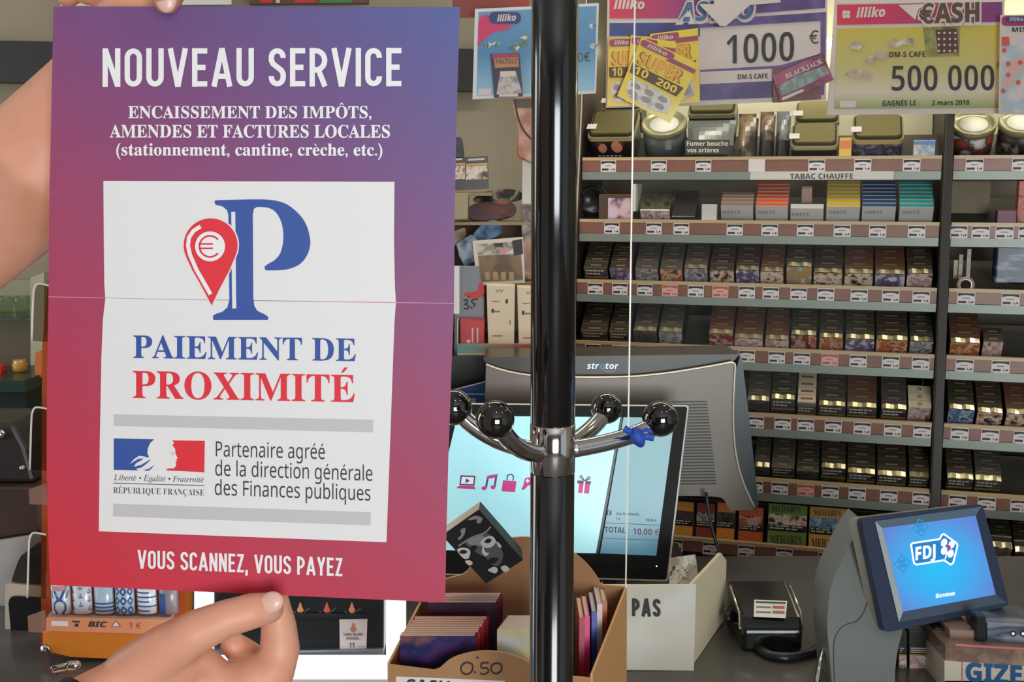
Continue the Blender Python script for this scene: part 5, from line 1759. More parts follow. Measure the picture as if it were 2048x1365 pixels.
poly(b, FD, arc(1896, 1095, 4.5, 0, 350, 10), m_mag, .0016); stroke(b, FD, [(1893, 1104), (1889, 1119)], 2.2, m_fw, .0015)
b.build('logo', fd, 'white outlined logo with clover')
m_faint = M('screen_faint', (44, 134, 200), .4, emit=.55)
b = MB()
for cx, cy, s in ((1840, 1056, 17), (1804, 1128, 17)):
    stroke(b, FD, [(cx - s * .9, cy + 2), (cx - 2, cy - s), (cx + s * .9, cy - 3), (cx + 3, cy + s)], 2.2, m_faint, .0010, True)
    for k in range(4):
        poly(b, FD, arc(cx + 5 * math.cos(.6 + k * 1.57), cy + 6 * math.sin(.6 + k * 1.57), 4, 0, 340, 8), m_faint, .0009)
b.build('faint_pattern', fd)
b = MB(); text(b, FD, 'Bienvenue', 1871, 1909, 1197, 1191, 8.5, m_fw, 'bold', .0010); b.build('lettering', fd, 'white word Bienvenue')
NK = Plane.of((1700, 1060, 1.450), (1800, 1060, 1.450), (1700, 1374, 1.352))
nk = curve([(1728, 1048), (1706, 1078), (1684, 1122), (1665, 1165), (1657, 1205), (1655, 1260), (1659, 1310), (1664, 1369)], 4) + [(1790, 1369)] + curve([(1790, 1345), (1794, 1310), (1800, 1282), (1806, 1250), (1800, 1180), (1790, 1100)], 4)
b = MB(); b.prism([NK(*q) for q in nk], Y * .07, m_shell2, m_shell2, smooth_side=True); b.build('foot', fd, 'curved grey foot', bevel=.012, seg=4)
b = MB(); stroke(b, NK, curve([(1735, 1181), (1735, 1200), (1729, 1222), (1719, 1238), (1708, 1246)], 4), 2, m_pdark, .0006); stroke(b, NK, curve([(1708, 1246), (1692, 1250), (1678, 1261), (1669, 1280), (1667, 1310), (1669, 1371)], 4), 1.6, m_pdark, .0006); b.build('seam', fd, 'dark seams')

# ---------------------------------------------------------------- boxes right of the lottery screen
for i, (a, c_, lab) in enumerate(((1797, 1814, 'narrow dark pack half behind the foot of the lottery screen'), (1818, 1868, 'dark pack with a flesh-coloured picture under the lottery screen'))):
    pl = FP(1.40)
    r = root('cigarette_pack', P((a + c_) / 2, 1340, 1.41), lab, 'cigarette pack', 'packs on the counter')
    b = MB(); slab(b, pl, [(a, 1262), (c_, 1264), (c_, 1344), (a, 1342)], .024, M('pack_dark_counter', (44, 40, 36), .3), m_pside); b.build('box', r, bevel=.001)
    b = MB(); poly(b, pl, [(a + 1, 1312), (c_ - 1, 1313), (c_ - 1, 1341), (a + 1, 1340)], PICS['pink'], .0004); poly(b, pl, [(a + 1, 1309), (c_ - 1, 1310), (c_ - 1, 1313), (a + 1, 1312)], m_gold, .0005); b.build('picture', r)
    b = MB()
    for k in range(3):
        poly(b, pl, [(a + 3, 1296 + 4 * k), (c_ - 6 - 3 * k, 1297 + 4 * k), (c_ - 6 - 3 * k, 1298.6 + 4 * k), (a + 3, 1297.6 + 4 * k)], m_wtxt, .0005)
    b.build('warning_text', r)
gz = root('rolling_paper_carton', P(1990, 1380, 1.39), 'cream carton with big blue lettering GIZEH at the lower right corner', 'carton')
m_cr = M('cream_carton', (214, 196, 178), .55)
pl = FP(1.337)
yb3 = 1352
b = MB(); slab(b, pl, [(1889, 1322), (2110, 1338), (2110, 1379), (1889, 1379)], .12, m_cr, m_cr); 
b.box((P(1999, 1350, 1.337).x, 1.337 + .06, ZC + .006), (P(2110, 1350, 1.337).x - P(1889, 1350, 1.337).x, .12, .012), m_cr); b.build('box', gz)
b = MB(); stroke(b, pl, [(1924, 1324), (1924, 1380)], 1.6, m_tkr, .0005); text(b, pl, 'GIZEH', 1931, 2082, 1362, 1372, 37, M('carton_blue_ink', (26, 84, 140), .5), 'bold', .0006, .02); b.build('lettering', gz, 'blue lettering')
b = MB(); slab(b, pl, [(1891, 1292), (2110, 1306), (2110, 1338), (1891, 1322)], .11, MIX('brown_film', [(150, 116, 100), (126, 96, 84), (170, 140, 124)], 40, .25, coat=.5), off=-.001); b.tube([pl(1912, 1291), pl(2110, 1304)], .0016, M('pink_edge', (206, 110, 116), .3), 8, True); b.build('film_cover', gz, 'brownish film cover')
b = MB(); slab(b, FP(1.365), [(1899, 1260), (1952, 1263), (1952, 1296), (1902, 1293)], .06, M('pink_brown_card', (162, 126, 112), .5)); b.build('small_box', label='pinkish brown small box on top of the cream carton', cat='box', bevel=.001)
r = root('small_box', P(2010, 1298, 1.39), 'dark blue striped small box with two rings on the cream carton', 'box')
pl2 = FP(1.362)
b = MB(); slab(b, pl2, [(1974, 1246), (2090, 1254), (2090, 1302), (1974, 1293)], .07, MIX('blue_grey_stripes', [(110, 116, 136), (66, 72, 96), (150, 152, 164), (54, 58, 80)], 26, .35, stretch=(.4, 1, 2.5)), None); b.build('box', r, bevel=.001)
b = MB()
for x in (2026, 2046):
    stroke(b, pl2, arc(x, 1268, 5, 0, 340, 14), 3, m_pdark, .0006, True); poly(b, pl2, arc(x, 1268, 3, 0, 340, 10), m_icw, .0005)
b.build('rings', r)
b = MB(); slab(b, FP(1.358), [(1953, 1232), (1972, 1233), (1972, 1297), (1953, 1296)], .02, m_black); b.build('small_box', label='slim black box between the two small boxes on the cream carton', cat='box', bevel=.001)
b = MB(); slab(b, FP(1.385), [(1870, 1256), (1887, 1257), (1887, 1350), (1870, 1349)], .05, M('dark_navy', (30, 30, 36), .5)); b.build('upright_card', label='upright near-black card left of the cream carton', cat='card')

# ---------------------------------------------------------------- lighter display on the left
m_or = M('display_orange', (206, 118, 34), .4, bump=.02, bscale=300)
m_or2 = M('display_orange_dark', (168, 72, 26), .4)
ld = root('lighter_display', P(210, 1318, 1.48), 'orange counter display for lighters with clear side cheeks, behind the poster', 'display stand')
LB = FP(1.475)
b = MB(); slab(b, LB, [(84, 700), (96, 560), (372, 560), (372, 1296), (82, 1290)], .03, m_or2, m_or); b.build('back_board', ld)
b = MB(); slab(b, FP(1.416), [(84, 1262), (340, 1270), (340, 1324), (250, 1321), (140, 1316), (92, 1305), (84, 1292)], .10, m_or, m_or); b.build('base', ld, bevel=.003)
b = MB(); slab(b, FP(1.455), [(96, 1230), (340, 1236), (340, 1250), (96, 1244)], .045, M('tray_white', (196, 176, 160), .4)); b.build('tray', ld)
LS = FP(1.412)
b = MB(); slab(b, LS, [(92, 1236), (340, 1242), (340, 1270), (92, 1263)], .003, M('display_peach', (222, 144, 102), .35, coat=.4)); b.build('label_strip', ld, 'peach label strip', bevel=.0008)
b = MB()
poly(b, LS, [(103, 1242), (137, 1243), (137, 1253), (103, 1252)], m_tk, .0006)
text(b, LS, 'BIC', 176, 215, 1254, 1255, 11, m_pdark, 'bolditalic', .0006, .02)
poly(b, LS, [(224, 1253), (232, 1242), (241, 1254)], m_tk, .0006); stroke(b, LS, [(224, 1253), (232, 1242), (241, 1254)], 1.5, m_tkr, .0009, True)
text(b, LS, '1 €', 258, 282, 1257, 1258, 11, m_tkr, 'bold', .0006)
poly(b, LS, [(145, 1242), (160, 1243), (160, 1246), (145, 1245)], m_pdark, .0006); poly(b, LS, [(150, 1248), (157, 1248), (157, 1254), (150, 1254)], m_pdark, .0006)
b.build('lettering', ld)
m_tint = CLEAR('smoky_acrylic', (214, 206, 200), .02)
for y0, y1, x0, x1 in ((568, 682, 66, 100), (815, 940, 62, 98), (1066, 1196, 57, 92)):
    b = MB()
    pl = FP(1.42)
    out = curve([(x1, y0 + 4), (x0 + 12, y0), (x0 + 4, y0 + 8), (x0 + 1, y0 + 30), (x0 - 2, y1)], 4) + [(x1, y1 + 3)]
    slab(b, pl, out, .0025, m_tint); ck = b.build('side_cheek', ld, 'clear side cheek')
    b = MB(); b.tube([pl(x, y, .0005) for x, y in out[:-1]], .0013, m_edgeline, 8); b.build('cheek_edge', ck, 'rim, caught light in its pale colour')
for y0, y1, x0, x1 in ((968, 1011, 57, 90), (1222, 1267, 55, 88)):
    b = MB(); pl = FP(1.425); slab(b, pl, [(x1, y0), (x0, y0 + 12), (x0 + 2, y1 - 2), (x1 + 8, y1)], .003, M('milky_acrylic', (168, 128, 112), .2, alpha=.55)); b.build('tray_end', ld, 'milky tray end')
b = MB(); st = P(92, 1298, 1.4155); b.lathe([(.0001, 0), (.0065, 0), (.0072, .003), (.005, .006), (.0001, .007)], st, m_chrome, 20, (X, Z, -Y)); b.build('stud', ld, 'chrome stud')
b = MB(); b.tube([P(*q) for q in curve([(93, 1299, 1.405), (100, 1318, 1.395), (112, 1345, 1.385), (116, 1360, 1.375)], 4)], .0020, m_cord, 8); b.build('cord', ld, 'dark cord hanging from the stud')
m_lw, m_lb2 = M('lighter_white', (206, 216, 224), .25, coat=.5), M('lighter_blue', (54, 88, 146), .3)
m_lbp, m_lg = M('lighter_pale_blue', (170, 196, 212), .25, coat=.5), M('lighter_grey', (128, 120, 126), .25, coat=.4)
LNAME = ['white lighter with a blue crab-like figure', 'white lighter with small blue anchors', 'pale blue lighter with dark stripes below', 'blue and white tile patterned lighter', 'white lighter with blue stripes and a red mark', 'greyish lighter half hidden by the thumb side']
for k, (xc, bodym) in enumerate(((119, m_lw), (162, m_lw), (205, m_lbp), (247, m_lbp), (291, m_lw), (335, m_lg))):
    top = P(xc, 1160 + k, 1.452).z
    c = Vector((P(xc, 1200, 1.452).x, 1.458, P(xc, 1233, 1.446).z))
    rx_, ry_, hh = .0133, .0072, .058
    r = root('lighter', c, '%s, %s from left in the orange display' % (LNAME[k], ORD[k]), 'lighter', 'lighters in the orange display')
    b = MB(); b.lathe([(.0001, 0), (.92, 0), (1.0, .0015), (1.0, hh), (.0001, hh)], c, bodym, 28, (X * rx_, Y * ry_, Z)); b.build('body', r)
    b = MB(); b.lathe([(.9, hh), (.9, hh + .012), (.0001, hh + .012)], c, m_chrome, 20, (X * rx_, Y * ry_, Z)); b.build('hood', r)
    S_ = lambda a, z, off=.0, c=c: c + X * ((rx_ + .0002 + off) * math.sin(a)) - Y * ((ry_ + .0002 + off) * math.cos(a)) + Z * z

    def band(b, a0, a1, z0, z1, m, off=0):
        n = 8
        for i in range(n):
            p, q = a0 + (a1 - a0) * i / n, a0 + (a1 - a0) * (i + 1) / n
            b.face([S_(p, z0, off), S_(q, z0, off), S_(q, z1, off), S_(p, z1, off)], m, True)

    def line(b, pts, w, m, off=0.0001):
        for (a0, z0), (a1, z1) in zip(pts[:-1], pts[1:]):
            d = Vector(((a1 - a0) * rx_, z1 - z0)).normalized() * w / 2
            b.face([S_(a0 + d.y / rx_, z0 - d.x, off), S_(a1 + d.y / rx_, z1 - d.x, off), S_(a1 - d.y / rx_, z1 + d.x, off), S_(a0 - d.y / rx_, z0 + d.x, off)], m)
    b = MB()
    if k == 0:
        band(b, -.9, .9, .034, .041, M('lighter_rose', (206, 160, 160), .3))
        for s in (-1, 1):
            line(b, [(s * .12, .022), (s * .5, .033), (s * 1.0, .044)], .0036, m_lb2); line(b, [(s * .15, .021), (s * .6, .015), (s * .6, .007), (s * .25, .001)], .003, m_lb2)
            line(b, [(s * .8, .024), (s * 1.1, .033)], .0012, m_lb2); line(b, [(s * .65, .023), (s * .95, .034)], .0012, m_lb2)
        line(b, [(-.12, .0205), (.12, .0205)], .0034, m_lb2, .0003)
    elif k == 1:
        for i in range(5):
            for j, a in enumerate((-.95, 0, .95)):
                z = .006 + .0125 * i + (.006 if j == 1 else 0)
                if z > .054: continue
                line(b, [(a, z), (a, z + .006)], .0009, m_lb2); line(b, [(a - .22, z + .002), (a - .12, z), (a + .12, z), (a + .22, z + .002)], .0011, m_lb2); line(b, [(a - .08, z + .005), (a + .08, z + .005)], .0009, m_lb2)
    elif k == 2:
        for z in (.004, .009, .0145):
            band(b, -1.4, 1.4, z, z + .0024, m_lb2)
    elif k == 3:
        for i in range(4):
            for j in range(3):
                a, z = -.75 + .75 * j, .006 + .0135 * i
                line(b, [(a - .3, z), (a, z + .0055), (a + .3, z), (a, z - .0055), (a - .3, z)], .0024, m_lb2); line(b, [(a - .08, z), (a + .08, z)], .002, m_lw, .0002)
    elif k == 4:
        for i in range(5):
            z = .004 + .0066 * i
            band(b, -1.4, 1.4 if i % 2 else .4, z, z + .0022, m_lb2)
        line(b, [(-.7, .046), (-.45, .042), (-.5, .050)], .0018, M('lighter_red', (200, 70, 60), .3))
    else:
        band(b, -1.4, -.2, .0, .03, m_lb2)
    b.build('pattern', r)

# ---------------------------------------------------------------- lit vape display
m_glow = M('light_panel', (246, 250, 255), .4, emit=2.2)
vd = root('lit_display', P(590, 1365, 1.42), 'white glowing counter display framing a black panel with flame drops', 'display stand')
b = MB(); x0, x1 = P(388, 1300, 1.365).x, P(805, 1300, 1.365).x; zt_ = P(590, 1313, 1.365).z
b.box(((x0 + x1) / 2, 1.3675, (ZC + zt_) / 2), (x1 - x0, .005, zt_ - ZC), m_glow); b.build('base', vd, 'glowing white base', bevel=.002)
for xa, xb in ((388, 425), (772, 805)):
    b = MB(); slab(b, FP(1.371), [(xa, 900), (xb, 900), (xb, 1316), (xa, 1316)], .05, m_glow); b.build('post', vd, 'glowing white post', bevel=.002)
VB = FP(1.376)
b = MB(); slab(b, VB, [(427, 905), (770, 905), (768, 1330), (427, 1330)], .035, M('display_black', (34, 36, 38), .3)); b.build('panel', vd, 'black panel', bevel=.002)
b = MB(); slab(b, VB, [(595, 1224), (744, 1226), (742, 1233), (595, 1231)], .006, M('display_black_ledge', (44, 46, 50), .25), off=.006); slab(b, VB, [(600, 1299), (768, 1296), (768, 1300), (600, 1303)], .004, M('display_ledge_silver', (150, 156, 160), .25, .6), off=.004); b.build('ledge', vd)
b = MB(); slab(b, VB, [(679, 1239), (735, 1238), (733, 1299), (680, 1300)], .0006, m_tk, off=.0012)
drop = lambda cx, cy, s: curve([(cx, cy - s), (cx + s * .28, cy - s * .25), (cx + s * .5, cy + s * .3), (cx, cy + s * .75), (cx - s * .5, cy + s * .3), (cx - s * .28, cy - s * .25)], 3, True)
poly(b, VB, drop(707, 1256, 12), M('drop_brown', (196, 130, 100), .4), .0020)
text(b, VB, 'TABAC BLOND', 687, 726, 1271, 1271, 5, m_pdark, 'bold', .0020); text(b, VB, 'ORIGINAL', 693, 719, 1279, 1279, 5, m_pdark, 'bold', .0020); text(b, VB, '11', 699, 709, 1295, 1295, 10, m_pdark, 'bold', .0020); stroke(b, VB, [(716, 1294), (730, 1293)], 2, m_pgrey, .002)
b.build('price_card', vd, 'white card reading TABAC BLOND ORIGINAL 11')
for cx, rgb in ((601, (226, 150, 110)), (654, (226, 92, 84)), (704, (226, 150, 110))):
    b = MB(); poly(b, VB, drop(cx, 1217, 13), M('drop_%d' % rgb[1], rgb, .4), .0016); b.build('flame_drop', vd, 'coloured drop')
    b = MB(); stroke(b, VB, curve([(cx - 16, 1222), (cx, 1228), (cx + 18, 1216)], 4), 1.8, M('silver_ink', (130, 130, 132), .3, .5), .0012); b.build('swoosh', vd)

# ================================================================ signs hanging in front of the tobacco wall
m_sw = M('sign_paper', (206, 188, 182), .5)
m_mg = GRAD('sign_magenta', [(0, (206, 40, 66)), (.5, (176, 44, 96)), (1, (112, 52, 110))], .45)
m_navy2 = MIX('sign_navy', [(40, 48, 104), (56, 66, 130), (48, 40, 96)], 14, .45)
m_sink = M('sign_ink', (44, 40, 44), .5)


def gbar(b, pl, x0, y0, x1, y1, m, off, dy=0.0, n=6):
    for i in range(n):
        a, c = i / n, (i + 1) / n
        X0, X1 = x0 + (x1 - x0) * a, x0 + (x1 - x0) * c
        b.face([pl(X0, y1 + dy * a, off), pl(X1, y1 + dy * c, off), pl(X1, y0 + dy * c, off), pl(X0, y0 + dy * a, off)], m, uvs=[(a, 0), (c, 0), (c, 0), (a, 0)])


DS1 = 2.16
b = MB(); slab(b, FP(2.20), [(1205, -120), (2260, -120), (2260, -34), (1205, -34)], .02, M('fascia_brown', (150, 120, 104), .5)); b.box((P(1700, -100, 2.2).x, 2.21, (P(1700, -119, 2.2).z + 2.75) / 2), (.02, .02, 2.75 - P(1700, -119, 2.2).z), m_div)
b.build('sign_rail', label='hanging rail above the picture that carries the lottery signs', cat='rail')
# sign with 1000
A1 = FP(DS1, 0, 2)
sg = root('win_sign', A1(1435, 210), 'win sign reading 1000 € with a navy and magenta header', 'sign', None)
b = MB(); slab(b, A1, [(1216, -60), (1656, -60), (1652, 200), (1545, 204), (1400, 211), (1211, 216)], .002, m_sw); b.build('panel', sg)
b = MB(); gbar(b, A1, 1219, -60, 1400, 37, m_mg, .0006); b.build('header', sg, 'magenta header')
b = MB(); poly(b, A1, [(1219, 46), (1400, 45), (1400, 72), (1219, 72)], m_navy2, .0006); poly(b, A1, [(1390, -60), (1652, -60), (1650, 16), (1520, 26), (1390, 36)], MIX('sign_violet', [(86, 62, 116), (104, 78, 136), (74, 56, 104)], 14, .45), .0006)
poly(b, A1, [(1500, 34), (1652, 24), (1650, 130), (1641, 130), (1641, 42), (1400, 56), (1400, 48)], MATS['sign_violet'], .0008)
poly(b, A1, [(1400, 140), (1560, 131), (1645, 106), (1650, 112), (1648, 190), (1556, 195), (1400, 201)], MATS['sign_violet'], .0008)
poly(b, A1, [(1400, 144), (1545, 138), (1545, 162), (1400, 169)], m_sw, .0011); b.build('blue_bands', sg, 'navy and violet bands')
b = MB()
text(b, A1, '1000', 1453, 1588, 129, 122, 58, m_sink, 'bold', .0011, -.012); text(b, A1, '€', 1618, 1637, 88, 87, 26, m_sink, 'bold', .0011)
text(b, A1, 'DM-S CAFE', 1475, 1535, 159, 157, 10, m_sink, 'bold', .0022)
b.build('lettering', sg, 'black 1000 € and small print')
b = MB(); text(b, A1, 'illiko', 1227, 1289, 18, 18, 19, m_sw, 'bolditalic', .0012, .02); b.build('lettering', sg, 'pale word illiko')
b = MB()
text(b, A1, 'ASTRO', 1350, 1512, 46, 40, 44, m_sw, 'bolditalic', .0014, .07); text(b, A1, 'ASTRO', 1355, 1507, 43, 37, 38, M('astro_blue', (56, 92, 130), .4), 'bolditalic', .0018, .01)
b.build('lettering', sg, 'blue outlined word ASTRO')
# sheet with a point stuck over the sign
b = MB(); slab(b, FP(DS1 - .012), [(1428, -70), (1562, -70), (1561, 5), (1500, 10), (1452, 52), (1440, 52), (1398, 8), (1428, 8)], .001, M('pale_sheet', (206, 190, 184), .6)); b.build('paper_sheet', label='pale sheet with a pointed lower edge stuck over the word ASTRO', cat='paper')
# yellow scratch cards
m_yel = M('scratch_yellow', (226, 190, 44), .4, coat=.4)
m_pill = M('scratch_magenta', (150, 50, 84), .4)
m_scr = MIX('scratch_grey', [(146, 138, 134), (170, 160, 152), (120, 110, 112)], 60, .35, .3)
m_ybr = M('scratch_brown', (96, 62, 40), .5)
CARDS = [([(1217, 76), (1301, 73), (1302, 210), (1214, 213)], 'yellow scratch card at the left edge of the 1000 sign', .012), ([(1300, 68), (1396, 56), (1399, 204), (1302, 214)], 'yellow scratch card, rear right of the fan under the ASTRO sign', .016),
         ([(1262, 70), (1352, 84), (1342, 216), (1250, 204)], 'yellow scratch card, middle of the fan', .022), ([(1283, 74), (1398, 128), (1340, 246), (1234, 192)], 'tilted yellow scratch card lying foremost in the fan', .030)]
for i, (qd, lab, o) in enumerate(CARDS):
    pl = FP(DS1 - o, 0, 2)
    Q = [Vector(p) for p in qd]
    at = lambda u, v: tuple(Q[0].lerp(Q[1], u).lerp(Q[3].lerp(Q[2], u), v))
    r = root('scratch_card', pl(*at(.5, 1)), lab, 'scratch card', 'yellow scratch cards')
    b = MB(); slab(b, pl, qd, .0008, m_yel); b.build('card', r)
    b = MB(); poly(b, pl, [at(u, v) for u, v in rrect(.02, .02, .60, .13, .05)], m_pill, .0005); poly(b, pl, [at(u, v) for u, v in ((.55, .10), (1, .10), (1, .17), (.5, .17))], m_pill, .0006); b.build('header', r, 'magenta tab')
    def tx(b, s, u0, u1, v, cap, m, st='bold', o_=.0009):
        vs, fs, asp = glyphs(s, st, .01)
        b.tri_mesh([pl(*at(u0 + (u1 - u0) * a, v - y * cap), o_) for a, y in vs], fs, m)
    b = MB(); tx(b, 'illiko', .14, .48, .105, .06, m_sw, 'bolditalic'); tx(b, "SUPER", .08, .86, .40, .20, m_ybr); tx(b, "SUPER", .10, .84, .395, .19, M('scratch_orange', (226, 150, 40), .4), 'bold', .0012)
    poly(b, pl, [at(.02, .43), at(.95, .43), at(.90, .60), at(.04, .58)], m_ybr, .0007); tx(b, '10', .10, .34, .56, .12, m_yel, 'bold', .0012); tx(b, '200', .50, .86, .565, .11, m_yel, 'bold', .0012); b.build('lettering', r)
    b = MB(); poly(b, pl, [at(u, v) for u, v in ((.10, .66), (.50, .63), (.86, .68), (.90, .90), (.60, .95), (.20, .93), (.08, .80))], m_scr, .0006)
    for k in range(6):
        poly(b, pl, [at(.22 + .25 * (k % 3) + .09 * math.cos(a), .73 + .12 * (k // 3) + .045 * math.sin(a)) for a in [q * .6 for q in range(10)]], M('scratch_mauve', (120, 100, 96), .35, .3), .0009)
    b.build('scratch_panel', r, 'grey scratch panel')
# pink scratch card on the right of the 1000 sign
pl = FP(DS1 - .012, 0, 2)
for k, (qd, lab, o) in enumerate([([(1545, 150), (1645, 106), (1668, 160), (1560, 206)], 'pink and grey scratch card leaning at the right end of the 1000 sign', .010), ([(1545, 138), (1640, 128), (1642, 198), (1546, 206)], 'dark red scratch card behind the pink one', .006)]):
    pl = FP(DS1 - o, 0, 2)
    r = root('scratch_card', pl(1600, 206), lab, 'scratch card')
    b = MB(); slab(b, pl, qd, .0008, MIX('card_wine_%d' % k, [(140, 52, 84), (104, 44, 60), (164, 80, 110)] if k == 0 else [(96, 52, 44), (120, 70, 60)], 20, .4)); b.build('card', r)
    if k == 0:
        Q = [Vector(p) for p in qd]
        at = lambda u, v: tuple(Q[0].lerp(Q[1], u).lerp(Q[3].lerp(Q[2], u), v))
        b = MB(); poly(b, pl, [at(.06, .45), at(.40, .36), at(.95, .42), at(.96, .72), at(.50, .80), at(.05, .80)], MIX('card_grey_green', [(140, 152, 146), (112, 120, 120), (166, 170, 166)], 40, .4), .0005); poly(b, pl, [at(.05, .86), at(.45, .86), at(.45, .95), at(.05, .95)], m_sw, .0006)
        vs, fs, asp = glyphs('BLACKJACK', 'serif', .01); b.tri_mesh([pl(*at(.22 + .72 * a, .32 - y * .16), .0006) for a, y in vs], fs, m_sw); b.build('print', r)
# green sign with 500 000
A2 = FP(DS1, 0, 2)
sg = root('win_sign', A2(1830, 228), 'green win sign reading CASH 500 000 with a magenta header', 'sign')
b = MB(); slab(b, A2, [(1674, -60), (2012, -60), (2001, 227), (1654, 230)], .002, m_sw); b.build('panel', sg)
b = MB(); gbar(b, A2, 1674, 10, 2004, 50, m_mg, .0006, -6, 8); poly(b, A2, [(1674, -60), (2006, -60), (2004, 4), (1674, 8)], m_sw, .0008); poly(b, A2, [(1796, 10), (1850, 8), (1836, 20), (1830, 40)], m_sw, .0010); b.build('header', sg, 'magenta header')
m_gg = GRAD('sign_green', [(0, (190, 168, 66)), (.5, (186, 172, 110)), (.8, (204, 188, 168)), (1, (140, 150, 80))], .45)
b = MB()
for i in range(8):
    a, c = i / 8, (i + 1) / 8
    E = lambda t: ((1673 - 5 * t, 57 + 161 * t), (2001 - 4 * t, 50 + 166 * t))
    b.face([A2(*E(c)[0], .0006), A2(*E(c)[1], .0006), A2(*E(a)[1], .0006), A2(*E(a)[0], .0006)], m_gg, uvs=[(c, 0), (c, 0), (a, 0), (a, 0)])
b.build('green_field', sg, 'yellow green field')
b = MB()
for cx, cy, s in ((1712, 92, 18), (1790, 88, 20), (1760, 112, 20), (1740, 120, 16), (1710, 148, 22), (1732, 152, 16), (1815, 84, 18)):
    poly(b, A2, [(cx - s, cy + 2), (cx - s * .2, cy - s * .5), (cx + s, cy - s * .3), (cx + s * .3, cy + s * .5)], MIX('banknotes', [(206, 196, 176), (170, 160, 130), (190, 150, 140), (120, 130, 90)], 50, .5), .0009 + .00004 * s)
b.build('banknote_picture', sg)
b = MB(); poly(b, A2, [(1846, 56), (1920, 52), (1918, 112), (1852, 114)], MIX('slot_machine', [(120, 110, 60), (150, 140, 80), (90, 90, 56)], 30, .4), .0009); poly(b, A2, [(1870, 60), (1914, 58), (1916, 104), (1876, 108)], M('slot_dark', (84, 50, 46), .4), .0012)
for i in range(16):
    poly(b, A2, arc(1877 + 11 * (i % 4), 66 + 12 * (i // 4), 2.4, 0, 300, 6), m_sw, .0015)
b.build('keypad_picture', sg)
b = MB()
text(b, A2, '€ASH', 1834, 1962, 50, 46, 44, m_sw, 'bold', .0018, .08); text(b, A2, '€ASH', 1838, 1958, 47, 43, 39, M('cash_brown', (86, 62, 48), .45), 'bold', .0022, .02); b.build('lettering', sg, 'brown outlined word €ASH')
b = MB(); text(b, A2, 'illiko', 1712, 1770, 35, 33, 19, m_sw, 'bolditalic', .0012, .02)
for a in range(4):
    poly(b, A2, arc(1692 + 5 * math.cos(a * 1.57 + .78), 29 + 5 * math.sin(a * 1.57 + .78), 4.6, 0, 320, 10), m_sw, .0012)
b.build('lettering', sg, 'pale word illiko with clover')
b = MB()
text(b, A2, '500 000', 1783, 1988, 182, 181, 50, m_sink, 'bold', .0012, -.012); text(b, A2, 'DM-S CAFE', 1778, 1850, 115, 114, 11, m_sink, 'bold', .0024); text(b, A2, 'GAGNÉS LE :', 1764, 1838, 213, 211, 11, m_sink, 'bold', .0022); text(b, A2, '2 mars 2018', 1863, 1938, 211, 210, 10, m_sink, 'bold', .0022); text(b, A2, '*', 1993, 2000, 146, 146, 22, m_sink, 'bold', .0012)
poly(b, A2, [(1680, 202), (1711, 201), (1711, 215), (1680, 215)], m_sw, .0010)
b.build('lettering', sg, 'black 500 000 and date line')
# game sign at the right edge
A3 = FP(DS1 - .02, 0, 2)
sg = root('game_sign', A3(2040, 228), 'pale blue game sign reading MISSIONS, cut by the right picture edge', 'sign')
b = MB(); slab(b, A3, [(2001, 30), (2120, 28), (2118, 230), (1998, 229)], .002, m_sw); b.build('panel', sg)
b = MB(); poly(b, A3, [(2004, 76), (2118, 74), (2116, 226), (2002, 226)], MIX('map_print', [(190, 186, 200), (206, 190, 186), (160, 180, 196), (206, 160, 150)], 18, .5), .0006); b.build('map', sg)
b = MB(); poly(b, A3, rrect(2003, 32, 2118, 52, 8), m_mag if False else m_pill, .0006); poly(b, A3, rrect(2012, 33, 2050, 44, 5), m_navy2, .0009); text(b, A3, 'illiko', 2018, 2046, 42, 42, 7, m_sw, 'bolditalic', .0012); text(b, A3, 'MISSIONS', 2024, 2100, 64, 63, 9, m_sink, 'bold', .0008); b.build('lettering', sg)
b = MB()
for x, y in ((2008, 101), (2016, 128), (2016, 150), (2036, 165), (2006, 182), (2040, 125)):
    poly(b, A3, arc(x, y, 5, 0, 340, 10), M('map_pin_red', (206, 80, 76), .5), .001)
poly(b, A3, quad(2003, 74, 2018, 92), M('map_pin_red', (206, 80, 76), .5), .001); poly(b, A3, quad(2019, 74, 2032, 92), m_sw, .001)
b.build('map_pins', sg)
# blue win poster behind the coat stand
A4 = FP(2.12)
sg = root('win_poster', A4(1070, 196), 'light blue lottery poster with a grey scratch card, half behind the coat stand', 'poster')
b = MB(); slab(b, A4, [(950, 18), (1198, 6), (1192, 187), (945, 199)], .0015, M('poster_border', (206, 206, 206), .5)); b.build('panel', sg)
m_sky = GRAD('poster_sky', [(0, (96, 142, 178)), (.5, (74, 126, 166)), (1, (140, 180, 200))], .45)
b = MB()
for i in range(6):
    a, c = i / 6, (i + 1) / 6
    E = lambda t: ((957 - 4 * t, 24 + 168 * t), (1193 - 4 * t, 12 + 169 * t))
    b.face([A4(*E(c)[0], .0005), A4(*E(c)[1], .0005), A4(*E(a)[1], .0005), A4(*E(a)[0], .0005)], m_sky, uvs=[(c, 0), (c, 0), (a, 0), (a, 0)])
b.build('sky_field', sg, 'blue field')
b = MB(); poly(b, A4, curve([(956, 78), (958, 40), (975, 30), (1015, 46), (1019, 58), (985, 66), (957, 90)], 4, True), M('poster_pink', (196, 50, 100), .45), .0008); poly(b, A4, rrect(978, 24, 1042, 48, 11), M('poster_navy', (44, 60, 112), .45), .001); text(b, A4, 'illiko', 994, 1032, 43, 41, 13, m_sw, 'bolditalic', .0013, .02); b.build('emblem', sg, 'pink swash and word illiko')
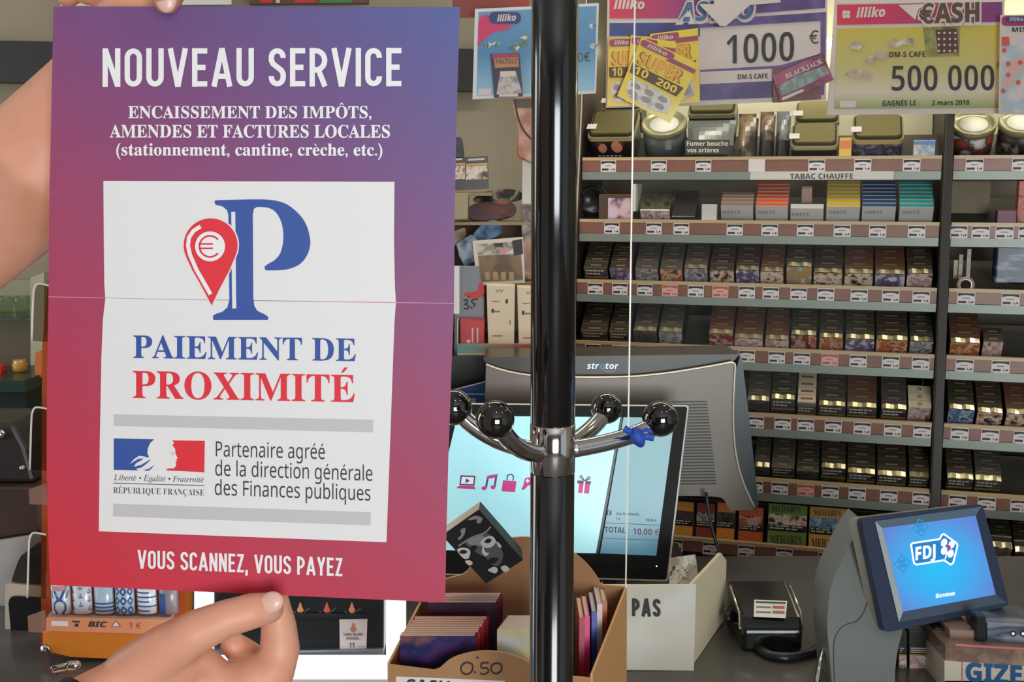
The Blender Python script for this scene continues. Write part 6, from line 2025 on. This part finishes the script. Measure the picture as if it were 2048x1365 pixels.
for x, y, s in ((975, 90, 10), (992, 88, 9), (1028, 96, 12), (1044, 88, 12), (1050, 76, 10), (1184, 52, 9), (1186, 92, 10)):
    b = MB(); poly(b, A4, [(x - s, y), (x, y - s * .6), (x + s, y - s * .2), (x + s * .2, y + s * .8)], MIX('poster_notes', [(206, 210, 200), (60, 96, 70), (170, 180, 170)], 60, .5), .0008); b.build('banknote_picture', sg)
b = MB()
text(b, A4, '0€', 1156, 1180, 124, 123, 18, m_sink, 'sans', .0008)
b.build('lettering', sg)
b = MB(); poly(b, A4, [(957, 178), (982, 177), (982, 190), (957, 191)], m_sw, .0008); b.build('small_print', sg)
r = root('scratch_card', A4(1017, 196, .003), 'dark scratch card with grey panel stuck on the light blue poster', 'scratch card')
pl = FP(2.112)
b = MB(); slab(b, pl, [(981, 108), (1039, 106), (1046, 193), (989, 196)], .001, M('pactole_navy', (44, 40, 62), .4)); b.build('card', r)
b = MB(); poly(b, pl, [(984, 108), (1037, 107), (1039, 117), (985, 118)], m_pill, .0005); poly(b, pl, [(988, 117), (1036, 115), (1038, 134), (990, 136)], M('pactole_copper', (176, 120, 80), .4), .0007); text(b, pl, 'PACTOLE', 992, 1034, 128, 127, 10, m_ybr, 'bold', .001)
poly(b, pl, [(1000, 146), (1032, 144), (1044, 186), (993, 189)], m_scr, .0007); poly(b, pl, [(1000, 143), (1031, 142), (1031, 153), (1001, 154)], m_sw, .0009); poly(b, pl, [(998, 189), (1036, 187), (1036, 193), (998, 194)], m_sw, .0007); b.build('print', r)
# red banner strip at the top
b = MB(); slab(b, FP(2.17), [(905, -60), (1060, -60), (1058, 30), (905, 36)], .004, MIX('banner_red_brown', [(150, 46, 36), (112, 50, 40), (170, 60, 46)], 5, .5)); b.build('banner', label='red brown banner strip above the light blue poster', cat='banner')

# ================================================================ corner left of the coat stand
m_rack = M('rack_beige', (150, 132, 104), .6)
zc = P(980, 712, 1.93).z
b = MB(); b.box((-.12, 2.085, zc / 2), (.44, .32, zc), m_black); b.build('black_cabinet', label='plain black cabinet behind the till, carrying the tray of tall boxes', cat='cabinet')
rk = root('wall_rack', (-.07, 2.22, zc), 'beige card rack of hanging tobacco pouches left of the coat stand', 'rack')
RB = FP(2.30)
b = MB(); slab(b, RB, [(880, 440), (1068, 440), (1068, 712), (880, 712)], .012, M('rack_back', (106, 86, 66), .6)); b.build('back_board', rk)
for y in (384, 442, 560):
    b = MB(); zz = P(970, y, 2.2).z; b.box((P(975, y, 2.2).x, 2.235, zz - .004), (.19 if y != 384 else .115, .15, .006), m_rack)
    if y == 384:
        b = MB(); b.box((P(944, y, 2.2).x, 2.235, zz - .004), (.08, .15, .006), m_rack)
    b.build('shelf', rk)
b = MB(); b.box((P(880, 500, 2.3).x - .003, 2.25, (P(880, 384, 2.2).z + zc) / 2), (.006, .12, P(880, 384, 2.2).z - zc), m_rack); b.build('side', rk)
FK = FP(2.165)
b = MB(); slab(b, FP(2.15), [(900, 386), (937, 386), (935, 438), (900, 440)], .05, M('beige_carton', (166, 150, 116), .6)); b.build('small_box', label='plain beige box between poster edge and dark pouch', cat='box', bevel=.001)
r = root('pack_bundle', FK(940, 382), 'film-wrapped block of cigarette packs with face pictures, beside the poster edge', 'packs')
b = MB(); slab(b, FK, [(890, 316), (976, 312), (978, 378), (890, 382)], .06, M('bundle_dark', (58, 50, 46), .3, coat=.4), m_cream); b.build('block', r)
b = MB()
for xa, xb in ((892, 930), (932, 975)):
    poly(b, FK, [(xa, 333), (xb, 331), (xb, 358), (xa, 360)], PICS['face'], .0006); poly(b, FK, [(xa, 328), (xb, 326), (xb, 330), (xa, 332)], m_gold, .0006); poly(b, FK, [(xa + 4, 318), (xb - 6, 316), (xb - 6, 320), (xa + 4, 322)], m_wtxt, .0006)
b.build('pictures', r)
b = MB(); slab(b, FK, curve([(905, 318), (904, 285), (910, 276), (922, 276), (927, 300), (926, 316)], 3, True), .02, MIX('pouch_dark_blue', [(50, 52, 64), (30, 30, 38), (90, 70, 70)], 30, .4)); b.build('tobacco_pouch', label='small dark pouch on top of the wrapped pack block', cat='pouch', bevel=.003)


def wrap(name, pts, d, mat, label, cat, thick=.012, tilt=12, bev=.003):
    b = MB(); pl = FP(d, tilt, 0, (980, 500)); slab(b, pl, pts, thick, mat); o = b.build(name, label=label, cat=cat, bevel=bev); return pl, o


wrap('tobacco_pouch', curve([(948, 402), (960, 388), (1000, 378), (1040, 382), (1042, 398), (1000, 404)], 3, True), 2.21, MIX('pouch_silver', [(40, 38, 36), (150, 140, 120), (60, 56, 48), (26, 24, 24)], 26, .3, .2), 'black and silver pouch lying uppermost left of the coat stand', 'pouch')
wrap('tobacco_pouch', curve([(936, 436), (940, 412), (980, 402), (1026, 406), (1028, 430), (980, 442)], 3, True), 2.185, MIX('pouch_violet', [(66, 60, 84), (110, 64, 52), (58, 46, 48), (150, 80, 56)], 20, .3, stretch=(.5, 1, 2)), 'violet brown pouch under the black and silver one', 'pouch')
wrap('tobacco_pouch', [(906, 462), (930, 454), (934, 470), (922, 488), (906, 492)], 2.15, M('pouch_black', (36, 32, 42), .4), 'black rounded pouch at the poster edge beside the blue pouches', 'pouch')
wrap('tobacco_pouch', curve([(944, 476), (960, 452), (985, 440), (1002, 448), (1000, 470), (962, 484)], 3, True), 2.17, MIX('pouch_blue_a', [(52, 96, 140), (110, 150, 180), (40, 70, 110)], 26, .3), 'bright blue pouch, upper one left of the coat stand', 'pouch')
pl, o = wrap('tobacco_pouch', [(912, 486), (944, 468), (962, 490), (958, 520), (930, 534), (918, 512)], 2.15, MIX('pouch_blue_b', [(54, 90, 130), (150, 160, 170), (36, 60, 100)], 22, .3), 'blue pouch with pale border, lower one behind the grey box', 'pouch')
r = root('price_board', P(1000, 562, 2.14), 'white bordered card with a pink mark standing among the pouches', 'card')
pl = FP(2.13, 10, 0, (990, 520))
b = MB(); slab(b, pl, [(945, 482), (1046, 474), (1050, 566), (954, 572)], .002, M('board_white', (206, 196, 180), .5)); b.build('board', r)
b = MB(); poly(b, pl, [(952, 489), (1026, 484), (1028, 508), (956, 511)], MIX('board_print', [(190, 182, 168), (120, 110, 100), (206, 198, 184)], 40, .5), .0005); poly(b, pl, [(1000, 497), (1014, 496), (1014, 507), (1000, 508)], M('board_pink', (206, 130, 140), .5), .0008); poly(b, pl, [(988, 487), (1006, 486), (1006, 494), (990, 495)], m_pdark, .0008); poly(b, pl, [(956, 512), (1042, 508), (1046, 560), (962, 564)], MIX('board_brown', [(110, 86, 60), (130, 104, 74), (96, 76, 56)], 24, .5), .0005); poly(b, pl, [(1024, 482), (1044, 478), (1046, 508), (1028, 512)], m_pdark, .0007)
for k in range(4):
    poly(b, pl, [(970 + 16 * k, 545), (979 + 16 * k, 544), (980 + 16 * k, 560), (971 + 16 * k, 561)], M('board_beige', (170, 146, 110), .5), .0008)
b.build('print', r)
# pouch hanging from the poster level and tall strip behind the post
pl = FP(2.19)
r = root('hanging_pouch', pl(1045, 320), 'orange and black pouch hanging right beside the coat stand post', 'pouch')
b = MB(); slab(b, pl, curve([(1028, 198), (1080, 198), (1080, 320), (1045, 319), (1034, 306), (1036, 270), (1032, 240)], 3, True), .015, MIX('pouch_orange', [(196, 112, 66), (150, 82, 50), (206, 150, 120)], 16, .35)); b.build('bag', r, bevel=.003)
b = MB(); poly(b, pl, [(1026, 198), (1080, 198), (1080, 216), (1030, 216)], M('olive_band', (84, 70, 48), .5), .0008); stroke(b, pl, curve([(1029, 200), (1036, 235), (1048, 262), (1064, 280)], 4), 4, m_pdark, .001); b.build('print', r)
b = MB(); slab(b, FP(2.20), [(1045, 320), (1080, 320), (1080, 408), (1044, 408)], .02, M('strip_white', (206, 200, 186), .5)); b.build('hook_strip', label='white upright strip under the hanging orange pouch', cat='strip')
b = MB(); slab(b, FP(2.18), [(1042, 412), (1080, 412), (1080, 560), (1046, 560)], .02, MIX('pouch_flesh', [(150, 96, 76), (190, 140, 116), (60, 50, 54), (206, 190, 176)], 14, .4)); b.build('tobacco_pouch', label='flesh-coloured printed pouch tucked behind the coat stand post', cat='pouch', bevel=.002)

# tray of tall boxes on the black cabinet
TF = FP(1.945)
ty = root('carton_tray', TF(990, 712), 'low teal and red carton tray on the black cabinet holding tall boxes', 'tray')
b = MB(); gr = GRAD('tray_print', [(0, (70, 140, 124)), (.35, (150, 156, 136)), (.7, (190, 110, 90)), (1, (170, 76, 64))], .5)
gbar(b, TF, 914, 688, 1075, 711, gr, .0005, 0); slab(b, TF, [(914, 688), (1075, 688), (1075, 711.5), (914, 711.5)], .003, m_cream); b.build('front', ty)
b = MB(); b.box((P(994, 711, 1.99).x, 1.985, TF(994, 711).z + .002), (.14, .09, .003), m_cream); b.build('bottom', ty)
b = MB(); b.prism([TF(914, 711), TF(914, 640), TF(914, 640) + Y * .09, TF(914, 711) + Y * .09], X * .002, M('tray_side', (190, 180, 160), .5)); b.build('side', ty)
m_tall = M('tall_box_cream', (222, 200, 168), .5)
for k, (xa, xb, top, lab) in enumerate(((973, 1030, 570, 'tall cream box with fine print in the carton tray, left one'), (1034, 1090, 574, 'tall cream box in the carton tray, partly behind the coat stand'))):
    pl = FP(1.955 + .004 * k)
    r = root('tall_box', pl((xa + xb) / 2, 709), lab, 'box', 'tall boxes in the carton tray')
    b = MB(); slab(b, pl, [(xa, top), (xb, top + 2), (xb - 2, 707), (xa + 4, 707)], .035, m_tall); b.build('box', r, bevel=.001)
    b = MB()
    text(b, pl, 'W', xa + 18, xa + 34, top + 15, top + 15, 6, M('ticket_grey', (110, 100, 104), .5), 'sans', .0005)
    for (u, v, w_, h_, m) in ((10, 32, 16, 2, m_tkr), (10, 48, 5, 8, m_pdark), (16, 52, 11, 3, M('ticket_grey', (110, 100, 104), .5)), (38, 29, 5, 8, m_pdark), (12, 101, 20, 2.4, m_tkr), (46, 70, 2, 10, M('ticket_grey', (110, 100, 104), .5))):
        poly(b, pl, quad(xa + u, top + v, xa + u + w_, top + v + h_), m, .0005)
    b.build('print', r)
pl = FP(1.953)
r = root('red_box', pl(945, 709), 'red box with two pale strokes in the carton tray', 'box')
b = MB(); slab(b, pl, [(920, 640), (969, 641), (968, 709), (921, 709)], .03, M('red_card', (190, 44, 44), .4)); b.build('box', r, bevel=.001)
b = MB(); stroke(b, pl, [(945, 656), (945, 686)], 3, m_sw, .0005); stroke(b, pl, [(955, 656), (955, 686)], 3, m_sw, .0005); poly(b, pl, arc(937, 683, 4, 0, 340, 10), m_sw, .0005); b.build('print', r)
pl = FP(1.985)
r = root('grey_box', pl(935, 709), 'grey box with handwritten 3,5 behind the red box', 'box')
b = MB(); slab(b, pl, [(909, 533), (957, 534), (968, 600), (968, 709), (909, 709)], .02, M('box_blue_grey', (128, 132, 138), .5)); b.build('box', r, bevel=.001)
b = MB(); slab(b, pl, [(907, 533), (919, 533), (919, 628), (907, 627)], .012, m_white, off=.004); b.build('white_edge', r, 'white upright edge')
b = MB(); stroke(b, pl, curve([(927, 601), (934, 600), (934, 606), (930, 609), (937, 612), (935, 618), (928, 617)], 3), 2.6, m_pen, .0012); stroke(b, pl, [(942, 613), (944, 618)], 2.6, m_pen, .0012); stroke(b, pl, curve([(956, 598), (944, 601), (945, 606), (950, 608), (947, 614)], 3), 2.6, m_pen, .0012); poly(b, pl, [(936, 593), (939, 593), (939, 596), (936, 596)], m_pen, .0012); b.build('handwriting', r)
b = MB(); poly(b, pl, curve([(930, 586), (955, 582), (957, 568), (966, 566), (968, 590), (948, 598), (931, 592)], 3, True), M('red_brush', (190, 50, 46), .5), .0008); b.build('red_mark', r)
# blue striped card under the cabinet edge
r = root('blue_card', P(935, 835, 1.86), 'dark blue card with white lines leaning below the black cabinet top', 'card')
pl = FP(1.865)
zb_ = pl(930, 840)
b = MB(); slab(b, pl, [(890, 790), (972, 762), (976, 836), (890, 838)], .003, M('card_blue', (24, 62, 118), .4)); b.build('card', r)
b = MB(); stroke(b, pl, [(895, 783), (970, 764)], 2.4, m_sw, .0006); stroke(b, pl, [(915, 788), (974, 789)], 1.6, m_sw, .0006); text(b, pl, '20', 936, 951, 806, 806, 9, m_sw, 'bold', .0006); b.build('print', r)

# ================================================================ far left: cabinet, shelf, machine
m_beam = M('dark_beam', (40, 37, 34), .5)
b = MB(); pl = FP(3.25); slab(b, pl, [(-300, 76), (960, 98), (960, 182), (-300, 158)], .06, m_beam); b.build('trim_1', kind='structure')
gs = root('glass_cabinet', P(30, 760, 2.86), 'beige wall cabinet with a glass shelf, seen left of the poster', 'cabinet')
b = MB(); slab(b, FP(3.0), [(-160, 640), (61, 640), (61, 752), (-160, 752)], .02, M('cabinet_beige', (122, 106, 82), .5)); b.build('back', gs)
b = MB(); slab(b, FP(3.0), [(-160, 560), (61, 560), (61, 640), (-160, 640)], .02, M('cabinet_back_pale', (158, 154, 122), .5)); b.build('back', gs, 'paler upper back')
b = MB(); slab(b, FP(2.86), [(61, 556), (88, 545), (88, 742), (61, 742)], .12, M('cabinet_post', (186, 186, 156), .5)); b.build('post', gs, 'pale post')
b = MB(); x0, x1, zz = P(-160, 638, 2.9).x, P(60, 638, 2.9).x, P(0, 638, 2.86).z
b.box(((x0 + x1) / 2, 2.93, zz), (x1 - x0, .14, .006), CLEAR('shelf_glass', (190, 214, 196), .10)); b.box(((x0 + x1) / 2, 2.862, zz), (x1 - x0, .002, .0062), M('glass_edge_dark', (34, 46, 40), .2)); b.build('glass_shelf', gs)
for k, (px, rp) in enumerate(((14, 16), (46, 17))):
    d = 2.92
    c = P(px, 637, d); c.z = zz + .0035
    r_ = rp * d / F
    b = MB(); b.lathe([(.0001, 0), (r_ * .75, 0), (r_, .045), (r_ * .95, .05), (r_ * .70, .003), (.0001, .003)], c, CLEAR('glass_tumbler', (236, 244, 236), .03), 24); b.build('glass', label='drinking glass on the glass shelf, %s one' % ('left' if k == 0 else 'right'), cat='glass')
# counter box with green front under it
gc = root('green_cabinet', P(30, 870, 2.70), 'low dark green cabinet with jars on top at the left edge', 'cabinet')
zt_ = P(30, 762, 2.62).z
b = MB(); b.box((P(-70, 800, 2.7).x, 2.735, zt_ - .014), (P(86, 800, 2.62).x - P(-226, 800, 2.62).x, .23, .028), M('green_top', (40, 66, 50), .3)); b.build('top', gc)
b = MB(); b.box((P(-70, 800, 2.7).x, 2.745, (zt_ - .028) / 2), (P(84, 800, 2.62).x - P(-226, 800, 2.62).x - .02, .20, zt_ - .028), M('green_dark', (14, 28, 22), .4)); b.build('body', gc)
b = MB(); slab(b, FP(2.625), [(-226, 822), (84, 820), (84, 846), (-226, 848)], .02, M('green_band', (44, 62, 46), .35)); b.build('rail', gc)
jc = P(41, 758, 2.75); jc.z = zt_
b = MB(); b.lathe([(.0001, 0), (.016, 0), (.018, .005), (.018, .020), (.014, .024)], jc, M('honey', (206, 150, 60), .25), 24); b.lathe([(.0155, .022), (.0155, .031), (.0001, .031)], jc, M('jar_lid', (206, 176, 110), .3, .4), 24); b.build('jar', label='small amber jar with a gold lid on the green cabinet', cat='jar')
b = MB(); slab(b, FP(2.70), [(70, 706), (98, 706), (98, 757), (70, 757)], .05, M('orange_card', (226, 122, 40), .5)); b.build('orange_box', label='orange box on the green cabinet at the poster edge', cat='box', bevel=.001)
b = MB(); slab(b, FP(2.72), [(-14, 733), (2, 733), (2, 758), (-14, 758)], .03, m_pred); b.build('red_box', label='red box on the green cabinet, cut by the left picture edge', cat='box')
# small wall shelf with a green bottle
ws = root('wall_shelf', P(10, 235, 3.2), 'narrow glass wall shelf high at the left edge', 'shelf')
zs = P(0, 232, 3.25).z
b = MB(); b.box((P(-60, 232, 3.25).x, 3.28, zs), (.32, .13, .008), M('shelf_white', (214, 216, 206), .3)); b.build('board', ws)
bc = Vector((P(22, 230, 3.25).x, 3.27, zs + .004))
b = MB(); b.lathe([(.0001, 0), (.026, 0), (.027, .012), (.020, .03), (.012, .038), (.012, .05), (.0001, .05)], bc, M('bottle_green', (30, 78, 44), .1, coat=.6), 24); b.build('bottle', label='squat green glass bottle on the wall shelf behind the arm', cat='bottle')
b = MB(); b.lathe([(.0001, 0), (.02, 0), (.02, .02), (.0001, .02)], Vector((P(-6, 230, 3.25).x, 3.26, zs + .004)), m_white, 20); b.build('cup', label='white cup on the wall shelf at the left picture edge', cat='cup')
# black machine and printer on the counter
bm = root('coffee_machine', P(20, 1075, 1.72), 'black machine with a silver knob and sloping top at the left edge', 'machine')
MM = FP(1.66)
m_bm = M('machine_black', (46, 42, 39), .4)
b = MB(); slab(b, MM, [(-170, 846), (22, 848), (32, 862), (52, 900), (66, 950), (70, 966), (-170, 966)], .12, m_bm); b.build('hood', bm, bevel=.006)
b = MB(); slab(b, FP(1.69), [(-170, 962), (86, 962), (86, 976), (-170, 976)], .10, M('machine_dark', (18, 17, 16), .4)); b.build('gap_panel', bm)
b = MB(); slab(b, FP(1.64), [(-170, 972), (84, 976), (84, 1066), (-170, 1110)], .14, MIX('machine_brown', [(62, 48, 43), (74, 58, 50)], 5, .35, rand=False)); b.build('drip_body', bm, bevel=.006)
b = MB(); zq = P(0, 1112, 1.66).z; b.box((P(-60, 1100, 1.7).x, 1.74, (ZC + zq) / 2), (.16, .10, zq - ZC), m_black); b.build('foot', bm)
b = MB(); b.ball(MM(4, 868, .004), .008, m_chrome, 20); b.build('knob', bm, 'silver knob')
b = MB(); b.ball(MM(46, 936, .002), .005, m_chrome, 16); b.build('stud', bm, 'small silver stud')
wpn = root('white_panel', P(30, 1225, 1.60), 'white panel standing behind the receipt printer at the left edge', 'panel')
WP = FP(1.62)
b = MB(); slab(b, WP, [(-160, 1105), (84, 1070), (90, 1255), (-160, 1262)], .008, M('panel_white', (176, 172, 166), .5)); b.build('board', wpn)
rp = root('receipt_printer', P(45, 1240, 1.56), 'small white receipt printer with black cover beside the orange display', 'printer')
RP_ = FP(1.53)
b = MB(); slab(b, RP_, curve([(10, 1176), (14, 1168), (40, 1170), (88, 1174)], 3) + [(88, 1262), (10, 1262)], .07, M('printer_white', (196, 180, 164), .4)); b.build('housing', rp, bevel=.004)
b = MB(); slab(b, RP_, curve([(20, 1166), (30, 1135), (40, 1114), (54, 1110), (86, 1112)], 3) + [(86, 1170)], .05, m_bm, off=-.004); b.build('cover', rp, 'black cover', bevel=.004)
b = MB(); slab(b, RP_, curve([(19, 1205), (24, 1194), (40, 1192), (86, 1196)], 3) + [(86, 1262), (24, 1262)], .012, m_black, off=.004); b.build('paper_mouth', rp, 'black paper slot', bevel=.003)
# sheets on the wall above the poster
b = MB(); slab(b, FP(3.2), [(121, -160), (464, -160), (463, 9), (121, 12)], .004, M('wall_sheet_white', (226, 224, 218), .5)); b.build('wall_notice', label='white notice on the wall peeping out above the poster', cat='notice')
r = root('wall_placard', P(640, 7, 3.15), 'red and green placard just above the top edge of the poster', 'placard')
pl = FP(3.15)
b = MB(); slab(b, pl, [(498, -150), (738, -150), (736, 7), (498, 8)], .02, M('placard_brown', (92, 60, 48), .5)); b.build('board', r)
for pts, m, o in (([(518, -140), (545, -140), (545, 6), (520, 6)], M('placard_red', (190, 40, 40), .5), .001), ([(552, -140), (560, -140), (560, 6), (552, 6)], m_sw, .001), ([(640, -140), (700, -140), (704, 5), (640, 6)], M('placard_green', (60, 120, 70), .5), .001), ([(575, -100), (640, -100), (630, 5), (590, 6)], M('placard_red', (190, 40, 40), .5), .0012)):
    b = MB(); poly(b, pl, pts, m, o); b.build('colour_field', r)
